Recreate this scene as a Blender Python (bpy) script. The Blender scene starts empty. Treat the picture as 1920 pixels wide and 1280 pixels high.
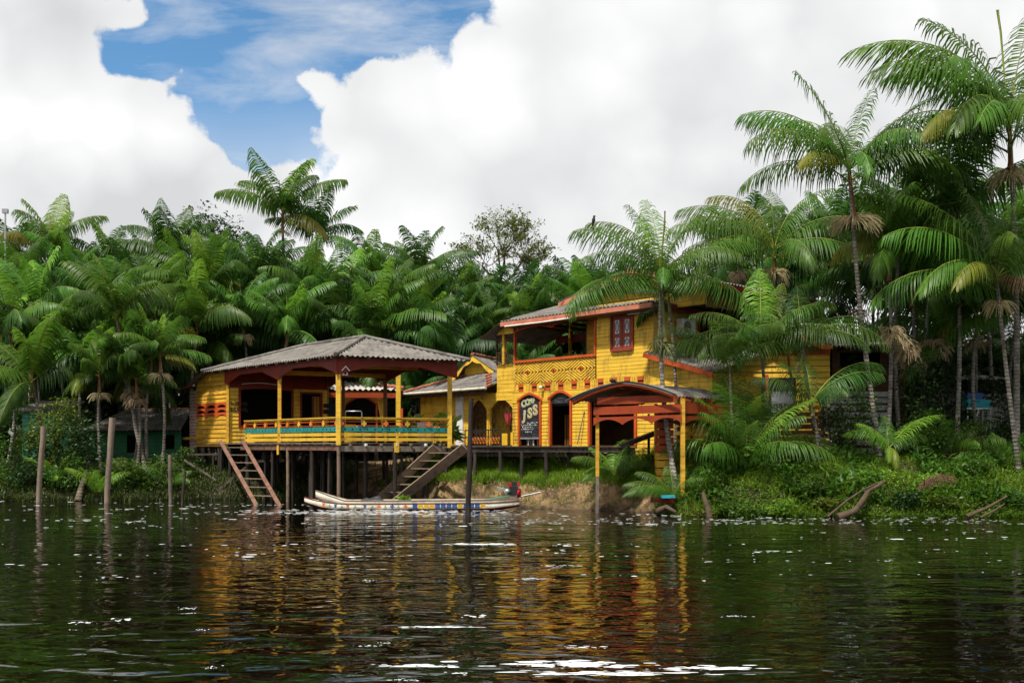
import bpy, math, random
import numpy as np
from mathutils import Vector, Matrix, Euler
from mathutils import noise as mnoise
rnd = random.Random(11)
sc = bpy.context.scene
COL = sc.collection
F, H0, VH, UC = 1867.0, 2.6, 835.0, 960.0
R = math.radians

def P(u, v, Y):
    """world point at depth Y seen along one direction of the survey photograph"""
    return Vector(((u-UC)/F*Y, Y, H0+(VH-v)/F*Y))
def XU(u, Y): return (u-UC)/F*Y
def ZV(v, Y): return H0+(VH-v)/F*Y

# ------------------------------------------------------------------ objects
def tag(o, label=None, cat=None, group=None, kind=None):
    if label: o['label'] = label
    if cat: o['category'] = cat
    if group: o['group'] = group
    if kind: o['kind'] = kind
    return o
def thing(name, label, cat, loc, group=None, rz=0.0):
    o = bpy.data.objects.new(name, None); COL.objects.link(o)
    o.empty_display_size = .2
    o.location = loc; o.rotation_euler = (0, 0, rz)
    return tag(o, label, cat, group)
def root_loc(o):
    v = Vector((0, 0, 0))
    while o is not None:
        v = v + Vector(o.location); o = o.parent
    return v

class Fr:
    """a vertical plane: origin, horizontal direction d, outward normal n"""
    def __init__(s, ox, oy, dx, dy, nx=None, ny=None):
        l = math.hypot(dx, dy); s.o = Vector((ox, oy, 0)); s.d = Vector((dx/l, dy/l, 0))
        if nx is None: nx, ny = dy/l, -dx/l
        l = math.hypot(nx, ny); s.n = Vector((nx/l, ny/l, 0))
    def p(s, t, z, n=0.0):
        v = s.o+s.d*t+s.n*n; return Vector((v.x, v.y, z))
    def t(s, u, n=0.0):
        k = (u-UC)/F; o = s.o+s.n*n
        return (k*o.y-o.x)/(s.d.x-k*s.d.y)
    def Y(s, u, n=0.0): return (s.o+s.n*n+s.d*s.t(u, n)).y
    def z(s, u, v, n=0.0): return ZV(v, s.Y(u, n))

class MB:
    def __init__(s): s.v = []; s.f = []; s.m = []; s.sm = []
    def add(s, vs, fs, mi=0, smooth=False):
        b = len(s.v); s.v += [tuple(x) for x in vs]
        for f in fs: s.f.append(tuple(b+i for i in f)); s.m.append(mi); s.sm.append(smooth)
    def quad(s, a, b, c, d, mi=0): s.add([a, b, c, d], [(0, 1, 2, 3)], mi)
    def poly(s, pts, mi=0): s.add(pts, [tuple(range(len(pts)))], mi)
    def box8(s, b, t, mi=0):
        s.add(list(b)+list(t), [(3, 2, 1, 0), (4, 5, 6, 7), (0, 1, 5, 4), (1, 2, 6, 5), (2, 3, 7, 6), (3, 0, 4, 7)], mi)
    def box(s, x0, x1, y0, y1, z0, z1, mi=0):
        s.box8([(x0, y0, z0), (x1, y0, z0), (x1, y1, z0), (x0, y1, z0)], [(x0, y0, z1), (x1, y0, z1), (x1, y1, z1), (x0, y1, z1)], mi)
    def fbox(s, fr, t0, t1, z0, z1, n0, n1, mi=0):
        s.box8([fr.p(t0, z0, n1), fr.p(t1, z0, n1), fr.p(t1, z0, n0), fr.p(t0, z0, n0)],
               [fr.p(t0, z1, n1), fr.p(t1, z1, n1), fr.p(t1, z1, n0), fr.p(t0, z1, n0)], mi)
    def bar(s, a, b, w, h, up=(0, 0, 1), mi=0):
        a, b = Vector(a), Vector(b); d = (b-a).normalized(); u = Vector(up)
        x = d.cross(u)
        if x.length < 1e-4: x = d.cross(Vector((1, 0, 0)))
        x.normalize(); y = x.cross(d)
        o = [(-1, -1), (1, -1), (1, 1), (-1, 1)]
        s.box8([a+x*(i*w/2)+y*(j*h/2) for i, j in o], [b+x*(i*w/2)+y*(j*h/2) for i, j in o], mi)
    def tube(s, pts, rad, seg=8, cap=True, mi=0, smooth=True):
        pts = [Vector(p) for p in pts]; n = len(pts)
        if not hasattr(rad, '__len__'): rad = [rad]*n
        vs = []; ref = Vector((0.31, .87, .1))
        for i, p in enumerate(pts):
            d = (pts[min(i+1, n-1)]-pts[max(i-1, 0)]).normalized()
            x = d.cross(ref)
            if x.length < .1: x = d.cross(Vector((1, 0, 0)))
            x.normalize(); y = x.cross(d)
            for k in range(seg):
                a = 2*math.pi*k/seg; vs.append(p+x*(math.cos(a)*rad[i])+y*(math.sin(a)*rad[i]))
        fs = [(i*seg+k, i*seg+(k+1) % seg, (i+1)*seg+(k+1) % seg, (i+1)*seg+k) for i in range(n-1) for k in range(seg)]
        s.add(vs, fs, mi, smooth)
        if cap:
            s.add(vs[:seg], [tuple(range(seg))], mi); s.add(vs[-seg:], [tuple(range(seg-1, -1, -1))], mi)
    def lathe(s, c, prof, seg=12, mi=0, axis=(0, 0, 1)):
        q = Vector((0, 0, 1)).rotation_difference(Vector(axis)); c = Vector(c)
        vs = []
        for r, z in prof:
            for k in range(seg):
                a = 2*math.pi*k/seg; vs.append(c+q @ Vector((r*math.cos(a), r*math.sin(a), z)))
        n = len(prof)
        s.add(vs, [(i*seg+k, i*seg+(k+1) % seg, (i+1)*seg+(k+1) % seg, (i+1)*seg+k) for i in range(n-1) for k in range(seg)], mi, True)
    def fprism(s, fr, pts, n0, n1, mi=0):
        """polygon of (t, z) in plane fr extruded between offsets n0 and n1"""
        k = len(pts)
        a = [fr.p(t, z, n1) for t, z in pts]; b = [fr.p(t, z, n0) for t, z in pts]
        s.add(a+b, [tuple(range(k)), tuple(range(2*k-1, k-1, -1))]+[(i, i+k, (i+1) % k+k, (i+1) % k) for i in range(k)], mi)
    def fband(s, fr, ts, lo, hi, n0, n1, mi=0):
        """strip between the curves lo(t) and hi(t), with thickness"""
        for a, b in zip(ts[:-1], ts[1:]):
            s.fprism(fr, [(a, lo(a)), (b, lo(b)), (b, hi(b)), (a, hi(a))], n0, n1, mi)
    def build(s, name, mats, parent=None, at=None):
        base = Vector((0, 0, 0)) if parent is None else root_loc(parent)
        if parent is None and at is not None: base = Vector(at)
        me = bpy.data.meshes.new(name)
        me.from_pydata([(x-base.x, y-base.y, z-base.z) for x, y, z in s.v], [], s.f)
        mats = list(mats) if isinstance(mats, (list, tuple)) else [mats]
        while s.m and len(mats) <= max(s.m): mats.append(M['gap'])
        for m in mats: me.materials.append(m)
        me.polygons.foreach_set('material_index', s.m)
        me.polygons.foreach_set('use_smooth', s.sm)
        me.update()
        o = bpy.data.objects.new(name, me); COL.objects.link(o)
        if parent is not None: o.parent = parent
        elif at is not None: o.location = base
        return o

def np_mesh(name, V, faces4, mats, mi=None, smooth=False, tris=None):
    """mesh straight from arrays: V (n,3), faces4 (m,4), tris (k,3)"""
    V = np.asarray(V, dtype=np.float32); Q = np.asarray(faces4, dtype=np.int32).reshape(-1, 4)
    T = np.zeros((0, 3), np.int32) if tris is None else np.asarray(tris, dtype=np.int32).reshape(-1, 3)
    me = bpy.data.meshes.new(name)
    me.vertices.add(len(V)); me.vertices.foreach_set('co', V.ravel())
    me.loops.add(Q.size+T.size); me.loops.foreach_set('vertex_index', np.concatenate([Q.ravel(), T.ravel()]))
    me.polygons.add(len(Q)+len(T))
    st = np.concatenate([np.arange(len(Q))*4, Q.size+np.arange(len(T))*3]).astype(np.int32)
    tot = np.concatenate([np.full(len(Q), 4), np.full(len(T), 3)]).astype(np.int32)
    me.polygons.foreach_set('loop_start', st); me.polygons.foreach_set('loop_total', tot)
    for m in mats: me.materials.append(m)
    if mi is not None: me.polygons.foreach_set('material_index', np.asarray(mi, np.int32))
    if smooth: me.polygons.foreach_set('use_smooth', np.ones(len(Q)+len(T), bool))
    me.update(calc_edges=True); me.validate()
    return me

def link(name, me, parent=None, loc=(0, 0, 0)):
    o = bpy.data.objects.new(name, me); COL.objects.link(o)
    o.parent = parent; o.location = loc
    return o

# ------------------------------------------------------------------ materials
class N:
    def __init__(s, mat):
        mat.use_nodes = True; s.t = mat.node_tree; s.t.nodes.clear()
    def n(s, typ, **kw):
        nd = s.t.nodes.new(typ)
        for k, v in kw.items():
            if k.startswith('i_'): nd.inputs[k[2:].replace('_', ' ')].default_value = v
            else: setattr(nd, k, v)
        return nd
    def l(s, a, b): s.t.links.new(a, b)
    def math(s, op, a, b=0.0, c=0.0, clamp=False):
        nd = s.t.nodes.new('ShaderNodeMath'); nd.operation = op; nd.use_clamp = clamp
        for i, x in enumerate((a, b, c)):
            if isinstance(x, (int, float)): nd.inputs[i].default_value = x
            else: s.l(x, nd.inputs[i])
        return nd.outputs[0]
    def ramp(s, fac, stops, interp='LINEAR'):
        nd = s.t.nodes.new('ShaderNodeValToRGB'); cr = nd.color_ramp; cr.interpolation = interp
        while len(cr.elements) < len(stops): cr.elements.new(.5)
        for e, (p, c) in zip(cr.elements, stops):
            e.position = p; e.color = (c[0], c[1], c[2], 1) if hasattr(c, '__len__') else (c, c, c, 1)
        s.l(fac, nd.inputs[0]); return nd.outputs[0]
    def mix(s, fac, a, b, blend='MIX'):
        nd = s.t.nodes.new('ShaderNodeMix'); nd.data_type = 'RGBA'; nd.blend_type = blend
        for sock, x in ((nd.inputs[0], fac), (nd.inputs[6], a), (nd.inputs[7], b)):
            if isinstance(x, (int, float)): sock.default_value = x
            elif isinstance(x, (tuple, list)): sock.default_value = (x[0], x[1], x[2], 1)
            else: s.l(x, sock)
        return nd.outputs[2]

def mul(c, k): return tuple(min(1, x*k) for x in c)

def surf(name, col, rough=.7, var=.3, scale=1.5, stretch=(1, 1, 1), bump=.15, bscale=25, dirt=None, damt=.5, dscale=2.5, dstretch=(1, 1, 1), rand=.0, spec=.3, metal=0.0):
    m = bpy.data.materials.new(name); k = N(m)
    tc = k.n('ShaderNodeTexCoord'); mp = k.n('ShaderNodeMapping'); mp.inputs['Scale'].default_value = stretch
    k.l(tc.outputs['Object'], mp.inputs[0])
    n1 = k.n('ShaderNodeTexNoise', i_Scale=scale, i_Detail=7.0, i_Roughness=.62); k.l(mp.outputs[0], n1.inputs[0])
    c = k.ramp(n1.outputs[0], [(.3, mul(col, 1-var)), (.5, col), (.7, mul(col, 1+var*.6))])
    if dirt is not None:
        mp2 = k.n('ShaderNodeMapping'); mp2.inputs['Scale'].default_value = dstretch; k.l(tc.outputs['Object'], mp2.inputs[0])
        n2 = k.n('ShaderNodeTexNoise', i_Scale=dscale, i_Detail=9.0, i_Roughness=.68); k.l(mp2.outputs[0], n2.inputs[0])
        f = k.ramp(n2.outputs[0], [(.5, 0.0), (.68, damt)])
        c = k.mix(f, c, dirt)
    if rand:
        oi = k.n('ShaderNodeObjectInfo')
        hs = k.n('ShaderNodeHueSaturation')
        k.l(k.math('MULTIPLY_ADD', oi.outputs['Random'], rand*2, 1-rand), hs.inputs['Value'])
        k.l(k.math('MULTIPLY_ADD', oi.outputs['Random'], rand*.12, .5-rand*.06), hs.inputs['Hue'])
        k.l(c, hs.inputs['Color']); c = hs.outputs[0]
    b = k.n('ShaderNodeBsdfPrincipled', i_Roughness=rough, i_Metallic=metal)
    b.inputs['Specular IOR Level'].default_value = spec
    k.l(c, b.inputs['Base Color'])
    if bump:
        n3 = k.n('ShaderNodeTexNoise', i_Scale=bscale, i_Detail=4.0); k.l(mp.outputs[0], n3.inputs[0])
        bp = k.n('ShaderNodeBump', i_Strength=bump, i_Distance=.02); k.l(n3.outputs[0], bp.inputs['Height']); k.l(bp.outputs[0], b.inputs['Normal'])
    o = k.n('ShaderNodeOutputMaterial'); k.l(b.outputs[0], o.inputs[0])
    return m

def leafmat(name, c1, c2, c3, rough=.45, trans=.32, nscale=1.2, rand=.22, spec=.26):
    m = bpy.data.materials.new(name); k = N(m)
    tc = k.n('ShaderNodeTexCoord'); oi = k.n('ShaderNodeObjectInfo')
    n1 = k.n('ShaderNodeTexNoise', i_Scale=nscale, i_Detail=5.0, i_Roughness=.7)
    va = k.n('ShaderNodeVectorMath'); va.operation = 'ADD'
    k.l(tc.outputs['Object'], va.inputs[0]); k.l(k.math('MULTIPLY', oi.outputs['Random'], 37.0), va.inputs[1])
    k.l(va.outputs[0], n1.inputs[0])
    c = k.ramp(n1.outputs[0], [(.28, c1), (.52, c2), (.75, c3)])
    hs = k.n('ShaderNodeHueSaturation')
    k.l(k.math('MULTIPLY_ADD', oi.outputs['Random'], rand*2, 1-rand), hs.inputs['Value'])
    k.l(k.math('MULTIPLY_ADD', oi.outputs['Random'], .040, .455), hs.inputs['Hue'])
    k.l(c, hs.inputs['Color'])
    b = k.n('ShaderNodeBsdfPrincipled', i_Roughness=rough); b.inputs['Specular IOR Level'].default_value = spec
    k.l(hs.outputs[0], b.inputs['Base Color'])
    tr = k.n('ShaderNodeBsdfTranslucent'); k.l(k.mix(.5, hs.outputs[0], mul(c3, 1.6)), tr.inputs[0])
    mx = k.n('ShaderNodeMixShader'); mx.inputs[0].default_value = trans
    k.l(b.outputs[0], mx.inputs[1]); k.l(tr.outputs[0], mx.inputs[2])
    o = k.n('ShaderNodeOutputMaterial'); k.l(mx.outputs[0], o.inputs[0])
    return m

DIRT = (.11, .07, .03)
M = {}
M['yellow'] = surf('yellow_board_paint', (.78, .48, .045), .6, .3, 1.4, (.4, .4, 5.5), .2, 22, dirt=(.34, .19, .05), damt=.9, dscale=2.1, dstretch=(1.8, 1.8, .45))
M['yellow_old'] = surf('weathered_yellow_paint', (.64, .35, .03), .7, .4, 1.4, (.4, .4, 5.0), .3, 20, dirt=(.22, .11, .035), damt=.8, dscale=2.2, dstretch=(.8, .8, 3))
M['orange'] = surf('orange_trim_paint', (.55, .088, .018), .55, .22, 2, (1, 1, 1), .15, 20, dirt=(.2, .05, .02), damt=.4)
M['pinkish'] = surf('faded_salmon_trim_paint', (.55, .19, .11), .65, .25, 2, (1, 1, 1), .2, 20, dirt=(.2, .1, .07), damt=.5)
M['red'] = surf('dark_red_beam_paint', (.20, .022, .010), .55, .25, 2, (1, 1, 1), .15, 20, dirt=(.09, .02, .012), damt=.5)
M['shelter_red'] = surf('brick_orange_beam_paint', (.34, .05, .012), .55, .25, 2, (1, 1, 1), .12, 20, dirt=(.14, .03, .01), damt=.4)
M['teal'] = surf('teal_rail_paint', (.02, .26, .24), .55, .2, 2, dirt=(.04, .1, .09), damt=.5)
M['white'] = surf('white_paint', (.78, .78, .76), .5, .1, 2, dirt=(.3, .28, .24), damt=.4)
M['roof'] = surf('weathered_fibre_cement', (.17, .155, .14), .85, .5, 1.3, (1, 1, 1), .35, 18, dirt=(.05, .043, .036), damt=.85, dscale=2.4)
M['roof_pale'] = surf('pale_corrugated_roof', (.42, .39, .36), .8, .3, 1.1, (1, 1, 1), .25, 18, dirt=(.32, .11, .08), damt=.6, dscale=1.2)
M['tile'] = surf('terracotta_tile', (.34, .12, .07), .8, .4, 3, (1, 1, 1), .25, 18, dirt=(.06, .04, .03), damt=.6, dscale=4)
M['darkwood'] = surf('dark_wet_timber', (.035, .026, .02), .75, .5, 3, (1, 1, .3), .5, 30, dirt=(.10, .085, .07), damt=.6, dscale=4, dstretch=(1, 1, .25), rand=.3)
M['greywood'] = surf('grey_weathered_timber', (.17, .135, .11), .85, .5, 3, (1, 1, .35), .5, 30, dirt=(.05, .035, .025), damt=.7, dscale=3, rand=.25)
M['stairwood'] = surf('brown_weathered_timber', (.23, .165, .115), .85, .5, 3, (1, 1, 1), .5, 30, dirt=(.05, .035, .025), damt=.7, dscale=3, rand=.1)
M['pinkwood'] = surf('worn_pink_painted_timber', (.19, .095, .065), .85, .5, 3, (1, 1, 1), .5, 30, dirt=(.11, .075, .05), damt=1., dscale=1.6)
M['brownwood'] = surf('varnished_brown_timber', (.16, .075, .02), .6, .35, 3, (1, 1, .3), .2, 25, dirt=(.05, .02, .01), damt=.5)
M['black'] = surf('black_and_interior_shade', (.012, .011, .01), .8, .2, 2, bump=0)  # near-black; on linings and openings it stands in for interior shade
M['blackboard'] = surf('blackboard_paint', (.022, .023, .026), .6, .4, 3, (1, 1, 4), .1, 20, dirt=(.12, .125, .13), damt=.6, dscale=3, dstretch=(1, 1, 4))
M['chalk'] = surf('chalk_white', (.62, .63, .62), .8, .3, 12, bump=0)
M['letter'] = surf('mustard_letter_paint', (.56, .40, .03), .7, .2, 5, bump=0)
M['lettergreen'] = surf('pale_green_letter_paint', (.42, .45, .14), .7, .2, 5, bump=0)
M['ink'] = surf('black_lettering', (.02, .016, .012), .7, .2, 5, bump=0)
M['iron'] = surf('rusty_wrought_iron', (.07, .035, .018), .6, .4, 5, bump=.1)
M['blackmetal'] = surf('black_painted_metal', (.02, .025, .025), .45, .3, 4, bump=.05)
M['steel'] = surf('galvanised_steel', (.42, .43, .44), .35, .2, 4, bump=.05, metal=.7)
M['greyslat'] = surf('grey_slats', (.24, .25, .26), .6, .3, 2, (1, 1, 3), .1, 20, dirt=(.08, .07, .06), damt=.6)
M['greywall'] = surf('dull_grey_render', (.33, .33, .31), .8, .3, 1, bump=.2, dirt=(.12, .12, .1), damt=.6)
M['brownslat'] = surf('red_brown_slats', (.10, .042, .016), .7, .4, 2, (1, 1, 3), .2, 20, dirt=(.03, .015, .01), damt=.5)
M['green_wall'] = surf('emerald_board_paint', (.012, .11, .04), .65, .3, 1.5, (1, 1, 2), .2, 20, dirt=(.01, .05, .025), damt=.5)  # green set darker, with the shade it stands in put into the colour
M['mint_wall'] = surf('mint_board_paint', (.06, .34, .21), .65, .25, 1.5, (1, 1, 2), .2, 20, dirt=(.04, .2, .12), damt=.5)
M['gap'] = surf('dark_gap_between_boards', (.05, .026, .008), .9, .2, 2, bump=0)
M['tarp'] = surf('dark_grey_tarpaulin', (.035, .037, .043), .45, .4, 3, bump=.4, bscale=12)
M['hull'] = surf('cream_boat_paint', (.62, .58, .47), .5, .2, 2, bump=.1, dirt=(.22, .17, .1), damt=.6, dscale=3)
M['hullred'] = surf('maroon_boat_paint', (.14, .012, .012), .45, .3, 2, bump=.1, dirt=(.04, .01, .01), damt=.6)
M['blue'] = surf('blue_paint', (.03, .10, .32), .5, .2, 3, bump=0)
M['bpaint_or'] = surf('orange_motif_paint', (.72, .20, .03), .5, .2, 3, bump=0)
M['bpaint_yl'] = surf('yellow_motif_paint', (.78, .46, .03), .5, .2, 3, bump=0)
M['bpaint_gr'] = surf('green_motif_paint', (.10, .24, .10), .5, .2, 3, bump=0)
M['turq'] = surf('turquoise_plastic', (.02, .34, .38), .4, .15, 2, bump=0)
M['greenpole'] = surf('green_painted_pole', (.03, .22, .13), .5, .2, 2, bump=.05)
M['redplastic'] = surf('red_plastic', (.45, .012, .03), .35, .2, 2, bump=0)
M['whiteplastic'] = surf('white_plastic', (.82, .82, .8), .35, .05, 2, bump=0)
M['umb'] = surf('pink_red_umbrella_cloth', (.48, .05, .08), .8, .4, 6, bump=.1, dirt=(.6, .2, .05), damt=.5, dscale=5)
M['glass'] = surf('frosted_window_glass', (.55, .57, .60), .2, .1, 3, bump=0, spec=.6)
M['windowwood'] = surf('carved_red_wood', (.27, .05, .025), .6, .45, 14, bump=.6, bscale=40)
M['bird'] = surf('black_feathers', (.012, .012, .013), .6, .2, 5, bump=0)
M['drywood'] = surf('driftwood', (.085, .058, .036), .9, .5, 3, bump=.6, bscale=20, dirt=(.04, .03, .02), damt=.7)
M['mint_pale'] = surf('pale_barrel_plastic', (.6, .6, .56), .5, .15, 2, bump=0)

def brick_mat():
    m = bpy.data.materials.new('rough_brick'); k = N(m)
    tc = k.n('ShaderNodeTexCoord'); sp = k.n('ShaderNodeSeparateXYZ'); k.l(tc.outputs['Object'], sp.inputs[0]); mp = k.n('ShaderNodeCombineXYZ')
    k.l(k.math('SUBTRACT', sp.outputs[1], sp.outputs[0]), mp.inputs[0]); k.l(sp.outputs[2], mp.inputs[1])
    b = k.n('ShaderNodeTexBrick', i_Scale=1.0); b.inputs['Color1'].default_value = (.42, .13, .06, 1); b.inputs['Color2'].default_value = (.30, .10, .055, 1)
    b.inputs['Mortar'].default_value = (.42, .40, .37, 1); b.inputs['Mortar Size'].default_value = .03; b.inputs['Brick Width'].default_value = .36; b.inputs['Row Height'].default_value = .17
    k.l(mp.outputs[0], b.inputs[0])
    n1 = k.n('ShaderNodeTexNoise', i_Scale=3.0, i_Detail=6.0); k.l(tc.outputs['Object'], n1.inputs[0])
    c = k.mix(k.ramp(n1.outputs[0], [(.45, 0.), (.65, .6)]), b.outputs[0], (.45, .40, .36))
    p = k.n('ShaderNodeBsdfPrincipled', i_Roughness=.9); k.l(c, p.inputs['Base Color'])
    o = k.n('ShaderNodeOutputMaterial'); k.l(p.outputs[0], o.inputs[0]); return m
M['brick'] = brick_mat()

def trunk_mat(name, c1, c2, c3):
    m = bpy.data.materials.new(name); k = N(m)
    ge = k.n('ShaderNodeNewGeometry'); oi = k.n('ShaderNodeObjectInfo')
    sx = k.n('ShaderNodeSeparateXYZ'); k.l(ge.outputs['Position'], sx.inputs[0])
    nz = k.n('ShaderNodeTexNoise', i_Scale=2.5, i_Detail=6.0, i_Roughness=.7); k.l(ge.outputs['Position'], nz.inputs[0])
    n2 = k.n('ShaderNodeTexNoise', i_Scale=9.0, i_Detail=5.0, i_Roughness=.7); k.l(ge.outputs['Position'], n2.inputs[0])
    ring = k.math('SINE', k.math('MULTIPLY_ADD', sx.outputs[2], 42.0, k.math('MULTIPLY', nz.outputs[0], 9.0)))
    c = k.ramp(nz.outputs[0], [(.3, c1), (.5, c2), (.72, c3)])
    c = k.mix(k.math('MULTIPLY', k.math('GREATER_THAN', ring, .72), .55), c, mul(c1, .45))
    c = k.mix(k.ramp(n2.outputs[0], [(.52, 0.), (.66, .75)]), c, mul(c1, .4))
    hs = k.n('ShaderNodeHueSaturation'); k.l(k.math('MULTIPLY_ADD', oi.outputs['Random'], .7, .6), hs.inputs['Value']); k.l(c, hs.inputs['Color'])
    p = k.n('ShaderNodeBsdfPrincipled', i_Roughness=.85); k.l(hs.outputs[0], p.inputs['Base Color'])
    bp = k.n('ShaderNodeBump', i_Strength=.4, i_Distance=.02); k.l(ring, bp.inputs['Height']); k.l(bp.outputs[0], p.inputs['Normal'])
    o = k.n('ShaderNodeOutputMaterial'); k.l(p.outputs[0], o.inputs[0]); return m
M['trunk'] = trunk_mat('palm_trunk_bark', (.10, .085, .065), (.22, .195, .165), (.42, .39, .35))
M['trunk_dark'] = trunk_mat('dark_brown_bark', (.05, .036, .022), (.10, .072, .045), (.17, .14, .10))  # dark brown bark for shrub stems, stump and back trees

M['frond'] = leafmat('palm_leaf_green', (0.025, 0.084, 0.010), (0.049, 0.155, 0.017), (0.088, 0.218, 0.024), trans=.33)
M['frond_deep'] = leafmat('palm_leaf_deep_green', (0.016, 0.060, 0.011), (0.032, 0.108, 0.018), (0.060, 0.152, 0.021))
M['frond_shade'] = leafmat('palm_leaf_painted_shade', (0.007, 0.030, 0.007), (0.015, 0.053, 0.011), (0.027, 0.075, 0.013))  # darker leaf copy with deep-forest shade put into its colour
M['frond_bright'] = leafmat('young_palm_leaf', (0.068, 0.200, 0.018), (0.120, 0.304, 0.028), (0.184, 0.368, 0.036), trans=.38)
M['frond_old'] = leafmat('ageing_palm_leaf', (.07, .13, .015), (.13, .18, .02), (.22, .20, .03), nscale=.8)
M['frond_dead'] = leafmat('dead_palm_leaf', (.07, .040, .018), (.12, .070, .035), (.19, .12, .065), trans=.1, rough=.8)
M['rachis'] = surf('palm_midrib', (.20, .24, .035), .5, .3, 2, bump=0, rand=.25)
M['rachis_dead'] = surf('dead_palm_midrib', (.19, .10, .05), .7, .3, 2, bump=0)
M['shaft'] = surf('green_crownshaft', (.10, .115, .025), .5, .5, 2.2, (1, 1, .5), .1, 10, dirt=(.18, .07, .025), damt=.85, dscale=1.5)
M['shaft_orange'] = surf('orange_brown_crownshaft', (.22, .085, .025), .55, .5, 2.2, (1, 1, .5), .1, 10, dirt=(.10, .10, .03), damt=.8, dscale=1.5)
M['broom'] = surf('dry_fruit_stalks', (.52, .40, .23), .85, .4, 2, bump=0, rand=.3)
M['berry'] = surf('green_fruit_stalks', (.14, .16, .06), .8, .4, 3, bump=0)
M['leaf'] = leafmat('broad_leaf_green', (.018, .065, .010), (.040, .125, .016), (.085, .19, .022), nscale=1.6)
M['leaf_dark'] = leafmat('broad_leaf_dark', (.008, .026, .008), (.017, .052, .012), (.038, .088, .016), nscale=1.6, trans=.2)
M['leaf_olive'] = leafmat('broad_leaf_olive', (.045, .080, .012), (.085, .14, .018), (.15, .20, .03), nscale=1.2)
M['leaf_bright'] = leafmat('broad_leaf_fresh', (.07, .21, .02), (.12, .30, .03), (.20, .38, .05), nscale=1.6)
M['grass'] = leafmat('bank_grass', (.06, .135, .010), (.115, .24, .016), (.19, .34, .024), nscale=.9, rand=0, trans=.35)
M['cover'] = leafmat('bank_ground_cover', (.040, .115, .012), (.085, .205, .020), (.17, .32, .028), nscale=.8, rand=0)
M['cover_dark'] = leafmat('shaded_ground_cover', (.016, .040, .008), (.032, .075, .012), (.075, .13, .016), nscale=.8, rand=0, trans=.15)

def ground_mat():
    m = bpy.data.materials.new('river_bank_soil'); k = N(m)
    ge = k.n('ShaderNodeNewGeometry'); nz = k.n('ShaderNodeTexNoise', i_Scale=1.3, i_Detail=9.0, i_Roughness=.7); k.l(ge.outputs['Position'], nz.inputs[0])
    c = k.ramp(nz.outputs[0], [(.36, (.05, .03, .016)), (.46, (.20, .125, .06)), (.55, (.44, .28, .13)), (.7, (.55, .36, .18))])
    n2 = k.n('ShaderNodeTexNoise', i_Scale=6.0, i_Detail=8.0, i_Roughness=.75); k.l(ge.outputs['Position'], n2.inputs[0])
    p = k.n('ShaderNodeBsdfPrincipled', i_Roughness=.9)
    sx = k.n('ShaderNodeSeparateXYZ'); k.l(ge.outputs['Position'], sx.inputs[0])
    md = k.n('ShaderNodeMapRange'); md.inputs['From Min'].default_value = 5.4; md.inputs['From Max'].default_value = 7.0; k.l(sx.outputs[0], md.inputs[0])
    ml = k.n('ShaderNodeMapRange'); ml.inputs['From Min'].default_value = -6.5; ml.inputs['From Max'].default_value = -9.; k.l(sx.outputs[0], ml.inputs[0])  # soil darkened on the left to paint the shade under the pavilion
    c = k.mix(k.math('MAXIMUM', md.outputs[0], ml.outputs[0]), c, k.ramp(nz.outputs[0], [(.35, (.018, .012, .006)), (.6, (.06, .038, .018)), (.75, (.12, .075, .035))]))
    wet = k.ramp(sx.outputs[2], [(.0, .35), (.35, 1.)])
    c = k.mix(1.0, c, wet, 'MULTIPLY')
    k.l(c, p.inputs['Base Color'])
    bp = k.n('ShaderNodeBump', i_Strength=1.0, i_Distance=.25); k.l(n2.outputs[0], bp.inputs['Height']); k.l(bp.outputs[0], p.inputs['Normal'])
    o = k.n('ShaderNodeOutputMaterial'); k.l(p.outputs[0], o.inputs[0]); return m
M['soil'] = ground_mat()

def water_mat():
    m = bpy.data.materials.new('dark_river_water'); k = N(m)
    ge = k.n('ShaderNodeNewGeometry')
    def nz(sx, sy, scale, det, rough=.55, dist=.0):
        mp = k.n('ShaderNodeMapping'); mp.inputs['Scale'].default_value = (sx, sy, 1); k.l(ge.outputs['Position'], mp.inputs[0])
        n = k.n('ShaderNodeTexNoise', i_Scale=scale, i_Detail=det, i_Roughness=rough, i_Distortion=dist); k.l(mp.outputs[0], n.inputs[0]); return n.outputs[0]
    h = k.math('ADD', k.math('MULTIPLY', nz(.5, 1.0, .6, 1., .4, .8), WAVE[0]), k.math('MULTIPLY', nz(.5, 1.0, 1.9, 1., .4, .9), WAVE[1]))
    h = k.math('ADD', h, k.math('MULTIPLY', nz(.6, 1.0, 6.0, 1., .4, .5), WAVE[2]))
    bp = k.n('ShaderNodeBump', i_Strength=1.0, i_Distance=1.0); k.l(h, bp.inputs['Height'])
    p = k.n('ShaderNodeBsdfPrincipled', i_Roughness=.0, i_IOR=1.33)
    p.inputs['Base Color'].default_value = (.003, .002, .0008, 1)
    k.l(bp.outputs[0], p.inputs['Normal'])
    o = k.n('ShaderNodeOutputMaterial'); k.l(p.outputs[0], o.inputs[0]); return m
WAVE = (.050, .028, .0045)
M['water'] = water_mat()
M['foam_and_glint'] = surf('river_foam_and_glint', (.66, .68, .70), .6, .12, 6, bump=.2)

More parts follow.
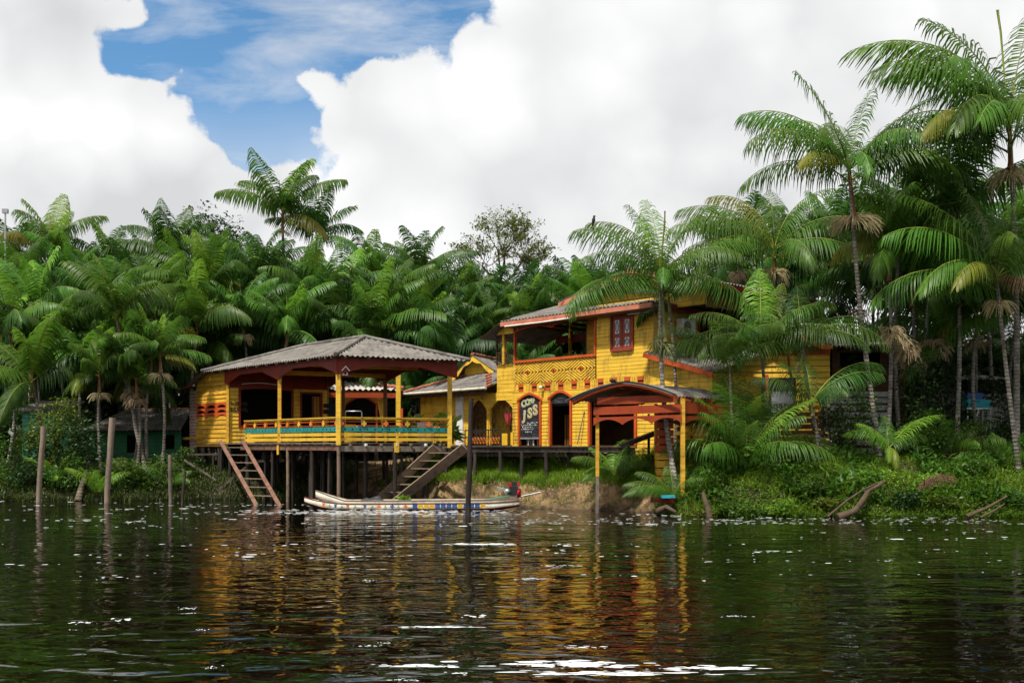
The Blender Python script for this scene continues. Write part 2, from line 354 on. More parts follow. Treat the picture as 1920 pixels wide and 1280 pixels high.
# ------------------------------------------------------------------ sky, sun, camera
SUN_EL, SUN_AZ = 64.0, 234.0      # azimuth of the sun measured from +X, anticlockwise: behind the camera, to the left
def make_world():
    w = bpy.data.worlds.new('World'); sc.world = w; w.use_nodes = True
    k = N(w)
    tc = k.n('ShaderNodeTexCoord'); sep = k.n('ShaderNodeSeparateXYZ'); k.l(tc.outputs['Generated'], sep.inputs[0])
    x, y, z = sep.outputs
    ys = k.math('MAXIMUM', k.math('ABSOLUTE', y), .05)
    a = k.math('DIVIDE', x, ys); b = k.math('DIVIDE', z, ys)         # slopes seen looking along +Y
    cv = k.n('ShaderNodeCombineXYZ'); k.l(a, cv.inputs[0]); k.l(b, cv.inputs[1]); k.l(k.math('SIGN', y), cv.inputs[2])
    def noise(scale, det, rough=.6, sx=1., sy=1., off=0., dist=0.):
        mp = k.n('ShaderNodeMapping'); mp.inputs['Scale'].default_value = (sx, sy, 1); mp.inputs['Location'].default_value = (off, off*.7, off*.3)
        k.l(cv.outputs[0], mp.inputs[0])
        n = k.n('ShaderNodeTexNoise', i_Scale=scale, i_Detail=det, i_Roughness=rough, i_Distortion=dist); k.l(mp.outputs[0], n.inputs[0]); return n.outputs[0]
    def voro(scale, off=0.):
        mp = k.n('ShaderNodeMapping'); mp.inputs['Location'].default_value = (off, off, 0)
        n0 = k.n('ShaderNodeTexNoise', i_Scale=scale*1.1, i_Detail=3.); k.l(cv.outputs[0], n0.inputs[0])
        va = k.n('ShaderNodeVectorMath'); va.operation = 'MULTIPLY_ADD'; k.l(n0.outputs[1], va.inputs[0]); va.inputs[1].default_value = (.9/scale, .9/scale, 0); k.l(cv.outputs[0], va.inputs[2])
        k.l(va.outputs[0], mp.inputs[0])
        n = k.n('ShaderNodeTexVoronoi', i_Scale=scale); n.feature = 'SMOOTH_F1'; n.inputs['Smoothness'].default_value = .25; k.l(mp.outputs[0], n.inputs[0]); return n.outputs[0]
    def ell(cu, cv_, ru, rv, rot=0.):
        cx, cz = (cu-UC)/F, (VH-cv_)/F; rx, rz = ru/F, rv/F
        dx = k.math('SUBTRACT', a, cx); dz = k.math('SUBTRACT', b, cz)
        c, s = math.cos(R(rot)), math.sin(R(rot))
        p = k.math('DIVIDE', k.math('ADD', k.math('MULTIPLY', dx, c), k.math('MULTIPLY', dz, s)), rx)
        q = k.math('DIVIDE', k.math('SUBTRACT', k.math('MULTIPLY', dz, c), k.math('MULTIPLY', dx, s)), rz)
        return k.math('SUBTRACT', 1.0, k.math('SQRT', k.math('ADD', k.math('MULTIPLY', p, p), k.math('MULTIPLY', q, q))))
    hole = None
    for e in HOLES:
        h = ell(*e); hole = h if hole is None else k.math('SMOOTH_MAX', hole, h, .12)
    # billows bulge out into the blue
    bil = k.math('ADD', k.math('MULTIPLY', k.math('SUBTRACT', .42, voro(10.)), .58), k.math('MULTIPLY', k.math('SUBTRACT', .42, voro(25., .37)), .60))
    bil = k.math('ADD', bil, k.math('MULTIPLY', k.math('SUBTRACT', noise(34., 9., .7), .5), .5))
    edge = k.math('SUBTRACT', hole, bil)
    cloud = k.n('ShaderNodeMapRange'); cloud.interpolation_type = 'SMOOTHSTEP'; cloud.inputs['From Min'].default_value = -.04; k.l(k.math('MULTIPLY_ADD', noise(3., 2., .5, 1., 1., 5.), .5, -.09, clamp=False), cloud.inputs['From Max'])
    cloud.inputs['To Min'].default_value = 1.; cloud.inputs['To Max'].default_value = 0.; k.l(edge, cloud.inputs[0])
    wisp = k.math('MULTIPLY', k.ramp(noise(7., 8., .6, .8, 2.6, 3.1, .3), [(.43, 0.), (.78, .75)]), 1.0)
    low = k.n('ShaderNodeMapRange'); low.inputs['From Min'].default_value = (VH-170)/F; low.inputs['From Max'].default_value = (VH-300)/F; low.inputs['To Max'].default_value = .35; k.l(b, low.inputs[0])
    alpha = k.math('MAXIMUM', cloud.outputs[0], k.math('MAXIMUM', wisp, low.outputs[0]), clamp=True)
    # soft grey undersides of the cloud
    g = k.math('ADD', k.math('MULTIPLY', k.math('MAXIMUM', ell(1180, 330, 420, 330), 0.), .22), k.math('MULTIPLY', k.math('MAXIMUM', ell(250, 390, 430, 150, -12), 0.), .36))
    g = k.math('ADD', g, k.math('MULTIPLY', k.math('MAXIMUM', ell(60, 60, 240, 130), 0.), .2))
    g = k.math('ADD', g, k.math('MULTIPLY', k.math('MAXIMUM', ell(1650, 260, 420, 330), 0.), .25))
    g = k.math('MULTIPLY', g, k.math('MULTIPLY_ADD', noise(5., 5., .6, 1., 1., 1.7), 1.5, .1))
    puff = k.math('SUBTRACT', voro(6., .2), .4)
    g = k.math('ADD', g, k.math('ADD', k.math('MULTIPLY', puff, .34), k.math('MULTIPLY', k.math('SUBTRACT', voro(15., .6), .4), .24)))
    br = k.math('SUBTRACT', CLOUD_HI, k.math('MULTIPLY', g, .72))
    br = k.math('MINIMUM', k.math('MAXIMUM', br, .60), CLOUD_HI+.04)
    back = k.n('ShaderNodeMapRange'); back.inputs['From Min'].default_value = .15; back.inputs['From Max'].default_value = -.35; back.inputs['To Min'].default_value = 1.; back.inputs['To Max'].default_value = CLOUD_BACK; k.l(y, back.inputs[0])  # unseen cloud behind the camera dimmed to set the ambient light
    zen = k.n('ShaderNodeMapRange'); zen.inputs['From Min'].default_value = .42; zen.inputs['From Max'].default_value = .75; zen.inputs['To Min'].default_value = 1.; zen.inputs['To Max'].default_value = .6; k.l(z, zen.inputs[0])  # unseen zenith cloud dimmed to lower the ambient light
    br = k.math('MULTIPLY', br, zen.outputs[0])
    br = k.math('MULTIPLY', br, back.outputs[0])
    colr = k.mix(k.math('MULTIPLY', k.math('MAXIMUM', g, 0.), 1.6, clamp=True), (1., 1., 1.), (.955, .975, 1.))
    cc = k.n('ShaderNodeVectorMath'); cc.operation = 'SCALE'; k.l(colr, cc.inputs[0]); k.l(br, cc.inputs['Scale'])
    sky = k.n('ShaderNodeTexSky'); sky.sky_type = 'NISHITA'; sky.sun_disc = False
    sky.sun_elevation = R(SUN_EL); sky.sun_rotation = R(90-SUN_AZ); sky.air_density = 1.0; sky.dust_density = .0; sky.ozone_density = .6; sky.altitude = 1800
    b1 = k.n('ShaderNodeBackground', i_Strength=SKY_STR); hs = k.n('ShaderNodeHueSaturation', i_Hue=.490, i_Saturation=1.2, i_Value=1.12); k.l(sky.outputs[0], hs.inputs['Color']); k.l(hs.outputs[0], b1.inputs[0])
    b2 = k.n('ShaderNodeBackground', i_Strength=1.0); k.l(cc.outputs[0], b2.inputs[0])
    mx = k.n('ShaderNodeMixShader'); k.l(alpha, mx.inputs[0]); k.l(b1.outputs[0], mx.inputs[1]); k.l(b2.outputs[0], mx.inputs[2])
    o = k.n('ShaderNodeOutputWorld'); k.l(mx.outputs[0], o.inputs[0])
HOLES = [(535, 15, 292, 128, 0), (465, 190, 185, 92, -40), (715, 15, 150, 85, 20), (300, 90, 110, 62, 5)]
CLOUD_HI, CLOUD_BACK, SKY_STR = .85, .88, .13
make_world()
sl = bpy.data.lights.new('sun', 'SUN'); sl.energy = 5.0; sl.angle = R(3); sl.color = (1, .95, .86)
so = bpy.data.objects.new('sun', sl); COL.objects.link(so)
sd = Vector((math.cos(R(SUN_AZ))*math.cos(R(SUN_EL)), math.sin(R(SUN_AZ))*math.cos(R(SUN_EL)), math.sin(R(SUN_EL))))
so.rotation_euler = sd.to_track_quat('Z', 'Y').to_euler(); so.location = sd*200
cd = bpy.data.cameras.new('camera'); cd.lens = F/1920*36; cd.sensor_width = 36; cd.shift_y = (VH-640)/1920
cd.clip_end = 2000; cd.clip_start = .1
co = bpy.data.objects.new('camera', cd); COL.objects.link(co); co.location = (0, 0, H0); co.rotation_euler = (R(90), 0, 0)
sc.camera = co
sc.view_settings.view_transform = 'Standard'; sc.view_settings.look = 'None'; sc.view_settings.gamma = 1; sc.view_settings.exposure = .26
sc.render.engine = 'CYCLES'
sc.cycles.use_denoising = True; sc.cycles.denoiser = 'OPENIMAGEDENOISE'
sc.cycles.max_bounces = 4; sc.cycles.diffuse_bounces = 2; sc.cycles.glossy_bounces = 2; sc.cycles.transmission_bounces = 2
sc.cycles.use_adaptive_sampling = True; sc.cycles.adaptive_threshold = .02
sc.cycles.caustics_reflective = False; sc.cycles.caustics_refractive = False
# ------------------------------------------------------------------ setting: river bank and water
WL = [(-200, 47), (-27, 47), (-19, 47.2), (-13, 48.2), (-9, 48.2), (-5.5, 46.5), (-3, 43.6), (-1.2, 42.2), (.5, 41.6), (2.5, 40.4), (4.6, 39.6), (5.6, 38.4), (6.6, 37.2), (9, 36.7), (13, 36.3), (20, 36.2), (200, 36)]
def yw(x): return float(np.interp(x, [a for a, _ in WL], [b for _, b in WL]))
PROF_L = ([-8, -1, 0, .6, 1.6, 3.5, 8, 20, 400], [-2.5, -.5, 0, .35, .75, 1.2, 1.7, 2.0, 2.2])
PROF_M = ([-8, -.8, 0, .45, .75, .86, 1.0, 2.2, 4.5, 9, 20, 400], [-2.5, -.5, 0, .22, .45, .98, 1.12, 1.42, 1.78, 1.95, 2.0, 2.2])
PROF_R = ([-8, -1, 0, .25, .8, 1.6, 3.0, 5.0, 9, 20, 400], [-2.5, -.6, 0, .3, .75, 1.2, 1.7, 2.05, 2.2, 2.3, 2.4])
def zt(x, y, rough=True):
    x = float(x); y = float(y); d = y-yw(x)
    a, b, c = (float(np.interp(d, *p)) for p in (PROF_L, PROF_M, PROF_R))
    wr = min(1, max(0, (x-4.8)/1.6)); wl = min(1, max(0, (-4.5-x)/2.5))
    z = b*(1-wr-wl)+c*wr+a*wl
    if rough:
        z += wr*.62*max(0, mnoise.noise((x*.75, y*.9, 11)))*min(1, max(0, d/.8))
        amp = .24 if d < 6 else .12
        z += amp*(mnoise.noise((x*.7, y*.7, 0))+.6*mnoise.noise((x*1.9, y*1.9, 3)))*min(1, max(0, d/1.0))
    return z
def axis(lo, hi, parts):
    out = [lo]
    for a, b, s in parts: out += list(np.arange(a, b, s))
    return np.array(sorted(set(out+[hi])))
gx = axis(-420, 420, [(-300, -40, 20), (-40, -6, .8), (-6, 8, .13), (8, 26, .5), (26, 60, 3), (60, 400, 20)])
gy = axis(28, 900, [(28, 36, .8), (36, 44, .10), (44, 52, .4), (52, 90, 2), (90, 890, 40)])
X, Y = np.meshgrid(gx, gy)
Z = np.array([[zt(x, y) for x in gx] for y in gy])
# crumbling soil on the cut bank
for j, y in enumerate(gy):
    for i, x in enumerate(gx):
        d = y-yw(x)
        if -6 < x < 7 and 0 < d < 1.6:
            Z[j, i] += .22*mnoise.noise((x*2.1, y*2.1, 9))-.26*abs(mnoise.noise((x*3.9, y*4.5, 5)))+.10*mnoise.noise((x*8, y*8, 2))
nx_, ny_ = len(gx), len(gy)
idx = np.arange(nx_*ny_).reshape(ny_, nx_)
q = np.stack([idx[:-1, :-1], idx[:-1, 1:], idx[1:, 1:], idx[1:, :-1]], -1).reshape(-1, 4)
g = link('ground', np_mesh('ground', np.stack([X, Y, Z], -1).reshape(-1, 3), q, [M['soil']], smooth=True))
tag(g, kind='structure')
wmb = MB(); wmb.quad((-500, -120, 0), (500, -120, 0), (500, 60, 0), (-500, 60, 0))
tag(wmb.build('water', M['water']), kind='structure')

# foam flecks drifting on the river, plus white patches painting the sky streak
def foam_and_glint():
    V = []; Q = []; T = []
    r = random.Random(5)
    def blob(x, y, a, b):
        k = r.randint(6, 9); c = len(V)
        V.append((x, y, .006+.01*min(a, b)))
        ph = r.random()*6
        for i in range(k):
            t = 2*math.pi*i/k+ph; q_ = r.uniform(.6, 1.15)
            V.append((x+a*q_*math.cos(t), y+b*q_*math.sin(t), .004))
        for i in range(k): T.append((c, c+1+i, c+1+(i+1) % k))
    # broken drift lines, denser close to the landing
    for _ in range(130):
        yy = 1/r.uniform(1/47., 1/19.); xx = r.uniform(-.53, .53)*yy
        if r.random() < .55: yy = r.uniform(33, 46); xx = r.uniform(-.53, .5)*yy
        if yy > yw(xx)-.4: continue
        m = r.randint(1, 9); L = r.uniform(.3, 2.2)
        for i in range(m):
            s = r.uniform(.02, .085)*(yy/40)*(1.6 if r.random() < .15 else 1)
            x1, y1 = xx+r.gauss(0, L), yy+r.gauss(0, .25)
            if y1 < yw(x1)-.2: blob(x1, y1, s*r.uniform(.9, 2.2), s*r.uniform(.8, 1.6))
    for _ in range(420):
        yy = r.uniform(37.5, 40.2); xx = r.gauss(-5.2, 2.6)
        s = r.uniform(.02, .075); blob(xx, yy, s*r.uniform(1, 3.4), s)
    for _ in range(260):
        yy = r.uniform(33.0, 36.0); xx = r.uniform(-1, 17)
        s = r.uniform(.02, .055); blob(xx, yy, s*r.uniform(.8, 2.6), s)
    for (u, v, w, h) in [(155, 1167, 60, 7), (235, 1162, 55, 10), (355, 1140, 50, 6), (380, 1180, 25, 5), (885, 1155, 70, 7), (820, 1175, 160, 4), (720, 1205, 28, 4), (690, 1088, 36, 5), (1085, 1213, 110, 6), (395, 1251, 40, 8), (860, 1262, 60, 6), (1380, 1155, 70, 3), (250, 978, 50, 5), (690, 1210, 60, 4), (1060, 1246, 330, 15), (1130, 1262, 420, 10), (1330, 1252, 260, 9), (790, 1248, 200, 7), (760, 1275, 90, 6), (1000, 1085, 110, 4), (1050, 1060, 120, 4), (900, 1020, 160, 4)]:  # the wide lowest patches paint the sky's reflected streak in white
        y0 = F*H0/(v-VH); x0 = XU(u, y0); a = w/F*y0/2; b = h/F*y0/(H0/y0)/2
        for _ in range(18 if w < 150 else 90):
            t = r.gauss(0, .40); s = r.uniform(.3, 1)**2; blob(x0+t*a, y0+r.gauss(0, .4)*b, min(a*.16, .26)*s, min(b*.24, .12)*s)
    o = link('foam_and_glint', np_mesh('foam_and_glint', V, [], [M['foam_and_glint']], tris=T, smooth=True)); tag(o, kind='stuff')
foam_and_glint()

# ------------------------------------------------------------------ building helpers
def roof_face(mb, E0, ed, W, up, Lfun, period=.23, amp=.034, mi=0, rows=3, s0=0.0):
    """corrugated sheets: eave from E0 along ed for W metres, each corrugation running up-slope for Lfun(s)"""
    E0 = Vector(E0); ed = Vector(ed).normalized(); up = Vector(up).normalized(); nn = ed.cross(up).normalized()
    if nn.z < 0: nn = -nn
    ncol = max(4, int(W/period*6)); vs = []; fs = []
    for i in range(ncol+1):
        s = W*i/ncol; a = amp*math.sin(2*math.pi*(s+s0)/period); L = max(0.0, Lfun(s))
        jit = .015*mnoise.noise((s*.9, E0.x, 1.0))
        for j in range(rows+1): vs.append(E0+ed*s+up*(L*j/rows)+nn*(a+jit*(1-j/rows)))
    for i in range(ncol):
        for j in range(rows):
            k = i*(rows+1)+j; fs.append((k, k+rows+1, k+rows+2, k+1))
    mb.add(vs, fs, mi, True)
def roof_quad(mb, A, B, C, D, period=.23, amp=.034, mi=0, rows=4):
    """corrugated patch: eave A->B, upper edge D->C"""
    A, B, C, D = map(Vector, (A, B, C, D)); W = (B-A).length; nn = (B-A).cross(D-A).normalized()
    if nn.z < 0: nn = -nn
    ncol = max(4, int(W/period*6)); vs = []; fs = []
    for i in range(ncol+1):
        s = i/ncol; a = amp*math.sin(2*math.pi*s*W/period); p, q_ = A.lerp(B, s), D.lerp(C, s)
        for j in range(rows+1): vs.append(p.lerp(q_, j/rows)+nn*(a+.012*mnoise.noise((s*W*.8, j*1.7, 2))))
    for i in range(ncol):
        for j in range(rows):
            k = i*(rows+1)+j; fs.append((k, k+rows+1, k+rows+2, k+1))
    mb.add(vs, fs, mi, True)
def clap(mb, fr, t0, t1, z0, z1, bh=.17, openings=(), top=None, n=0.0, lap=.03, mi=0, seed=0, gap=.014):
    """lapped boards between t0..t1 and z0..z1, leaving openings (ta, tb, za, zb); top(t) trims under a slope"""
    r = random.Random(seed); z = z0
    while z < z1-.02:
        h = min(bh*r.uniform(.93, 1.07), z1-z); zm = z+h/2
        iv = [(t0, t1)]
        for (ta, tb, za, zb) in openings:
            if za < zm < zb:
                iv = [p for a, b in iv for p in ((a, min(b, ta)), (max(a, tb), b)) if p[1]-p[0] > .01]
        if top is not None:
            k = []
            for a, b in iv:
                m = max(2, int((b-a)/.08)); ok = [a+(b-a)*i/m for i in range(m+1) if top(a+(b-a)*i/m) > zm]
                if len(ok) > 1: k.append((ok[0], ok[-1]))
            iv = k
        for a, b in iv:
            segs = [a]
            while b-segs[-1] > 3.6: segs.append(segs[-1]+r.uniform(1.6, 3.2))
            segs.append(b)
            for p, q_ in zip(segs[:-1], segs[1:]):
                w = lap*r.uniform(.8, 1.25); d = r.uniform(-.004, .004); g_ = .004
                zt_ = z+h-gap
                mb.add([fr.p(p, z-.02, n-.03), fr.p(q_, z-.02, n-.03), fr.p(q_, z+h+.02, n-.03), fr.p(p, z+h+.02, n-.03)], [(0, 1, 2, 3)], mi+2)
                A, B = fr.p(p+g_, z+d, n+w), fr.p(q_-g_, z-d, n+w); C, D = fr.p(q_-g_, zt_, n+.004), fr.p(p+g_, zt_, n+.004)
                A2, B2 = fr.p(p+g_, z+d, n-.012), fr.p(q_-g_, z-d, n-.012); C2, D2 = fr.p(q_-g_, zt_, n-.012), fr.p(p+g_, zt_, n-.012)
                mb.add([A, B, C, D, A2, B2, C2, D2], [(0, 1, 2, 3), (5, 4, 7, 6), (0, 4, 5, 1), (3, 2, 6, 7), (0, 3, 7, 4), (1, 5, 6, 2)], mi)
        z += h
def arch_z(t, ta, tb, zs, rise):
    x = (t-(ta+tb)/2)/((tb-ta)/2); return zs+rise*max(0, 1-abs(x)**1.7)
def text_mesh(name, body, size, mat, parent, fr, t, z, n, extrude=.006, shear=0., rot=0., sx=1., sy=1., bold=0.0):
    cu = bpy.data.curves.new(name, 'FONT'); cu.body = body; cu.size = size; cu.extrude = extrude; cu.shear = shear; cu.offset = bold
    o = bpy.data.objects.new(name, cu); COL.objects.link(o)
    dg = bpy.context.evaluated_depsgraph_get(); me = bpy.data.meshes.new_from_object(o.evaluated_get(dg))
    bpy.data.objects.remove(o); bpy.data.curves.remove(cu)
    me.name = name; me.materials.clear(); me.materials.append(mat)
    base = root_loc(parent)
    mt = Matrix.Rotation(rot, 4, 'Z') @ Matrix.Diagonal((sx, sy, 1, 1))
    for v in me.vertices:
        c = mt @ v.co; w = fr.p(t+c.x, z+c.y, n+c.z); v.co = w-base
    return link(name, me, parent)

# ------------------------------------------------------------------ the pavilion on stilts
cP = Vector((-7.42, 42.6, 0)); dl = Vector((-.667, .745, 0)).normalized(); dr = Vector((.886, .463, 0)).normalized()
FL = Fr(cP.x, cP.y, dl.x, dl.y, -.745, -.667)     # long river side
FE = Fr(cP.x, cP.y, dr.x, dr.y, .463, -.886)      # end with the big railing
LEN, WID = 14.1, 5.2
pav = thing('stilt_pavilion', 'open yellow wooden pavilion on dark stilts over the river, with a hipped grey corrugated roof', 'pavilion', (cP.x, cP.y, 0))
def PP(t, w, z): v = cP+dl*t+dr*w; return Vector((v.x, v.y, z))
ZF = 2.72
# floor deck and its beams
m = MB()
nb = 46
for i in range(nb):
    a, b = LEN*i/nb+.008, LEN*(i+1)/nb-.008; z = ZF+rnd.uniform(-.006, .006)
    m.box8([PP(a, -.1, z-.05), PP(b, -.1, z-.05), PP(b, WID, z-.05), PP(a, WID, z-.05)], [PP(a, -.1, z), PP(b, -.1, z), PP(b, WID, z), PP(a, WID, z)])
m.build('floor', M['greywood'], pav)
def beam(a, b, w, h, mat, name='floor_beam', up=(0, 0, 1)):
    x = MB(); x.bar(a, b, w, h, up); return x.build(name, mat, pav)
beam(PP(-.05, .02, 2.50), PP(9.0, .02, 2.50), .10, .22, M['pinkwood'])
beam(PP(.04, -.06, 2.47), PP(.04, WID+.35, 2.44), .11, .24, M['greywood'])
for w in (1.7, 3.5, 5.1): beam(PP(-.02, w, 2.36), PP(LEN, w, 2.36), .12, .2, M['darkwood'])
for i in range(13):
    t = .35+i*.68; x = MB(); x.bar(PP(t, -.12, 2.655-.0), PP(t, 1.2, 2.655), .07, .09); x.build('joist', M['greywood'], pav)
for i in range(7):
    w = .5+i*.7; x = MB(); x.bar(PP(-.12, w, 2.64), PP(1.2, w, 2.64), .07, .11); x.build('joist', M['white'] if i % 2 else M['greywood'], pav)
# stilts
st = [(0, 0, .085), (2.3, .05, .09), (4.4, .02, .08), (6.0, .1, .075), (8.2, -.05, .1), (10.3, .05, .085), (11.6, .1, .11), (12.9, -.15, .13), (13.9, -.1, .15), (14.6, .4, .12)]
for t in (1.2, 3.6, 5.6, 7.4, 9.3, 11.2, 13.2): st += [(t+rnd.uniform(-.3, .3), 2.1+rnd.uniform(-.3, .3), rnd.uniform(.06, .1))]
for t in (.1, 2.4, 4.5, 6.6, 8.6, 10.4, 12.4, 14.0): st += [(t+rnd.uniform(-.3, .3), 3.7+rnd.uniform(-.3, .3), rnd.uniform(.06, .1))]
for t in (.2, 2.5, 5.1, 7.5, 10, 12.5): st += [(t, 5.1, rnd.uniform(.07, .1))]
st += [(.0, 2.55, .1), (.02, 5.0, .09)]+[(1.1, .2, .06), (3.3, .5, .05), (5.3, .7, .05), (7.1, .3, .06), (9.4, .5, .06), (.6, 1.5, .05), (.5, 3.2, .055), (.8, 4.4, .05), (2.9, 2.9, .06), (4.9, 2.8, .06), (6.3, 4.4, .05), (1.8, 1.2, .05), (2.7, .8, .055), (4.0, 1.4, .05), (6.7, 1.4, .06), (8.0, 1.2, .05), (9.0, 1.8, .06), (10.6, 2.6, .06), (10.9, -.1, .06), (11.9, .9, .06), (12.5, .2, .07), (13.3, -.05, .08), (14.3, .9, .07), (14.0, 2.2, .07), (12.8, 1.6, .06), (12.2, .6, .06), (13.5, 1.0, .06), (11.0, 1.2, .06)]
for i, (t, w, r_) in enumerate(st):
    p = PP(t, w, 0); zb = min(zt(p.x, p.y)-.4, -.8) if zt(p.x, p.y) < .2 else zt(p.x, p.y)-.3
    x = MB(); lx, ly = rnd.uniform(-.06, .06), rnd.uniform(-.06, .06)
    x.tube([(p.x+lx, p.y+ly, zb), (p.x+lx*.5+rnd.uniform(-.02, .02), p.y, 1.2), (p.x, p.y, 2.5 if i else 2.62)], [r_*1.08, r_, r_*.95], 7)
    x.build('stilt', M['stairwood'] if i in (0, 2) else M['darkwood'], pav)
def brace(a, b, mat='greywood'):
    x = MB(); x.bar(a, b, .04, .09); x.build('brace', M[mat], pav)
brace(P(345, 862, 49.8), P(470, 940, 49.2)); brace(P(385, 938, 48.5), P(470, 868, 49.5)); brace(P(322, 854, 50.5), P(362, 856, 50.5), 'darkwood'); brace(P(352, 852, 50), P(410, 851, 51))
brace(P(505, 854, 50.5), P(600, 852, 50)); brace(P(333, 875, 50.2), P(356, 889, 49.8), 'greywood')
# railings
def railing(fr, t0, t1, posts, name='railing'):
    rail = MB(); rail.fbox(fr, t0, t1, 3.72, 3.79, -.05, .05); rail.fbox(fr, t0, t1, 3.79, 3.83, -.09, .09)
    ro = rail.build(name, M['yellow'], pav)
    x = MB(); x.fbox(fr, t0, t1, 3.615, 3.65, .005, .04); x.build('thin_rail', M['orange'], ro)
    x = MB(); x.fbox(fr, t0, t1, 3.445, 3.48, .005, .04); x.build('thin_rail', M['orange'], ro)
    x = MB(); x.fbox(fr, t0, t1, 3.20, 3.405, -.005, .03); x.build('teal_board', M['teal'], ro)
    n_ = int((t1-t0)/.32)
    for i in range(n_):
        c = t0+.2+(t1-t0-.4)*i/(n_-1); pts = [(c+.035*math.cos(k*math.pi/4), 3.30+.04*math.sin(k*math.pi/4)) for k in range(8)]
        x = MB(); x.fprism(fr, pts, .031, .034); x.build('drilled_hole', M['black'], ro)
    for (a, b) in ((3.01, 3.15), (2.80, 2.94)):
        x = MB(); x.fbox(fr, t0, t1, a, b, -.005, .03); x.build('rail_board', M['yellow'], ro)
    k = max(3, int(round((t1-t0)/1.02)))
    for i in range(k+1):
        c = t0+.03+(t1-t0-.06)*i/k
        x = MB(); x.fbox(fr, c-.035, c+.035, 2.74, 3.72, -.06, -.006); x.build('baluster', M['yellow_old'], ro)
        x = MB(); h = 3.548
        pts = [(c-.11, h-.05), (c-.05, h-.05), (c-.04, h-.12), (c+.04, h-.12), (c+.05, h-.05), (c+.11, h-.05), (c+.11, h+.05), (c+.05, h+.05), (c+.04, h+.14), (c-.04, h+.14), (c-.05, h+.05), (c-.11, h+.05)]
        x.fprism(fr, pts, .041, .065); x.build('rail_spacer', M['yellow'] if i % 2 else M['bpaint_or'], ro)
tR = FL.t(460)
railing(FL, .08, tR, 4); railing(FE, .08, WID-.02, 3)
# posts that carry the roof
def post(p, z0, z1, w, mat, name='post'):
    x = MB(); x.box(p.x-w/2, p.x+w/2, p.y-w/2, p.y+w/2, z0, z1); return x.build(name, mat, pav)
post(PP(0, 0, 0), 2.62, 5.85, .2, M['yellow']); post(PP(0, WID, 0), 2.5, 5.9, .2, M['yellow'])
post(PP(5.1, .0, 0), 2.74, 5.85, .16, M['yellow_old']); post(PP(10.35, -.03, 0), 2.74, 5.9, .12, M['yellow_old']); post(PP(5.1, WID, 0), 2.74, 5.9, .17, M['brownwood']); post(PP(8.9, WID, 0), 2.74, 5.9, .15, M['brownwood'])
x = MB(); x.fbox(FL, 5.05, 5.2, 2.18, 2.62, .06, .1); x.build('post_foot', M['yellow'], pav)
x = MB(); x.fbox(FE, 2.5, 2.72, 2.3, 2.74, .06, .1); x.build('post_foot', M['yellow'], pav)
# fascia beams with haunches over the posts
def haunched(fr, t0, t1, zt0, zb, posts, hw, drop, n0, n1, mat):
    x = MB()
    ts = sorted(set([t0, t1]+[p+d for p in posts for d in (-hw, 0, hw) if t0 <= p+d <= t1]))
    lo = lambda t: zb-max([0]+[drop*max(0, 1-abs(t-p)/hw) for p in posts])
    x.fband(fr, ts, lo, lambda t: zt0, n0, n1); x.build('fascia_beam', mat, pav)
haunched(FL, -.14, 10.5, 6.36, 6.10, [-.1, 5.1, 10.3], 1.5, .42, .10, .15, M['red'])
haunched(FE, -.16, WID+.3, 6.36, 6.06, [-.1, WID+.25], 1.7, .42, .10, .15, M['red'])
FB = Fr(PP(0, WID, 0).x, PP(0, WID, 0).y, dl.x, dl.y, .745, .667)
haunched(FB, 0, 10.4, 6.36, 6.10, [0, 5.1, 10.3], 1.5, .42, .0, .05, M['red'])
x = MB(); x.bar(PP(5.1, 0, 6.0), PP(5.1, WID, 6.0), .12, .2); x.build('tie_beam', M['yellow_old'], pav)
x = MB(); x.bar(PP(2.4, 0.1, 6.2), PP(2.4, WID, 6.2), .1, .16); x.build('tie_beam', M['yellow_old'], pav)
# roof: hip towards the right end, hip and lean-to at the left end
E0 = P(629, 665.5, 41.9); ZE = E0.z
EW, EL = 13.0, 6.25
A0 = E0; A1 = E0+dl*EW; B0 = E0+dr*EL; B1 = B0+dl*EW
R0 = P(683, 632.5, 46.4); R1 = R0+dl*5.5
rm = MB()
def tri_face(A, B, C, mb=rm):
    """hip end: eave A->B rising to C"""
    A, B, C = Vector(A), Vector(B), Vector(C); ed = (B-A).normalized(); W = (B-A).length
    s = (C-A).dot(ed); h = (C-A)-ed*s; up = h.normalized(); H = h.length
    roof_face(mb, A, ed, W, up, lambda q_: H*(q_/s if q_ < s else (W-q_)/(W-s)))
def trap_face(A, B, C, D, mb=rm, ext=0.0):
    """eave A->B, ridge D->C"""
    A, B, C, D = map(Vector, (A, B, C, D)); ed = (B-A).normalized(); W = (B-A).length
    sd_, sc_ = (D-A).dot(ed), (C-A).dot(ed); h = (D-A)-ed*sd_; H = h.length
    def L(q_):
        if q_ < sd_: return H*q_/sd_ if sd_ > .01 else H
        if q_ > sc_: return H*(W-q_)/(W-sc_) if W-sc_ > .01 else H
        return H
    roof_face(mb, A, ed, W, h.normalized(), L)
trap_face(A0, A1, R1, R0); tri_face(A0, B0, R0); trap_face(B1, B0, R0, R1); tri_face(B1, A1, R1)
ro = rm.build('roof', M['roof'], pav)
rm2 = MB(); lz = Vector((0, 0, -.75)); roof_quad(rm2, A1+dl*2.5+lz, B1+dl*2.5+lz, B1-lz*.03, A1-lz*.03); rm2.build('lean_to_sheet', M['roof'], ro)
for a, b in ((A0, R0), (R0, R1), (R1, A1), (B0, R0)):
    x = MB(); n_ = 9; up = Vector((0, 0, .045))
    x.tube([Vector(a).lerp(Vector(b), i/n_)+up+Vector((0, 0, .012*(i % 2))) for i in range(n_+1)], .095, 7); x.build('ridge_cap', M['roof'], ro)
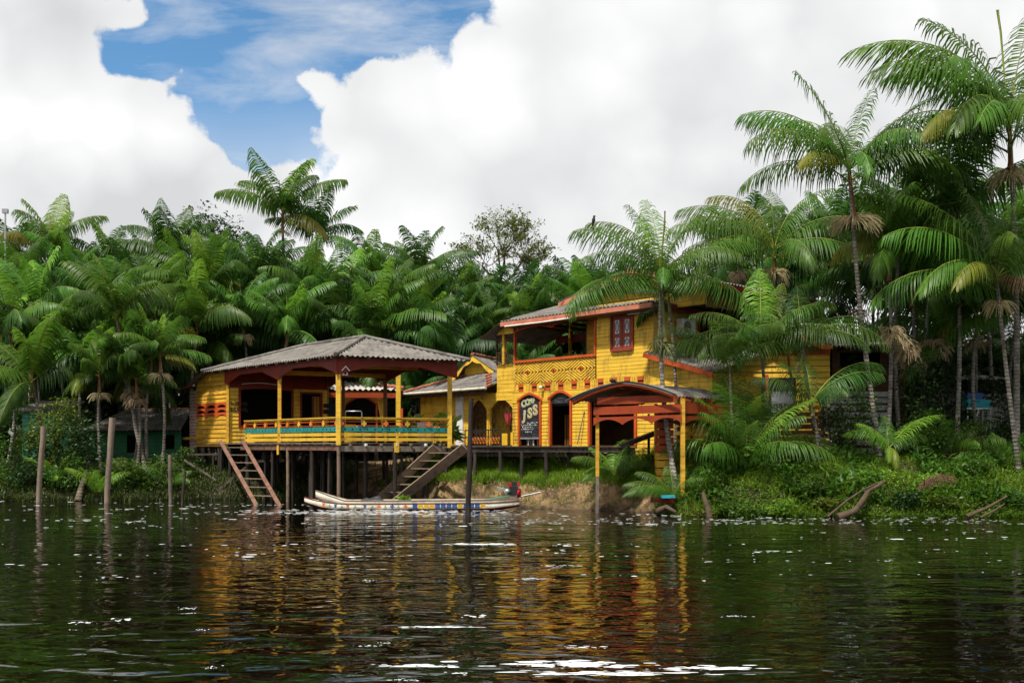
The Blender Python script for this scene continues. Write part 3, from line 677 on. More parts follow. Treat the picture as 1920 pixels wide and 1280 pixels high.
# rafters and purlins under the sheets
for i in range(14):
    t = .4+i*.95; a = E0+dl*t; k = min(1, t/3.1, (EW-t)/4.4)
    x = MB(); x.bar(a+Vector((0, 0, -.07)), a+(R0-E0-dl*3.09)*k+Vector((0, 0, -.07)), .06, .09); x.build('rafter', M['greywood'], ro)
for i in range(6):
    t = .45+i*1.06; a = E0+dr*t; k = min(1, t/3.1, (EL-t)/3.1)
    dd = R0-E0; dd = dd-dr*dd.dot(dr)
    x = MB(); x.bar(a+Vector((0, 0, -.07)), a+dd*k+Vector((0, 0, -.07)), .06, .09); x.build('rafter', M['greywood'], ro)
# rear wall of the veranda: window, door, signs
tW = 10.4
FW = Fr(PP(tW, 0, 0).x, PP(tW, 0, 0).y, dr.x, dr.y, .463, -.886)
w0, w1 = FW.t(451), FW.t(546); d0, d1 = FW.t(566), FW.t(601)
x = MB(); clap(x, FW, .02, WID-.05, 2.74, 5.55, .2, [(w0, w1, 3.62, 5.5), (d0, d1, 2.7, 5.35)], seed=3, mi=0)
clap(x, FW, .02, WID-.05, 5.55, 7.2, .2, [], top=lambda t: 6.35+1.1*min(t, EL-t)/3, seed=4, mi=1)
x.build('veranda_wall', [M['yellow'], M['red']], pav)
wf = MB()
wf.fbox(FW, w0-.11, w0, 3.5, 5.6, -.02, .06); wf.fbox(FW, w1, w1+.11, 3.5, 5.6, -.02, .06); wf.fbox(FW, w0, w1, 3.5, 3.62, -.02, .06)
wf.fband(FW, [w0+(w1-w0)*i/8 for i in range(9)], lambda t: arch_z(t, w0, w1, 5.42, .1), lambda t: arch_z(t, w0, w1, 5.58, .1), -.02, .06)
wn = wf.build('wide_window', M['red'], pav)
x = MB(); x.tube([FW.p(w0+.05+(w1-w0)*.7*i/8, 5.72+.08*math.sin(math.pi*i/8), .09) for i in range(9)], .02, 6); x.build('white_tube', M['white'], wn)
df = MB(); df.fbox(FW, d0-.1, d0, 2.74, 5.3, -.02, .06); df.fbox(FW, d1, d1+.1, 2.74, 5.3, -.02, .06); df.fbox(FW, d0-.1, d1+.1, 5.3, 5.4, -.02, .06)
dn = df.build('door', M['red'], pav)
x = MB(); x.fbox(FW, d0, d0+.02, 2.74, 5.3, -.4, 0); x.fbox(FW, d0+.55, d1, 2.74, 5.2, -.06, -.03); x.build('door_leaf', M['brownwood'], dn)
for i in range(9):
    x = MB(); c = d0+.62+.055*i; x.tube([FW.p(c, 2.9+.02*i, .0+.01*(i % 2)), FW.p(c+.02, 4.2, .01), FW.p(c, 5.15, 0)], .013, 5); x.build('beaded_strand', M['bpaint_yl'] if i % 3 else M['redplastic'], dn)
text_mesh('sign_lettering', 'NÃO FUME', .27, M['ink'], pav, FW, .14, 4.63, .045, bold=.008, sx=.62)
text_mesh('sign_lettering', 'INFLAMÁVEL', .27, M['ink'], pav, FW, .10, 4.33, .045, bold=.008, sx=.58)
for zz in (4.6, 4.28):
    x = MB(); a = FW.t(606); x.fbox(FW, a, a+.95, zz, zz+.22, .03, .05); x.build('dark_sign_board', M['black'], pav)
# the enclosed room at the left end
FR_ = Fr(cP.x, cP.y, dl.x, dl.y, -.745, -.667)
top_room = lambda t: 6.38-(0 if t < 13 else (t-13)*.25)
x = MB(); zl0, zl1 = 4.03, 4.80
clap(x, FR_, tW+.02, LEN, 2.55, 6.4, .225, [(tW+.05, LEN-.02, zl0, zl1)], top=top_room, seed=6)
x.build('room_wall', M['yellow_old'], pav)
x = MB(); tt = [tW+.05+(LEN-tW-.08)*i/72 for i in range(73)]
def lun(row):
    zb = zl0+(2-row)*.255
    def lo(t):
        k = ((t-tW-.05)/(LEN-tW-.08)*3) % 1; x_ = (k-.5)/.40
        return zb+(.15*math.sqrt(max(0, 1-x_*x_)) if abs(x_) < 1 else 0)
    return zb, lo
for row in range(3):
    zb, lo = lun(row); x.fband(FR_, tt, lo, lambda t, zb=zb: zb+.262, -.01, .04)
x.build('lunette_vent_panel', M['orange'], pav)
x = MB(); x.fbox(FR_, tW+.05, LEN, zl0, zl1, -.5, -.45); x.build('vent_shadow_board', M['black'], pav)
x = MB(); x.fbox(FR_, 13.2, 15.7, 2.92, 3.06, .05, .1); x.build('loose_board', M['yellow_old'], pav)
FS = Fr(PP(LEN, 0, 0).x, PP(LEN, 0, 0).y, dr.x, dr.y, -.463, .886)
x = MB(); clap(x, FS, 0, WID, 2.5, 6.0, .22, [], seed=8); x.build('room_end_wall', M['yellow_old'], pav)
x = MB(); clap(x, Fr(PP(0, WID, 0).x, PP(0, WID, 0).y, dl.x, dl.y, .745, .667), tW, LEN, 2.5, 6.4, .22, [], seed=9); x.build('room_rear_wall', M['yellow_old'], pav)
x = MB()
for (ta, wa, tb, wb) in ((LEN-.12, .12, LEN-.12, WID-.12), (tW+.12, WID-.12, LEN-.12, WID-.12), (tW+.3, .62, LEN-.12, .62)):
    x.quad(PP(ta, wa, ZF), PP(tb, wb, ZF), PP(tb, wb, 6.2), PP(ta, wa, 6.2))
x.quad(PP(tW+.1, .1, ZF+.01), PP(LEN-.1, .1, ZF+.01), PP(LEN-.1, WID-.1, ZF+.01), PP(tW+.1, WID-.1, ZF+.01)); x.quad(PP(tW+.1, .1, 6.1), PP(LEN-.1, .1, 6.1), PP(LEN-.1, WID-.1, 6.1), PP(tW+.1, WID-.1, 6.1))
x.build('painted_shade_lining', M['black'], pav)  # black lining added so the room inside reads as unlit
x = MB(); x.fbox(FR_, 14.12, 15.0, 2.35, 5.55, -.5, -.02); x.build('brick_pier', M['brick'], pav)
x = MB(); roof_quad(x, FR_.p(14.1, 5.75, .45), FR_.p(15.6, 5.62, .45), FR_.p(15.6, 6.0, -1.0), FR_.p(14.1, 6.1, -1.0), .22, .045); x.build('pier_tile_roof', M['tile'], pav)
# small fittings
def bulb(p, name='fixture'):
    l_ = MB(); l_.lathe(p, [(.0, .0), (.05, .0), (.05, .08), (.0, .09)], 8); o = l_.build(name, M['blackmetal'], pav)
    l_ = MB(); l_.lathe(Vector(p)+Vector((-.09, -.03, .04)), [(.0, -.06), (.045, -.045), (.06, 0), (.045, .045), (.0, .06)], 10); l_.build('bulb', M['whiteplastic'], o)
bulb(FL.p(.55, 6.33, .2)); bulb(FR_.p(13.98, 5.75, .1))
bh = thing('birdhouse', 'little white birdhouse with a pitched roof hung on the corner post of the pavilion', 'birdhouse', P(645, 704, 42.75))
c = P(645, 704, 42.75)
fb = Fr(c.x, c.y, dr.x, dr.y, .463, -.886)
x = MB(); x.fprism(fb, [(-.11, .0+c.z), (.14, c.z), (.14, c.z+.24), (.015, c.z+.36), (-.11, c.z+.24)], -.1, .1); x.build('box', M['white'], bh)
x = MB(); x.fprism(fb, [(-.18, c.z+.2), (-.15, c.z+.18), (.015, c.z+.36), (.18, c.z+.18), (.21, c.z+.2), (.015, c.z+.42)], -.16, .2); x.build('roof', M['white'], bh)
x = MB(); x.fprism(fb, [(-.03+.015, c.z+.05), (.075, c.z+.05), (.075, c.z+.17), (-.015, c.z+.17)], .1, .106); x.build('entrance', M['black'], bh)
x = MB(); x.fbox(fb, -.16, .34, c.z-.05, c.z-.006, -.14, .3); x.build('perch_board', M['red'], bh)

# the two stairs that go down to the water
def stair(name, label, cat, a0, a1, b0, b1, sw, sh, nt, mat, tmat):
    """stringers a0->a1 and b0->b1 (top to foot) with treads between them"""
    lo = min(a1, b1, key=lambda p: p.z); o = thing(name, label, cat, (lo.x, lo.y, lo.z))
    for p, q_ in ((a0, a1), (b0, b1)):
        x = MB(); side = (b0-a0).normalized(); d = (q_-p).normalized(); up = side.cross(d)
        x.bar(p, q_, sh, sw, side) ; x.build('stringer', mat, o)
    for i in range(nt):
        k = (i+.7)/nt; p, q_ = a0.lerp(a1, k), b0.lerp(b1, k)
        if p.z < .05: continue
        d = (a1-a0); d.z = 0; d.normalize()
        x = MB(); x.bar(p, q_, .22 if nt == 7 else .09, .045, (0, 0, 1)); x.build('tread', tmat, o)
stair('wooden_ladder_stair', 'steep pinkish wooden ladder from the left room of the pavilion down into the water', 'ladder',
      P(414, 829, 49.0), P(482, 950, 43.4), P(456, 829, 48.6), P(526, 952, 43.0), .17, .24, 8, M['pinkwood'], M['stairwood'])
stair('landing_stair', 'broad weathered plank stair between the pavilion deck and the canoes', 'stairs',
      P(818, 838, 44.0), P(706, 941, 44.6), P(872, 838, 41.9), P(742, 941, 43.4), .09, .42, 7, M['stairwood'], M['stairwood'])
# ------------------------------------------------------------------ the main two-storey house
Z0 = 2.62
A_ = (.134, 50.0); dH = Vector((.6835, -.73, 0)).normalized(); dS = Vector((.73, .6835, 0)).normalized()
FH = Fr(A_[0], A_[1], dH.x, dH.y, -dS.x, -dS.y)           # river facade
T = FH.t
hs = thing('main_house', 'two-storey yellow board house with orange trim and diamond-patterned balcony', 'house', (*FH.p(4.4, 0, -3).xy, Z0))
tC = T(1225); tL = T(932); tB1 = T(1117)
FSd = Fr(FH.p(tC, 0).x, FH.p(tC, 0).y, dS.x, dS.y, dH.x, dH.y)   # right-hand side wall
DEP = 10.0
zb0, zb1, zsill, ztop, zeave = 5.26, 5.68, 6.79, 8.42, 8.82
# ground-floor openings (t0, t1, spring, rise)
D1 = (T(976), T(1013)); D2 = (T(1034), T(1070)); D3 = (T(1108), T(1191))
# lower wall in boards, flat band over the doors, then the vent band
for i, (ta, tb) in enumerate(((T(961), D1[0]-.02), (D1[1]+.02, D2[0]-.02), (D2[1]+.02, D3[0]-.02), (D3[1]+.02, T(1232)))):
    x = MB(); clap(x, FH, ta, tb, 2.0 if i == 3 else Z0-.05, 4.72, .17, seed=21+i, lap=.02, gap=.010); x.build('lower_wall', M['yellow'], hs)
x = MB()
ts = list(np.linspace(T(961), D3[0], 90))
def lowz(t):
    for a, b in (D1, D2):
        if a-.1 <= t <= b+.1: return arch_z(t, a-.1, b+.1, 4.78, .34)
    return 4.72
x.fband(FH, ts, lowz, lambda t: zb0, -.02, .035)
x.fband(FH, list(np.linspace(D3[0], T(1232), 12)), lambda t: 4.72, lambda t: zb0, -.02, .035)
x.build('flat_band', M['yellow'], hs)
def arched_frame(a, b, name, mat, z0, zs, rise, w=.12, n1=.09):
    m_ = MB(); m_.fbox(FH, a-w, a, z0, zs, -.05, n1); m_.fbox(FH, b, b+w, z0, zs, -.05, n1)
    tt = [a-w-.06+(b-a+2*w+.12)*i/16 for i in range(17)]
    m_.fband(FH, tt, lambda t: arch_z(t, a-w-.06, b+w+.06, zs, rise), lambda t: arch_z(t, a-w-.06, b+w+.06, zs+.11, rise), -.05, n1+.01)
    return m_.build(name, mat, hs)
d_1 = arched_frame(*D1, 'door', M['orange'], Z0, 4.76, .33); d_2 = arched_frame(*D2, 'door', M['orange'], Z0, 4.8, .33)
d_3 = arched_frame(*D3, 'wide_opening', M['orange'], Z0, 4.70, .0, .13)
# blackboard that closes the first door down to knee height
bb = MB(); tt = [D1[0]+(D1[1]-D1[0])*i/14 for i in range(15)]
zz = 2.98
while zz < 4.7:
    bb.fband(FH, [D1[0], D1[1]], lambda t: zz, lambda t: min(zz+.13, 4.72), .0, .012); zz += .137
bb.fband(FH, tt, lambda t: 4.70, lambda t: arch_z(t, D1[0]-.18, D1[1]+.18, 4.74, .33), .0, .012)
bo = bb.build('blackboard', M['blackboard'], d_1)
wD = D1[1]-D1[0]
def letters(body, t, z, size, rot, mat, back, sx, sh=0.):
    text_mesh('board_lettering', body, size, back, d_1, FH, t, z, .018, extrude=.003, rot=rot, sx=sx, bold=.030)
    text_mesh('board_lettering', body, size, mat, d_1, FH, t, z, .026, extrude=.003, rot=rot, sx=sx, bold=.004)
letters('C', D1[0]+.10*wD, 4.47, .46, .35, M['lettergreen'], M['chalk'], 1.0); letters('O', D1[0]+.29*wD, 4.56, .42, .3, M['lettergreen'], M['chalk'], .9)
letters('M', D1[0]+.47*wD, 4.65, .32, .28, M['lettergreen'], M['chalk'], .9); letters('P', D1[0]+.66*wD, 4.71, .30, .25, M['lettergreen'], M['chalk'], .8)
letters('J', D1[0]+.14*wD, 3.88, .66, -.08, M['letter'], M['chalk'], 1.05); letters('S', D1[0]+.37*wD, 3.98, .68, -.05, M['letter'], M['chalk'], 1.0); letters('S', D1[0]+.64*wD, 4.12, .68, 0, M['letter'], M['chalk'], 1.05)
ck = MB(); r = random.Random(3)
for row, (a, b, z) in enumerate([(.35, .9, 3.70), (.06, .82, 3.59), (.1, .6, 3.49), (.05, .65, 3.39), (.25, .55, 3.26)]):
    t = a
    while t < b:
        w = r.uniform(.02, .05); h = r.uniform(.03, .08)
        ck.fprism(FH, [(D1[0]+t*wD, z), (D1[0]+(t+w)*wD, z+r.uniform(-.02, .02)), (D1[0]+(t+w)*wD, z+h), (D1[0]+(t+.3*w)*wD, z+h*.9)], .013, .016)
        t += w+r.uniform(.01, .05)
ck.build('chalk_marks', M['chalk'], d_1)
ck = MB(); ck.fbox(FH, D1[0], D1[1], 2.92, 3.0, -.02, .03); ck.build('counter_edge', M['greyslat'], d_1)
# things of the dark bar inside
x = MB(); x.fbox(FH, D2[0], D2[1], 4.52, 4.62, -.5, -.1); x.fband(FH, [D2[0]+(D2[1]-D2[0])*i/8 for i in range(9)], lambda t: 4.62, lambda t: arch_z(t, D2[0]-.1, D2[1]+.1, 4.72, .33), -.03, 0)
x.build('rolled_shutter', M['blackboard'], d_2)
x = MB()
x.fbox(FH, T(962), T(1228), Z0, zb0, -5.0, -4.9); x.fbox(FH, T(962), T(963), Z0, zb0, -4.9, -.05); x.fbox(FH, T(1227), T(1228), Z0, zb0, -4.9, -.05)
x.fbox(FH, T(962), T(1228), zb0+.1, zb0+.2, -4.9, -.05); x.fbox(FH, T(962), T(1228), Z0-.12, Z0-.02, -4.9, -.02)
x.build('bar_room', M['brownwood'], hs)
x = MB(); x.fbox(FH, T(1053), T(1068), Z0, 3.55, -1.6, -1.0); x.fbox(FH, T(1050), T(1069), 3.55, 3.61, -1.65, -.95); x.build('counter', M['greywall'], hs)
x = MB()
for u in (1036, 1041, 1046): x.fbox(FH, T(u), T(u)+.1, Z0, 4.1, -.9, -.84)
x.build('open_door_leaf', M['brownwood'], hs)
# vents between the floors
x = MB(); x.fbox(FH, T(961), T(1232), zb0, zb1, -.06, .0); x.build('vent_band', M['yellow'], hs)
for i in range(10):
    u = 977+24.9*i; t = T(u); x = MB()
    x.fbox(FH, t-.17, t+.17, zb0+.24, zb1-.02, .002, .03); x.fbox(FH, t-.17, t+.17, zb0+.03, zb0+.15, .002, .03)
    o = x.build('vent_panel', M['orange'], hs)
    x = MB(); x.fbox(FH, t-.17, t+.17, zb0+.15, zb0+.24, .001, .006); x.build('vent_slot', M['black'], o)
    t2 = T(u+12.4); x = MB()
    for k in (-.10, 0, .10): x.fbox(FH, t2+k-.035, t2+k+.035, zb0+.0, zb1, .002, .028)
    x.build('vent_slat', M['yellow'], hs)
x = MB(); x.fbox(FH, T(961), T(1232), zb0-.03, zb0+.004, .0, .045); x.build('band_moulding', M['yellow'], hs)
# diamond-slatted balcony front
t0, t1 = T(966.5), tB1-.01
x = MB(); x.fbox(FH, t0, t1, zb1, zsill-.06, -.04, .0); x.build('balcony_front', surf('balcony_backing_paint', (.24, .12, .02), .8, .2), hs)
def diamonds(za, zb, cells, name, clipfn=None, ntop=None):
    xm = MB(); w = (t1-t0)/cells; hgt = zb-za; cz = (za+zb)/2; stp = .23
    for c in range(cells):
        cx = t0+w*(c+.5); sl_ = hgt/w*1.05
        k = .09
        while k < w/2+hgt/2/sl_:
            for sx in (-1, 1):
                for sz in (-1, 1):
                    # slat along |dx| + |dz|/sl = k
                    pts = []
                    for dz in (0, hgt/2):
                        dx = k-dz/sl_
                        pts.append((dx, dz))
                    (xa, zaa), (xb, zbb) = pts
                    if xa > w/2:
                        zaa = (k-w/2)*sl_; xa = w/2
                    if xb < 0: xb = 0; zbb = k*sl_
                    if zaa >= hgt/2-.01: continue
                    a = (cx+sx*xa, cz+sz*zaa); b = (cx+sx*xb, cz+sz*zbb)
                    if clipfn is not None:
                        if not (clipfn(a[0]) < a[1] and clipfn(b[0]) < b[1]):
                            # shorten from the lower end
                            (lo_, hi_) = (a, b) if a[1] < b[1] else (b, a)
                            if clipfn(hi_[0]) >= hi_[1]: continue
                            q_ = 0
                            for s_ in range(21):
                                q_ = s_/20; pt = (lo_[0]+(hi_[0]-lo_[0])*q_, lo_[1]+(hi_[1]-lo_[1])*q_)
                                if clipfn(pt[0]) < pt[1]: break
                            a, b = pt, hi_
                    hw_ = .032
                    xm.fprism(FH, [(a[0], a[1]-hw_*1.3), (b[0], b[1]-hw_*1.3), (b[0], b[1]+hw_*1.3), (a[0], a[1]+hw_*1.3)], .0, .032)
            k += stp
    return xm.build(name, M['yellow'], hs)
dsl = diamonds(zb1+.0, zsill-.07, 3, 'diamond_slats')
for c in range(3):
    cx = t0+(t1-t0)/3*(c+.5); cz = (zb1+zsill-.07)/2; x = MB()
    x.fprism(FH, [(cx-.10, cz), (cx, cz-.15), (cx+.10, cz), (cx, cz+.15)], .03, .045); o = x.build('diamond_boss', M['orange'], hs)
    x = MB(); x.fprism(FH, [(cx-.05, cz), (cx, cz-.08), (cx+.05, cz), (cx, cz+.08)], .046, .05); x.build('boss_hole', M['black'], o)
# balcony opening: sill, jambs, scalloped head
x = MB(); x.fbox(FH, t0-.06, t1+.06, zsill-.07, zsill+.05, -.06, .09); x.build('balcony_sill', M['orange'], hs)
def scal(t):
    k = (t-t0)/(t1-t0); return ztop-.12+.20*abs(math.sin(math.pi*k*2))**.8-(.06 if k < .5 else -.06)
ts = list(np.linspace(t0, t1, 61))
x = MB(); x.fbox(FH, t0-.06, t0+.03, zsill+.05, scal(t0)+.05, -.06, .085); x.fbox(FH, t1-.03, t1+.06, zsill+.05, scal(t1)+.05, -.06, .085)
x.fband(FH, ts, lambda t: scal(t), lambda t: scal(t)+.07, -.06, .085); x.build('balcony_frame', M['orange'], hs)
x = MB(); x.fband(FH, ts, lambda t: scal(t)+.06, lambda t: zeave+.1, -.05, .0); x.build('balcony_header', surf('header_backing_paint', (.06, .03, .008), .8, .2), hs)
diamonds(ztop-.55, zeave+.12, 3, 'header_slats', clipfn=lambda t: scal(t)+.1)
# upper wall right of the balcony, with its carved window
W1 = (T(1149), T(1186)); zw0, zw1 = 6.93, 8.42
x = MB(); clap(x, FH, tB1+.05, tC, zb1, zeave+.25, .17, [(W1[0], W1[1], zw0, zw1)], seed=31, lap=.012, gap=.011); x.build('upper_wall', M['yellow'], hs)
x = MB(); x.fbox(FH, W1[0]-.09, W1[0], zw0-.08, zw1, -.02, .09); x.fbox(FH, W1[1], W1[1]+.09, zw0-.08, zw1, -.02, .09); x.fbox(FH, W1[0], W1[1], zw0-.08, zw0, -.02, .12); x.fbox(FH, W1[0]-.09, W1[1]+.09, zw1, zw1+.1, -.02, .09)
wn = x.build('carved_window', M['windowwood'], hs)
wm_ = (W1[0]+W1[1])/2
for a, b in ((W1[0]+.01, wm_-.012), (wm_+.012, W1[1]-.01)):
    x = MB(); x.fbox(FH, a, b, zw0+.01, zw1-.01, -.01, .03); o = x.build('shutter', M['windowwood'], wn)
    c = (a+b)/2; hw = (b-a)*.22
    for z0_, z1_ in ((zw0+.14, zw0+.52), (zw0+.72, zw1-.16)):
        x = MB(); x.fprism(FH, [(c-hw, z0_), (c+hw, z0_), (c+hw, z1_), (c-hw, z1_)], .031, .036); x.build('pane', M['glass'], o)
        x = MB(); zc = (z0_+z1_)/2
        x.tube([FH.p(c+hw*.8*math.sin(k*math.pi/4), zc+(z1_-z0_)*.4*math.cos(k*math.pi/4), .05) for k in range(9)], .012, 5); x.bar(FH.p(c, z0_, .05), FH.p(c, z1_, .05), .015, .015); x.build('iron_scroll', M['iron'], o)
x = MB()
for k in range(9): x.bar(FH.p(W1[0]-.07+.02*(k % 2), zw0+.02+.16*k, .10), FH.p(W1[0]-.02-.02*(k % 2), zw0+.16+.16*k, .10), .02, .02)
for k in range(10): x.bar(FH.p(W1[0]-.08+.145*k, zw1+.02, .1), FH.p(W1[0]+.06+.145*k, zw1+.12, .1), .02, .02)
x.build('iron_edging', M['iron'], wn)
# inside of the balcony: back wall, inner doorway, ceiling, floor
x = MB(); ti = T(1060)+.2
x.fbox(FH, T(938), tC, zb1+.02, zb1+.12, -4.2, -.06); x.build('upper_floor', M['brownwood'], hs)
x = MB(); clap(x, Fr(FH.p(ti, 0, -1.3).x, FH.p(ti, 0, -1.3).y, dH.x, dH.y, -dS.x, -dS.y), 0, tB1-ti+.3, zsill-1, 9, 3, [(1.15, 2.05, 0, 8.2)], seed=33, lap=.0)
x.build('balcony_inner_wall', M['yellow_old'], hs)
x = MB(); f2 = Fr(FH.p(ti, 0, -1.3).x, FH.p(ti, 0, -1.3).y, dH.x, dH.y, -dS.x, -dS.y)
x.fbox(f2, 1.05, 1.15, zb1, 8.3, -.05, .06); x.fbox(f2, 2.05, 2.15, zb1, 8.3, -.05, .06); x.fbox(f2, 1.15, 2.05, 8.2, 8.3, -.05, .06); o = x.build('inner_doorway', M['red'], hs)
x = MB(); x.fbox(f2, 1.1, 2.1, zb1, 8.3, -1.5, -1.45); x.build('dark_opening', M['black'], o)
x = MB(); x.fbox(FH, ti-.05, ti, zb1+.1, 9, -4.2, -1.3); x.fbox(FH, tB1, tB1+.06, zb1+.1, 9, -4.2, -.1); x.build('partition', M['brownwood'], hs)
x = MB(); x.tube([FH.p(T(1041), 8.5, -1.), FH.p(T(1041), 8.1, -1.), FH.p(T(1041), 7.85, -1.)], [.03, .05, .07], 7); x.build('hanging_lamp', M['bpaint_yl'], hs)
for u, n in ((999, -4.0), (966, -4.0), (1040, -4.0)):
    x = MB(); x.fbox(FH, T(u), T(u)+.14, zb1, 8.5, n, n+.14); x.build('balcony_post', M['yellow_old'], hs)
x = MB(); x.fbox(FH, T(940), tC, 8.05, 8.45, -4.05, -3.95); x.build('rear_beam', M['red'], hs)
for k in range(5):
    x = MB(); t = T(970)+1.1*k; x.bar(FH.p(t, 8.72, -.05), FH.p(t, 8.55, -4.0), .08, .14); x.build('ceiling_joist', M['brownwood'], hs)
for n in (-1.2, -2.6):
    x = MB(); x.fbox(FH, T(966), tB1, 8.62, 8.72, n, n+.08); x.build('ceiling_joist', M['brownwood'], hs)
# piece of wall and iron-railed balcony left of the facade corner
x = MB(); clap(x, FH, tL, T(966.5), 4.9, 6.75, .2, [], seed=35, lap=.012, gap=.011); x.build('left_wall', M['yellow'], hs)
il = MB()
il.bar(FH.p(tL, 6.72, .06), FH.p(T(963), 6.72, .06), .04, .04); il.bar(FH.p(tL, 7.32, .06), FH.p(T(963), 7.32, .06), .04, .04)
tw = T(963)-tL
for k in range(7): il.bar(FH.p(tL+tw*k/6, 6.72, .06), FH.p(tL+tw*k/6, 7.32, .06), .022, .022)
for k in range(3):
    a, b = tL+tw*k/3, tL+tw*(k+1)/3
    il.bar(FH.p(a, 6.74, .06), FH.p(b, 7.30, .06), .02, .02); il.bar(FH.p(b, 6.74, .06), FH.p(a, 7.30, .06), .02, .02)
il.build('iron_railing', M['iron'], hs)
x = MB(); x.fbox(FH, T(944), T(944)+.16, 6.7, 8.2, -.05, .1); x.build('balcony_post', M['yellow_old'], hs)
x = MB(); x.fbox(FH, tL-.02, tL+.05, 6.7, 8.2, -.02, .06); tt = [tL+tw*i/14 for i in range(15)]
lo = lambda t: 7.75+.22*math.sin(math.pi*(t-tL)/tw)
x.fband(FH, tt, lo, lambda t: lo(t)+.05, -.02, .05); x.fbox(FH, tL, T(963), 8.18, 8.24, -.02, .05)
for k in range(9):
    a = tL+tw*k/9; x.bar(FH.p(a, lo(a)+.02, .02), FH.p(a+tw/9, 8.2, .02), .025, .025); x.bar(FH.p(a+tw/9, lo(a+tw/9)+.02, .02), FH.p(a, 8.2, .02), .025, .025)
x.build('iron_arch_screen', M['iron'], hs)
x = MB(); x.fprism(FH, [(tL, 8.24), (T(963), 8.24), (T(963), 8.85), (tL+.25, 8.45)], -.05, .03); x.build('gable_board', M['yellow'], hs)
x = MB(); roof_quad(x, FH.p(tL-.75, 8.05, .6), FH.p(tL-.75, 8.05, -4.2), FH.p(T(966), 8.95, -4.2), FH.p(T(966), 8.95, .6), .2, .025); x.build('left_roof', M['roof'], hs)
# side wall with air conditioner and window
x = MB(); SW = (3.3, 5.1, 6.95, 8.45)
clap(x, FSd, 0, DEP, 2.2, zeave+.25, .2, [SW], seed=37, lap=.012, gap=.008); x.build('side_wall', surf('bleached_yellow_paint', (.62, .40, .10), .7, .25, 1.6, dirt=(.3, .18, .06), damt=.6), hs)
x = MB(); x.fbox(FSd, SW[0]-.1, SW[0], SW[2], SW[3], -.02, .08); x.fbox(FSd, SW[1], SW[1]+.1, SW[2], SW[3], -.02, .08); x.fbox(FSd, SW[0]-.1, SW[1]+.1, SW[3], SW[3]+.1, -.02, .08); x.fbox(FSd, SW[0]-.1, SW[1]+.1, SW[2]-.1, SW[2], -.02, .1); o = x.build('side_window', M['windowwood'], hs)
x = MB(); x.fbox(FSd, SW[0], SW[1], SW[2], SW[3], -.1, -.06); x.build('pane', M['black'], o)
x = MB(); clap(x, Fr(FH.p(T(940), 0, -DEP).x, FH.p(T(940), 0, -DEP).y, dH.x, dH.y, dS.x, dS.y), 5.2, tC-T(940), 2.2, 9, .25, [], seed=39); x.build('rear_wall', M['yellow_old'], hs)
# low roof with fascia
OV = .75; te0, te1 = FH.t(937, OV), tC+.55
ze = FH.z(1080, 583, OV)-.02
mr = MB(); pit = math.tan(R(16)); HW = DEP/2+OV
upF = (-FH.n+Vector((0, 0, pit))).normalized(); Ls = HW/math.cos(R(16))
roof_face(mr, FH.p(te0, ze, OV), FH.d, te1-te0, upF, lambda s: min(Ls, (te1-te0-s)/math.cos(R(16))*1.0) if (te1-te0-s) < HW else Ls)
Eb = FH.p(te1, ze, OV); upR = (-FH.d+Vector((0, 0, pit))).normalized(); DR = DEP+2*OV
roof_face(mr, Eb, -FH.n, DR, upR, lambda s: Ls*min(1, s/HW, (DR-s)/HW))
roof_face(mr, FH.p(te0, ze, -DEP-OV), FH.d, te1-te0, (FH.n+Vector((0, 0, pit))).normalized(), lambda s: Ls if (te1-te0-s) > HW else max(0, (te1-te0-s)/math.cos(R(16))))
mro = mr.build('lower_roof', M['roof'], hs)
x = MB(); x.fbox(FH, te0, te1, ze-.24, ze-.03, OV-.06, OV-.02); x.build('front_fascia', M['pinkish'], mro)
x = MB(); FRs = Fr(Eb.x, Eb.y, dS.x, dS.y, dH.x, dH.y); x.fbox(FRs, 0.02, DR, ze-.24, ze-.03, -.06, -.02); x.build('side_fascia', M['red'], mro)
x = MB(); x.fbox(FH, te0+.2, te1-.1, ze-.30, ze-.26, .0, OV-.1); x.build('soffit', M['brownwood'], mro)
x = MB(); x.tube([FH.p(te0+.35, ze-.27, OV-.01), FH.p((te0+t1)/2, ze-.29, OV-.01), FH.p(t1-.9, ze-.27, OV-.01)], .035, 6); x.build('gutter_pipe', M['white'], mro)
x = MB(); x.tube([FH.p(T(1184), ze-.34, .25), FH.p(T(1222), ze-.34, .25)], .035, 6); x.build('gutter_pipe', M['white'], mro)
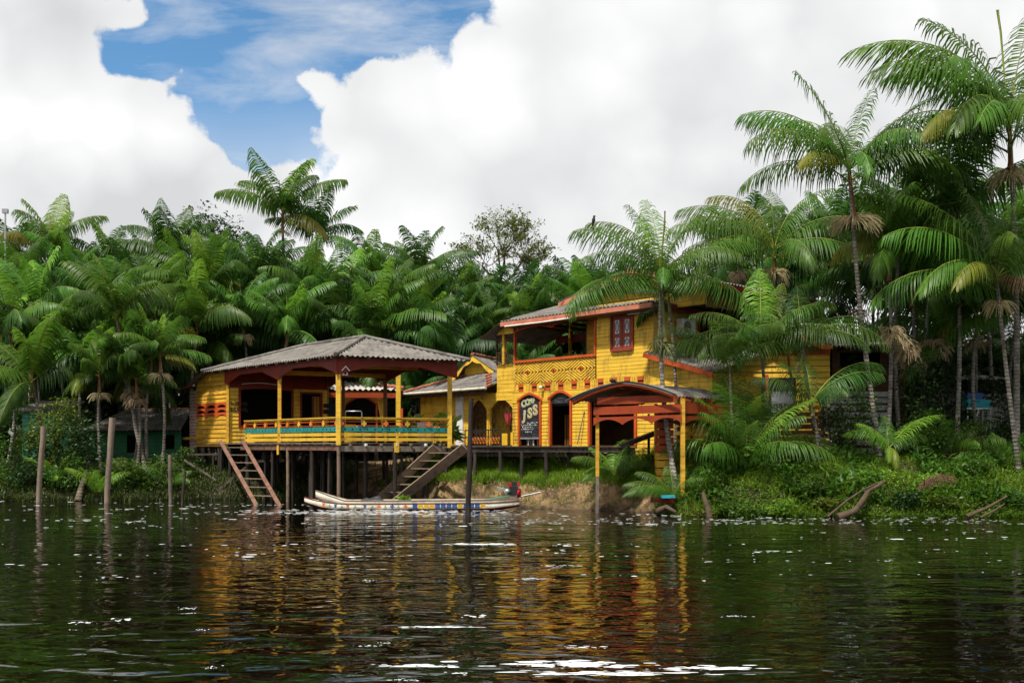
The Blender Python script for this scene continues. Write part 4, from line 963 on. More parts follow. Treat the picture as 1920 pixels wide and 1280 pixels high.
# raised upper roof with its carved bargeboard
nU = -1.0; FU = Fr(FH.p(0, 0, nU).x, FH.p(0, 0, nU).y, dH.x, dH.y, -dS.x, -dS.y)
ua, ub = FU.t(1046, .9), FU.t(1330, .9); um = (ua+ub)/2
zU0 = FU.z(1046, 566, .9); zU1 = zU0+.95
x = MB()
for (ta, tb) in ((ua, um), (ub, um)):
    e = Vector(FU.p(ta, zU0, .9)); upv = (FU.d*(tb-ta)+Vector((0, 0, zU1-zU0))); Lu = upv.length
    roof_face(x, e, -FU.n, 10.5, upv, lambda s: Lu)
uo = x.build('upper_roof', M['roof'], hs)
for (ta, tb, nm) in ((ua, um, 0), (ub, um, 1)):
    x = MB(); sgn = 1 if tb > ta else -1; zl = lambda t: zU0+(zU1-zU0)*(t-ta)/(tb-ta)
    aa, bb_ = min(ta, tb), max(ta, tb)
    x.fband(FU, [aa, bb_], lambda t: zl(t)-.27, lambda t: zl(t)-.035, .83, .88); o = x.build('bargeboard', M['pinkish'], uo)
    for k in range(7):
        t = ta+(tb-ta)*(k+.5)/7; zc = zl(t)-.15; x = MB()
        if k % 2: x.fprism(FU, [(t-.06, zc), (t, zc-.07), (t+.06, zc), (t, zc+.07)], .88, .885)
        else: x.fprism(FU, [(t-.14, zc-.08), (t-.08, zc-.08), (t+.12, zc+.09), (t+.06, zc+.09)], .88, .885)
        x.build('cut_out', M['black'], o)
x = MB(); FRu = Fr(FU.p(ub, 0, .9).x, FU.p(ub, 0, .9).y, dS.x, dS.y, dH.x, dH.y); x.fbox(FRu, .02, 10.5, zU0-.25, zU0-.04, -.07, -.02); x.build('side_fascia', M['red'], uo)
x = MB(); x.tube([FU.p(um, zU1+.04, .9-10.5*i/20)+Vector((0, 0, .02*(i % 2))) for i in range(21)], .1, 7); x.build('ridge_cap', M['tile'], uo)
x = MB(); x.fprism(FU, [(ua+.8, ze-.1), (ub-.8, ze-.1), (ub-.8, zU0), (um, zU1-.1), (ua+.8, zU0)], -.05, 0); x.build('gable_wall', M['yellow'], hs)
FUr = Fr(FU.p(ub-.8, 0, 0).x, FU.p(ub-.8, 0, 0).y, dS.x, dS.y, dH.x, dH.y)
x = MB(); x.fbox(FUr, 0.02, 9.4, ze-.2, zU0, -.06, 0); x.build('clerestory_wall', M['brownwood'], hs)
FUl = Fr(FU.p(ua+.8, 0, 0).x, FU.p(ua+.8, 0, 0).y, dS.x, dS.y, -dH.x, -dH.y)
x = MB(); x.fbox(FUl, 0.02, 9.4, ze-.2, zU0, -.06, 0); x.build('clerestory_wall', M['brownwood'], hs)
# side extension under its own low roof
FX = Fr(FH.p(tC, 0).x, FH.p(tC, 0).y, dH.x, dH.y, -dS.x, -dS.y)
e0, e1 = FX.t(1229), FX.t(1336)
sa, sb = P(1206, 660, FX.Y(1206, .35)), P(1336, 697, FX.Y(1336, .35))
zr = lambda t: sa.z+(sb.z-sa.z)*(t-FX.t(1206, .35))/(FX.t(1336, .35)-FX.t(1206, .35))
x = MB(); clap(x, FX, .02, e1, 2.2, 6.7, .19, [(FX.t(1272), FX.t(1300), 4.3, 5.0)], top=lambda t: zr(t)-.12, seed=41, lap=.012, gap=.011); x.build('extension_wall', M['yellow'], hs)
x = MB(); x.fbox(FX, FX.t(1272), FX.t(1300), 4.3, 5.0, -.12, -.06); x.build('extension_window', M['orange'], hs)
x = MB()
bk = -FX.n*3.6
roof_quad(x, sa, sb, sb+bk+Vector((0, 0, .95)), sa+bk+Vector((0, 0, .95)), .2, .025); eo = x.build('extension_roof', M['roof'], hs)
x = MB(); x.bar(sa+Vector((0, 0, -.12)), sb+Vector((0, 0, -.12)), .04, .2); x.build('extension_fascia', M['orange'], eo)
x = MB(); x.fbox(Fr(FX.p(e1, 0).x, FX.p(e1, 0).y, dS.x, dS.y, dH.x, dH.y), 0.02, 3.6, 2.2, 5.6, -.06, 0); x.build('extension_end_wall', M['yellow'], hs)
# fittings on the facade
def spot(u, v, cap, o=hs):
    p = FH.p(T(u), FH.z(u, v), .07); x = MB(); x.lathe(p, [(.0, -.03), (.05, -.03), (.05, .06), (0, .06)], 9, axis=FH.n); b_ = x.build('fixture', M['blackmetal'], o)
    x = MB(); x.lathe(p+FH.n*.12+FH.d*(-.06), [(0, -.08), (.06, -.06), (.09, .02), (.07, .08), (0, .10)], 10, axis=(-.5, -.7, -.3)); x.build('fixture_head', cap, b_)
spot(1021, 726, M['whiteplastic']); spot(1154, 713, M['blackmetal'])  # white spotlight, then a small black camera built the same way
ac = thing('air_conditioner', 'white outdoor air conditioner box on the side wall behind the slim palm', 'air conditioner', FSd.p(1.9, 7.55, 0))
x = MB(); x.fbox(FSd, 1.5, 2.45, 7.55, 8.25, .1, .45); x.build('casing', M['whiteplastic'], ac)
x = MB(); cc = FSd.p(1.85, 7.9, .451); x.lathe(cc, [(.27, 0), (.27, .012), (.23, .012), (.2, .006), (.12, .012), (.05, .012), (0, .014)], 20, axis=FSd.n); x.build('fan_grille', M['greyslat'], ac)
x = MB(); x.fbox(FSd, 1.6, 1.66, 7.45, 7.55, 0, .45); x.fbox(FSd, 2.3, 2.36, 7.45, 7.55, 0, .45); x.build('bracket', M['steel'], ac)
# pole leaning at the wall, stool, umbrella
x = MB(); x.tube([FH.p(T(1089), Z0+.02, .25), FH.p(T(1097), 4.2, .05)], .022, 6); tag(x.build('broom_stick', M['greywood'], at=FH.p(T(1089), Z0, .25)), 'thin stick leaning on the yellow boards right of the open bar door', 'stick')
sp = FH.p(T(993), Z0, -.25); so_ = thing('plastic_stool', 'white plastic stool under the blackboard', 'stool', sp)
x = MB(); x.fbox(FH, T(993)-.17, T(993)+.17, Z0+.40, Z0+.45, -.42, -.08); x.build('seat', M['whiteplastic'], so_)
for a in (-.16, .16):
    for n in (-.40, -.10):
        x = MB(); x.bar(FH.p(T(993)+a*1.15, Z0, n), FH.p(T(993)+a, Z0+.4, n), .045, .05); x.build('leg', M['whiteplastic'], so_)
for dt, c_ in ((-.55, 'whiteplastic'), (.5, 'letter')):
    x = MB()
    for a in (-.14, .14): x.bar(FH.p(T(993)+dt+a, Z0, -.5), FH.p(T(993)+dt+a*.9, Z0+.5, -.5), .045, .05)
    x.fbox(FH, T(993)+dt-.15, T(993)+dt+.15, Z0+.42, Z0+.46, -.6, -.4)
    tag(x.build('plastic_stool', M[c_], at=FH.p(T(993)+dt, Z0, -.5)), 'pale stool in the dark left of the white stool under the blackboard' if dt < 0 else 'yellowish stool in the dark right of the white stool under the blackboard', 'stool')

# ------------------------------------------------------------------ arcaded annex between pavilion and house
an = thing('arcade_annex', 'low yellow annex with iron-screened arches and white pilaster beside the tall house', 'house', (*FH.p(T(880), 0, -2).xy, Z0))
FA = FH; a0, a1 = T(788), T(962)
G1 = (T(881), T(912.5)); G2 = (T(918.5), T(962.5)); zs_ = 4.42; rise_ = .55
x = MB()
def lowA(t):
    for a, b in (G1, G2):
        if a <= t <= b: return arch_z(t, a, b, zs_, rise_)
    return Z0
ts = list(np.linspace(a0, G1[0]-.001, 4))+list(np.linspace(G1[0], G1[1], 16))+list(np.linspace(G1[1]+.001, G2[0]-.001, 2))+list(np.linspace(G2[0], G2[1], 18))
x.fband(FA, ts, lowA, lambda t: 5.3, -.12, .0); x.build('arcade_wall', M['yellow'], an)
x = MB(); x.fbox(FA, T(857), T(870), Z0, 5.2, 0, .10); x.build('pilaster', M['white'], an)
x = MB(); x.fbox(FA, T(915.5)-.07, T(915.5)+.07, Z0, 4.6, .0, .05); x.build('arch_pier', M['yellow'], an)
def lattice(a, b, skip=None):
    m_ = MB(); k_ = int(round((b-a)/.34)); z0_ = Z0+.15
    for i in range(k_+1):
        t = a+(b-a)*i/k_; m_.bar(FA.p(t, Z0, -.14), FA.p(t, arch_z(t, a, b, zs_, rise_), -.14), .025, .025)
    for i in range(k_):
        ta, tb = a+(b-a)*i/k_, a+(b-a)*(i+1)/k_; z = z0_
        while z < arch_z((ta+tb)/2, a, b, zs_, rise_)-.3:
            if skip is None or not skip((ta+tb)/2):
                m_.bar(FA.p(ta, z, -.14), FA.p(tb, z+.36, -.14), .022, .022); m_.bar(FA.p(tb, z, -.14), FA.p(ta, z+.36, -.14), .022, .022)
                m_.tube([FA.p((ta+tb)/2+.07*math.cos(q_*math.pi/3), z+.18+.09*math.sin(q_*math.pi/3), -.15) for q_ in range(7)], .012, 4)
            z += .36
    return m_.build('iron_screen', M['iron'], an)
lattice(*G1); lattice(*G2, skip=lambda t: G2[0]+(G2[1]-G2[0])*.30 < t < G2[0]+(G2[1]-G2[0])*.68)
x = MB(); clap(x, Fr(FA.p(a0, 0, -1.5).x, FA.p(a0, 0, -1.5).y, dH.x, dH.y, -dS.x, -dS.y), 0, a1-a0, Z0, 5.4, .5, [(G2[0]+.6-a0, G2[0]+1.55-a0, 0, 4.55)], seed=51, lap=.01); x.build('inner_wall', M['bpaint_yl'], an)
x = MB(); x.fbox(FA, G2[0]+.5, G2[0]+1.6, Z0, 4.6, -2.2, -2.1); x.build('dark_doorway', M['black'], an)
x = MB(); x.fbox(FA, a0, a1, Z0-.12, Z0-.02, -4, 0); x.fbox(FA, a0-.1, a0, Z0, 5.3, -4, -.13); x.build('annex_floor', M['greywood'], an)
# annex roof with gutter and scalloped trim
ra, rb = FA.t(757, .7), T(931); zg = FA.z(757, 739, .7)
x = MB(); pa = math.tan(R(20)); upa = (-FA.n+Vector((0, 0, pa)))
e = Vector(FA.p(ra, zg+.05, .7)); roof_face(x, e, FA.d, rb-ra, upa, lambda s: min(3.4, (s+.05)*1.25))
ao = x.build('annex_roof', M['roof'], an)
x = MB(); x.tube([FA.p(ra, zg, .74), FA.p((ra+rb)/2, zg+.02, .74), FA.p(rb, zg+.05, .74)], .075, 8); x.build('gutter_pipe', M['hull'], ao)
x = MB(); n_ = 40
x.fband(FA, [ra+.5+(rb-ra-.6)*i/160 for i in range(161)], lambda t: zg-.16-.10*abs(math.sin((t-ra)*math.pi/.55)), lambda t: zg-.06, .60, .63); x.build('scalloped_trim', M['iron'], ao)
x = MB(); x.tube([e+Vector((0, 0, .06))+(upa.normalized()*3.4+FA.d*2.7)*(i/12)+Vector((0, 0, .03*(i % 2))) for i in range(13)], .09, 7); x.build('hip_tiles', M['tile'], ao)
x = MB(); q0 = FA.p(rb-.1, zg+.15, .6)
for i in range(5): x.tube([q0+Vector((-.02*i, .1*i, .14*i)), q0+FA.d*.0+Vector((.25, .1*i, .14*i+.12))], .07, 6)
x.build('verge_tiles', M['tile'], ao)
# small dormer gable over the annex
dy = FA.Y(895, -2.2); FD = Fr(XU(895, dy), dy, .93, -.37, -.37, -.93)
dz = lambda v: ZV(v, dy)
dt = lambda u: FD.t(u)
ap = (dt(893), dz(668)); lf = (dt(853), dz(709)); rt = (dt(933), dz(697))
x = MB()
def rake(t):
    k = (t-lf[0])/(ap[0]-lf[0]) if t < ap[0] else (rt[0]-t)/(rt[0]-ap[0])
    base = lf[1] if t < ap[0] else rt[1]; return base+(ap[1]-base)*k
def under(t):
    k = (t-lf[0])/(ap[0]-lf[0]) if t < ap[0] else (rt[0]-t)/(rt[0]-ap[0])
    return rake(t)-.10-.20*abs(math.sin(k*math.pi*1.5+.3))
x.fband(FD, list(np.linspace(lf[0], ap[0], 18))+list(np.linspace(ap[0]+.001, rt[0], 18)), under, rake, .5, .56); dm = x.build('gable_dormer', M['yellow'], an)
x = MB(); x.fprism(FD, [(dt(868), dz(745)), (rt[0]+.3, dz(745)), (rt[0], rt[1]), (ap[0], ap[1]-.1), (dt(872), dz(692))], -.1, 0); x.build('dormer_wall', M['yellow'], dm)
x = MB()
for s_ in (lf, rt):
    q0 = Vector(FD.p(s_[0], s_[1]+.03, .6)); q1 = Vector(FD.p(ap[0], ap[1]+.03, .6)); bk2 = -FD.n*3.4
    roof_quad(x, q0, q0+bk2, q1+bk2, q1, .2, .025)
x.build('dormer_roof', M['roof'], dm)
x = MB(); x.tube([FD.p(ap[0], ap[1]+.08+.03*(i % 2), .6-.25*i) for i in range(15)], .09, 7); x.build('ridge_tiles', M['tile'], dm)
um_ = FH.p(T(959), 0, .15); uz = FH.z(959, 797, .15)
ub_ = thing('umbrella', 'closed pink and red umbrella hanging in the right-hand arch of the annex', 'umbrella', (um_.x, um_.y, uz))
def UP(t, z): return FH.p(T(957)+t, uz+z, .15)
x = MB()
ribs = 8; prof = [(.0, .02), (.06, .07), (.2, .12), (.42, .17), (.56, .2), (.6, .22)]
vs = []; fs = []
for zz, rr in prof:
    for k in range(ribs*2):
        a = math.pi*k/ribs; r2 = rr*(1 if k % 2 == 0 else .72); c = UP(0, zz); vs.append(c+Vector((r2*math.cos(a), r2*math.sin(a), 0)))
for i in range(len(prof)-1):
    for k in range(ribs*2): fs.append((i*16+k, i*16+(k+1) % 16, i*16+16+(k+1) % 16, i*16+16+k))
x.add(vs, fs); x.build('cloth', M['umb'], ub_)
x = MB(); x.tube([UP(0, -.08), UP(0, .9)]+[UP(.05-.05*math.cos(q_*.6), .9+.05*math.sin(q_*.6)) for q_ in range(1, 6)], .014, 6); x.build('handle', M['brownwood'], ub_)

# ------------------------------------------------------------------ landing deck
dk = thing('landing_deck', 'dark timber walkway on posts joining the pavilion stairs to the yellow house', 'deck', (*P(1000, 860, 43.5).xy, Z0))
zd = Z0-.05
edge = [P(846, 836, 44.6), P(905, 836, 43.6), P(1014, 836, 42.6), P(1165, 836, 40.9)]
back = [FH.p(T(u), 0, -.1) for u in (800, 880, 962, 1160)]
for i in range(3):
    x = MB(); n_ = int((edge[i+1]-edge[i]).length/.2)
    for k in range(n_):
        a, b = k/n_+.004, (k+1)/n_-.004; dz_ = rnd.uniform(-.008, .008)
        q4 = [edge[i].lerp(edge[i+1], a), edge[i].lerp(edge[i+1], b), back[i].lerp(back[i+1], b), back[i].lerp(back[i+1], a)]
        x.box8([(p.x, p.y, zd-.05+dz_) for p in q4], [(p.x, p.y, zd+dz_) for p in q4])
    x.build('planking', M['darkwood'], dk)
    x = MB(); a, b = edge[i], edge[i+1]; x.bar((a.x, a.y+.12, zd-.16), (b.x, b.y+.12, zd-.16), .09, .2); x.build('edge_beam', M['darkwood'], dk)
    x = MB(); x.bar((a.x, a.y+1.2, zd-.38), (b.x, b.y+1.2, zd-.38), .1, .16); x.build('cross_beam', M['greywood'], dk)
for u, Yd in ((891, 44.0), (938, 43.3), (979, 43.0), (1024, 42.6), (1026, 44.4), (1066, 42.9), (1098, 42.4), (1128, 42.0), (1050, 44.2), (960, 44.8), (915, 45.2), (1000, 45.5), (1085, 44.6)):
    p = P(u, 850, Yd); x = MB(); g_ = zt(p.x, p.y); x.tube([(p.x+rnd.uniform(-.04, .04), p.y, g_-.4), (p.x, p.y, zd-.2)], [rnd.uniform(.08, .11), .085], 7)
    x.build('deck_post', M['darkwood'], dk)
# little black gate rail in front of the arches
gr = thing('deck_railing', 'low black railing panel with orange scrollwork in front of the annex arches', 'railing', FH.p(T(875), Z0, .9))
FG = Fr(FH.p(0, 0, .9).x, FH.p(0, 0, .9).y, dH.x, dH.y, -dS.x, -dS.y); ga, gb = FG.t(872), FG.t(938)
x = MB(); x.bar(FG.p(ga, 3.38), FG.p(gb, 3.38), .05, .06); x.bar(FG.p(ga, 3.05), FG.p(gb, 3.05), .03, .04)
for k in range(4): x.bar(FG.p(ga+(gb-ga)*k/3, Z0), FG.p(ga+(gb-ga)*k/3, 3.4), .06, .06)
x.build('frame', M['blackmetal'], gr)
x = MB()
for k in range(12):
    t = ga+.1+(gb-ga-.2)*k/11; x.tube([FG.p(t+.07*math.cos(q_*.7), 2.85+.16*math.sin(q_*.7), .0) for q_ in range(9)], .02, 5)
x.build('scrollwork', M['bpaint_or'], gr)
x = MB(); x.fbox(FG, gb+.12, gb+.5, Z0, 3.2, -.05, 0); x.fbox(FG, gb+.75, gb+.92, Z0, 3.25, -.05, 0); x.build('gate_panel', M['bpaint_yl'], gr)

# ------------------------------------------------------------------ shed behind the pavilion
sh = thing('striped_roof_shed', 'low yellow shed with a striped corrugated roof seen through the open pavilion', 'shed', P(690, 835, 56))
yS = 55.0; FSH = Fr(XU(640, yS), yS, 1, .12, .12, -1); s0, s1 = FSH.t(640), FSH.t(722)
def sz(v): return ZV(v, yS)
oa, ob = FSH.t(648), FSH.t(708)
x = MB(); ts = [s0]+list(np.linspace(oa, ob, 20))+[s1]
x.fband(FSH, ts, lambda t: arch_z(t, oa, ob, sz(756), sz(741)-sz(756)) if oa <= t <= ob else Z0, lambda t: sz(733), -.1, 0); x.build('wall', M['yellow'], sh)
x = MB(); x.fband(FSH, list(np.linspace(oa, ob, 16)), lambda t: arch_z(t, oa, ob, sz(756), sz(741)-sz(756))-.12, lambda t: arch_z(t, oa, ob, sz(756), sz(741)-sz(756)), 0, .05); x.fbox(FSH, ob-.1, ob, Z0, sz(757), 0, .05); x.build('arch_trim', M['orange'], sh)
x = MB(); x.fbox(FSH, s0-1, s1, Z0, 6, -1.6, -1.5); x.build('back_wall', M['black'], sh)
x = MB(); x.fbox(FSH, s0-1, FSH.t(752), sz(746), sz(737), .5, .56); x.build('fascia', M['shelter_red'], sh)
x = MB(); roof_quad(x, FSH.p(FSH.t(622), sz(731), .6), FSH.p(FSH.t(757), sz(731), .6), FSH.p(FSH.t(735), sz(716), -2.6), FSH.p(FSH.t(600), sz(706), -2.6), .3, .05); x.build('roof', M['roof_pale'], sh)
x = MB(); x.tube([FSH.p(FSH.t(757), sz(730), .6).lerp(FSH.p(FSH.t(665), sz(712), -2.7), i/14)+Vector((0, 0, .06+.05*(i % 2))) for i in range(15)], .10, 6); x.build('ridge_tiles', M['tile'], sh)
x = MB(); p = P(747, 780, 52.5); x.box(p.x-.12, p.x+.12, p.y-.12, p.y+.12, Z0, 6.4); tag(x.build('yellow_post', M['yellow'], at=(p.x, p.y, Z0)), 'plain yellow post standing behind the pavilion beside the leafy plants', 'post')
x = MB(); p = P(752, 780, 53.5); x.box(p.x-.1, p.x+.1, p.y-.1, p.y+.1, Z0, 4.6); tag(x.build('red_post', M['orange'], at=(p.x, p.y, Z0)), 'short orange post just right of the plain yellow post', 'post')
# furniture seen over the railing
x = MB(); c = FSH.p(FSH.t(664), Z0, .8); a = [(-.45, 0), (-.45, 1.75), (-.4, 1.85), (.4, 1.85), (.45, 1.75), (.45, 0)]
x.tube([(c.x+p_[0], c.y, Z0+p_[1]) for p_ in a], .035, 7); x.tube([(c.x-.45, c.y, Z0+1.0), (c.x+.45, c.y, Z0+1.0)], .03, 6); tag(x.build('tubular_frame', M['steel'], at=(c.x, c.y, Z0)), 'grey tubular metal frame standing in front of the dark shed arch', 'frame')
def barrel(u, Y, r_, h, mat, label):
    p = P(u, 800, Y); x = MB(); x.lathe((p.x, p.y, ZF), [(0, 0), (r_*.9, 0), (r_, .05), (r_, h*.33), (r_*1.03, h*.35), (r_, h*.37), (r_, h*.66), (r_*1.03, h*.68), (r_, h*.7), (r_, h-.04), (r_*.85, h), (0, h)], 16)
    tag(x.build('barrel', mat, at=(p.x, p.y, ZF)), label, 'barrel')
barrel(797, 45.3, .36, .95, M['mint_pale'], 'pale barrel behind the right end of the pavilion railing'); barrel(657, 44.4, .28, .82, M['bpaint_yl'], 'orange-brown tub behind the railing beside the corner post'); barrel(681, 45.0, .26, .8, M['blue'], 'dark blue drum behind the railing right of the orange tub')
# ------------------------------------------------------------------ boat shelter
bs = thing('boat_shelter', 'red-beamed open shelter with a low arched roof on yellow posts at the bank', 'shelter', (*P(1200, 900, 39.5).xy, 1.0))
yf = 38.4
fl, fr_ = P(1120, 770, yf), P(1280, 770, 38.0)
FSf = Fr(fl.x, fl.y, fr_.x-fl.x, fr_.y-fl.y); 
if FSf.n.y > 0: FSf.n = -FSf.n
tw_ = (Vector((fr_.x, fr_.y, 0))-Vector((fl.x, fl.y, 0))).length
zS = lambda v: ZV(v, 38.3)
bdir = Vector((.73, .685, 0)).normalized(); BD = 3.6
def BSx(t, n, z): v = FSf.o+FSf.d*t+bdir*n; return Vector((v.x, v.y, z))
def sp_(t, n, z0, z1, w, mat, tilt=0):
    a, b = BSx(t, n, z0), BSx(t, n, z1); x = MB(); x.bar((a.x+tilt, a.y, a.z), b, w, w, (0, 1, 0)); return x.build('post', mat, bs)
sp_(0, 0, -1.0, 1.42, .125, M['greywood']); sp_(0, 0, 1.42, 3.95, .13, M['yellow_old']); sp_(tw_, 0, .6, 4.4, .16, M['yellow_old']); sp_(0, BD, 1., 4.3, .15, M['yellow_old']); sp_(tw_, BD, 1., 4.3, .15, M['brownwood'])
# roof: shallow arch across, ridge running back
tl, tr = FSf.t(1074), FSf.t(1268); tp = FSf.t(1172)
zl_, zp, zr_ = zS(752)+.03, zS(718), zS(743)
def arcz(t):
    if t < tp: k = (t-tl)/(tp-tl); return zl_+(zp-zl_)*(1-(1-k)**1.55)
    k = (tr-t)/(tr-tp); return zr_+(zp-zr_)*(1-(1-k)**1.6)
x = MB(); nseg = 14; ts = [tl+(tr-tl)*i/nseg for i in range(nseg+1)]
rows = int((BD+1.0)/.2*6); vs = []; fs = []
for i, t in enumerate(ts):
    for j in range(rows+1):
        n_ = -.45+(BD+1.0)*j/rows; vs.append(BSx(t, n_, arcz(t)+.024*math.sin(2*math.pi*n_/.2)-.03*max(0, n_)*.3))
for i in range(nseg):
    for j in range(rows): k = i*(rows+1)+j; fs.append((k, k+rows+1, k+rows+2, k+1))
x.add(vs, fs, 0, True); sro = x.build('roof', M['roof'], bs)
x = MB(); x.fband(FSf, ts, lambda t: arcz(t)-.13, lambda t: arcz(t)-.04, .33, .37); x.build('arched_fascia', M['orange'], sro)
x = MB(); x.fband(FSf, ts, lambda t: arcz(t)-.02, lambda t: arcz(t)+.05, .36, .42); x.build('roof_edge', M['blackmetal'], sro)
for n_ in (.0, 1.2, 2.4, 3.6):
    x = MB(); pts = [BSx(t, n_, arcz(t)-.12) for t in ts]
    for a, b in zip(pts[:-1], pts[1:]): x.bar(a, b, .06, .12)
    x.build('arched_rafter', M['shelter_red'], sro)
x = MB(); x.bar(BSx(tp, -.3, zp-.16), BSx(tp, BD, zp-.2), .08, .14); x.build('ridge_beam', M['shelter_red'], sro)
t0_, t1_ = FSf.t(1113), FSf.t(1277)
FS0 = FSf
for (va, vb, ta, tb) in ((759, 745, FSf.t(1120), FSf.t(1268)), (778, 763, t0_, t1_)):
    x = MB(); x.fband(FSf, [ta, (ta+tb)/2, tb], lambda t: zS(va)+(t-ta)*.03, lambda t: zS(vb)+(t-ta)*.03, .09, .13); x.build('cross_beam', M['shelter_red'], bs)
x = MB(); tq = [t0_+(t1_-t0_)*i/48 for i in range(49)]
x.fband(FSf, tq, lambda t: zS(798)+(t-t0_)*.03+.22*abs(math.sin(math.pi*(t-t0_)/(t1_-t0_)*3))**.8, lambda t: zS(785)+(t-t0_)*.03+.05, .10, .15); x.build('scalloped_beam', M['shelter_red'], bs)
FSr = Fr(BSx(tw_, 0, 0).x, BSx(tw_, 0, 0).y, bdir.x, bdir.y)
if FSr.n.x < 0: FSr.n = -FSr.n
x = MB(); tq = [BD*i/32 for i in range(33)]
x.fband(FSr, tq, lambda t: zS(796)+.2*abs(math.sin(math.pi*t/BD*2))**.8, lambda t: zS(780), .02, .07); x.fband(FSr, [0, BD], lambda t: zS(775), lambda t: zS(755), .02, .07); x.build('side_beam', M['shelter_red'], bs)
FSb = Fr(BSx(0, BD, 0).x, BSx(0, BD, 0).y, FSf.d.x, FSf.d.y, FSf.n.x, FSf.n.y)
x = MB(); x.fband(FSb, [tw_*i/48 for i in range(49)], lambda t: zS(802)+.25*abs(math.sin(math.pi*t/tw_*3))**.8, lambda t: zS(785), .02, .06); x.fband(FSb, [0, tw_], lambda t: zS(776), lambda t: zS(760), .02, .06); x.build('rear_beam', M['red'], bs)
for k, (t, n) in enumerate(((.6, .1), (1.9, .1), (2.6, .1))):
    p = BSx(t, n, zS(779)); x = MB(); x.box(p.x-.04, p.x+.04, p.y-.04, p.y+.04, p.z, p.z+.07); x.build('hook', M['blackmetal'], bs)
# stacked slat pier and slatted fence beneath the shelter
sl_ = thing('slat_pier', 'corner pier of stacked boards, red above and yellow below, under the shelter roof', 'pier', P(1245, 890, 39.4))
for i in range(13):
    v0 = 775+i*14.5; p = P(1246, v0, 39.4); z1_ = p.z; x = MB(); w = .33
    x.box(p.x-w, p.x+w*.95, p.y-.3, p.y+.3, z1_-.29, z1_-.03); x.build('board', M['shelter_red'] if i < 5 else (M['yellow_old'] if i < 9 else M['darkwood']), sl_)
x = MB(); p = P(1246, 800, 39.5); x.box(p.x-.2, p.x+.2, p.y-.2, p.y+.2, .2, 3.8); x.build('core', M['black'], sl_)
sf = thing('yellow_slat_fence', 'yellow horizontal slats with dark gaps under the right end of the shelter', 'fence', P(1310, 850, 42))
f3 = Fr(XU(1288, 42), 42, 1, .1, .1, -1)
for i in range(6):
    z = 4.18-.42*i*.82-.02; x = MB(); x.fbox(f3, f3.t(1268), f3.t(1352), z-.09, z+.06, 0, .04); x.build('slat', M['yellow'], sf)
for u in (1270, 1296, 1350): x = MB(); x.fbox(f3, f3.t(u), f3.t(u)+.12, 1.5, 4.5, -.1, -.002); x.build('fence_post', M['brownwood'], sf)
x = MB(); x.fbox(f3, f3.t(1262), f3.t(1352), 1.3, 4.6, -1.2, -1.15); x.build('dark_panel', M['black'], sf)
# mossy ramp down from the house
rp = thing('mossy_ramp', 'dark mossy plank ramp rising to the right under the shelter', 'ramp', P(1170, 842, 41.2))
a, b = P(1163, 838, 41.0), P(1232, 812, 41.3); x = MB(); x.bar(a, b, .1, .16); x.build('beam', M['darkwood'], rp)
x = MB()
for i in range(14): p = a.lerp(b, (i+.5)/14); x.box(p.x-.05, p.x+.05, p.y-.05, p.y+1.0, p.z+.085, p.z+.12)
x.build('treads', M['darkwood'], rp)
for k in (.25, .8): p = a.lerp(b, k); x = MB(); x.bar((p.x, p.y+.3, 1.5), (p.x, p.y+.3, p.z), .1, .1, (0, 1, 0)); x.build('ramp_post', M['darkwood'], rp)
for (ya, yb, za, zb) in ((42.2, 42.4, 1.6, 2.5),):
    pass

# ------------------------------------------------------------------ gabled yellow building on the right
gb_ = thing('gabled_house', 'yellow slatted house with orange scalloped bargeboards half hidden by palms', 'house', P(1440, 850, 46))
f4 = Fr(XU(1330, 44.6), 44.6, 1, -.06, -.06, -1)
q = lambda u, v, n=0.: (f4.t(u, n), f4.z(u, v, n))
gl, ga_, gr_ = q(1314, 664, .6), q(1442, 612, .6), q(1562, 646, .6)
def rk(t): return gl[1]+(ga_[1]-gl[1])*(t-gl[0])/(ga_[0]-gl[0]) if t < ga_[0] else gr_[1]+(ga_[1]-gr_[1])*(gr_[0]-t)/(gr_[0]-ga_[0])
ts = list(np.linspace(gl[0], gr_[0], 90))
x = MB(); x.fband(f4, ts, lambda t: rk(t)-.16-.16*abs(math.sin((t-gl[0])*math.pi/1.45)), lambda t: rk(t)-.03, .55, .6); bgo = x.build('bargeboard', M['orange'], gb_)
x = MB()
for s_ in (gl, gr_):
    q0 = f4.p(s_[0], s_[1]+.02, .62); q1 = f4.p(ga_[0], ga_[1]+.02, .62); b2 = -f4.n*6.5
    roof_quad(x, q0, q0+b2, q1+b2, q1, .2, .025)
x.build('roof', M['roof'], gb_)
x = MB(); wl, wr_ = f4.t(1333), f4.t(1556)
clap(x, f4, wl, wr_, 2.0, 7.9, .26, [(f4.t(1402), f4.t(1436), 0, 5.6), (f4.t(1440), f4.t(1492), 3.6, 5.75)], top=lambda t: rk(t)-.15, seed=61, lap=.05); x.build('wall', M['yellow'], gb_)
x = MB(); x.fbox(f4, f4.t(1396), f4.t(1402), 2, 5.75, 0, .1); x.fbox(f4, f4.t(1434), f4.t(1440), 2, 5.75, 0, .1); x.fbox(f4, f4.t(1338), f4.t(1556), 6.65, 6.85, .05, .1); x.build('trim_posts', M['orange'], gb_)
x = MB(); x.fbox(f4, f4.t(1440), f4.t(1492), 3.6, 5.75, -.3, -.2); x.build('window_board', M['greyslat'], gb_)
x = MB(); x.fbox(f4, wl, wr_, 2, 6.6, -2.1, -2.0); x.build('dark_backing', M['black'], gb_)
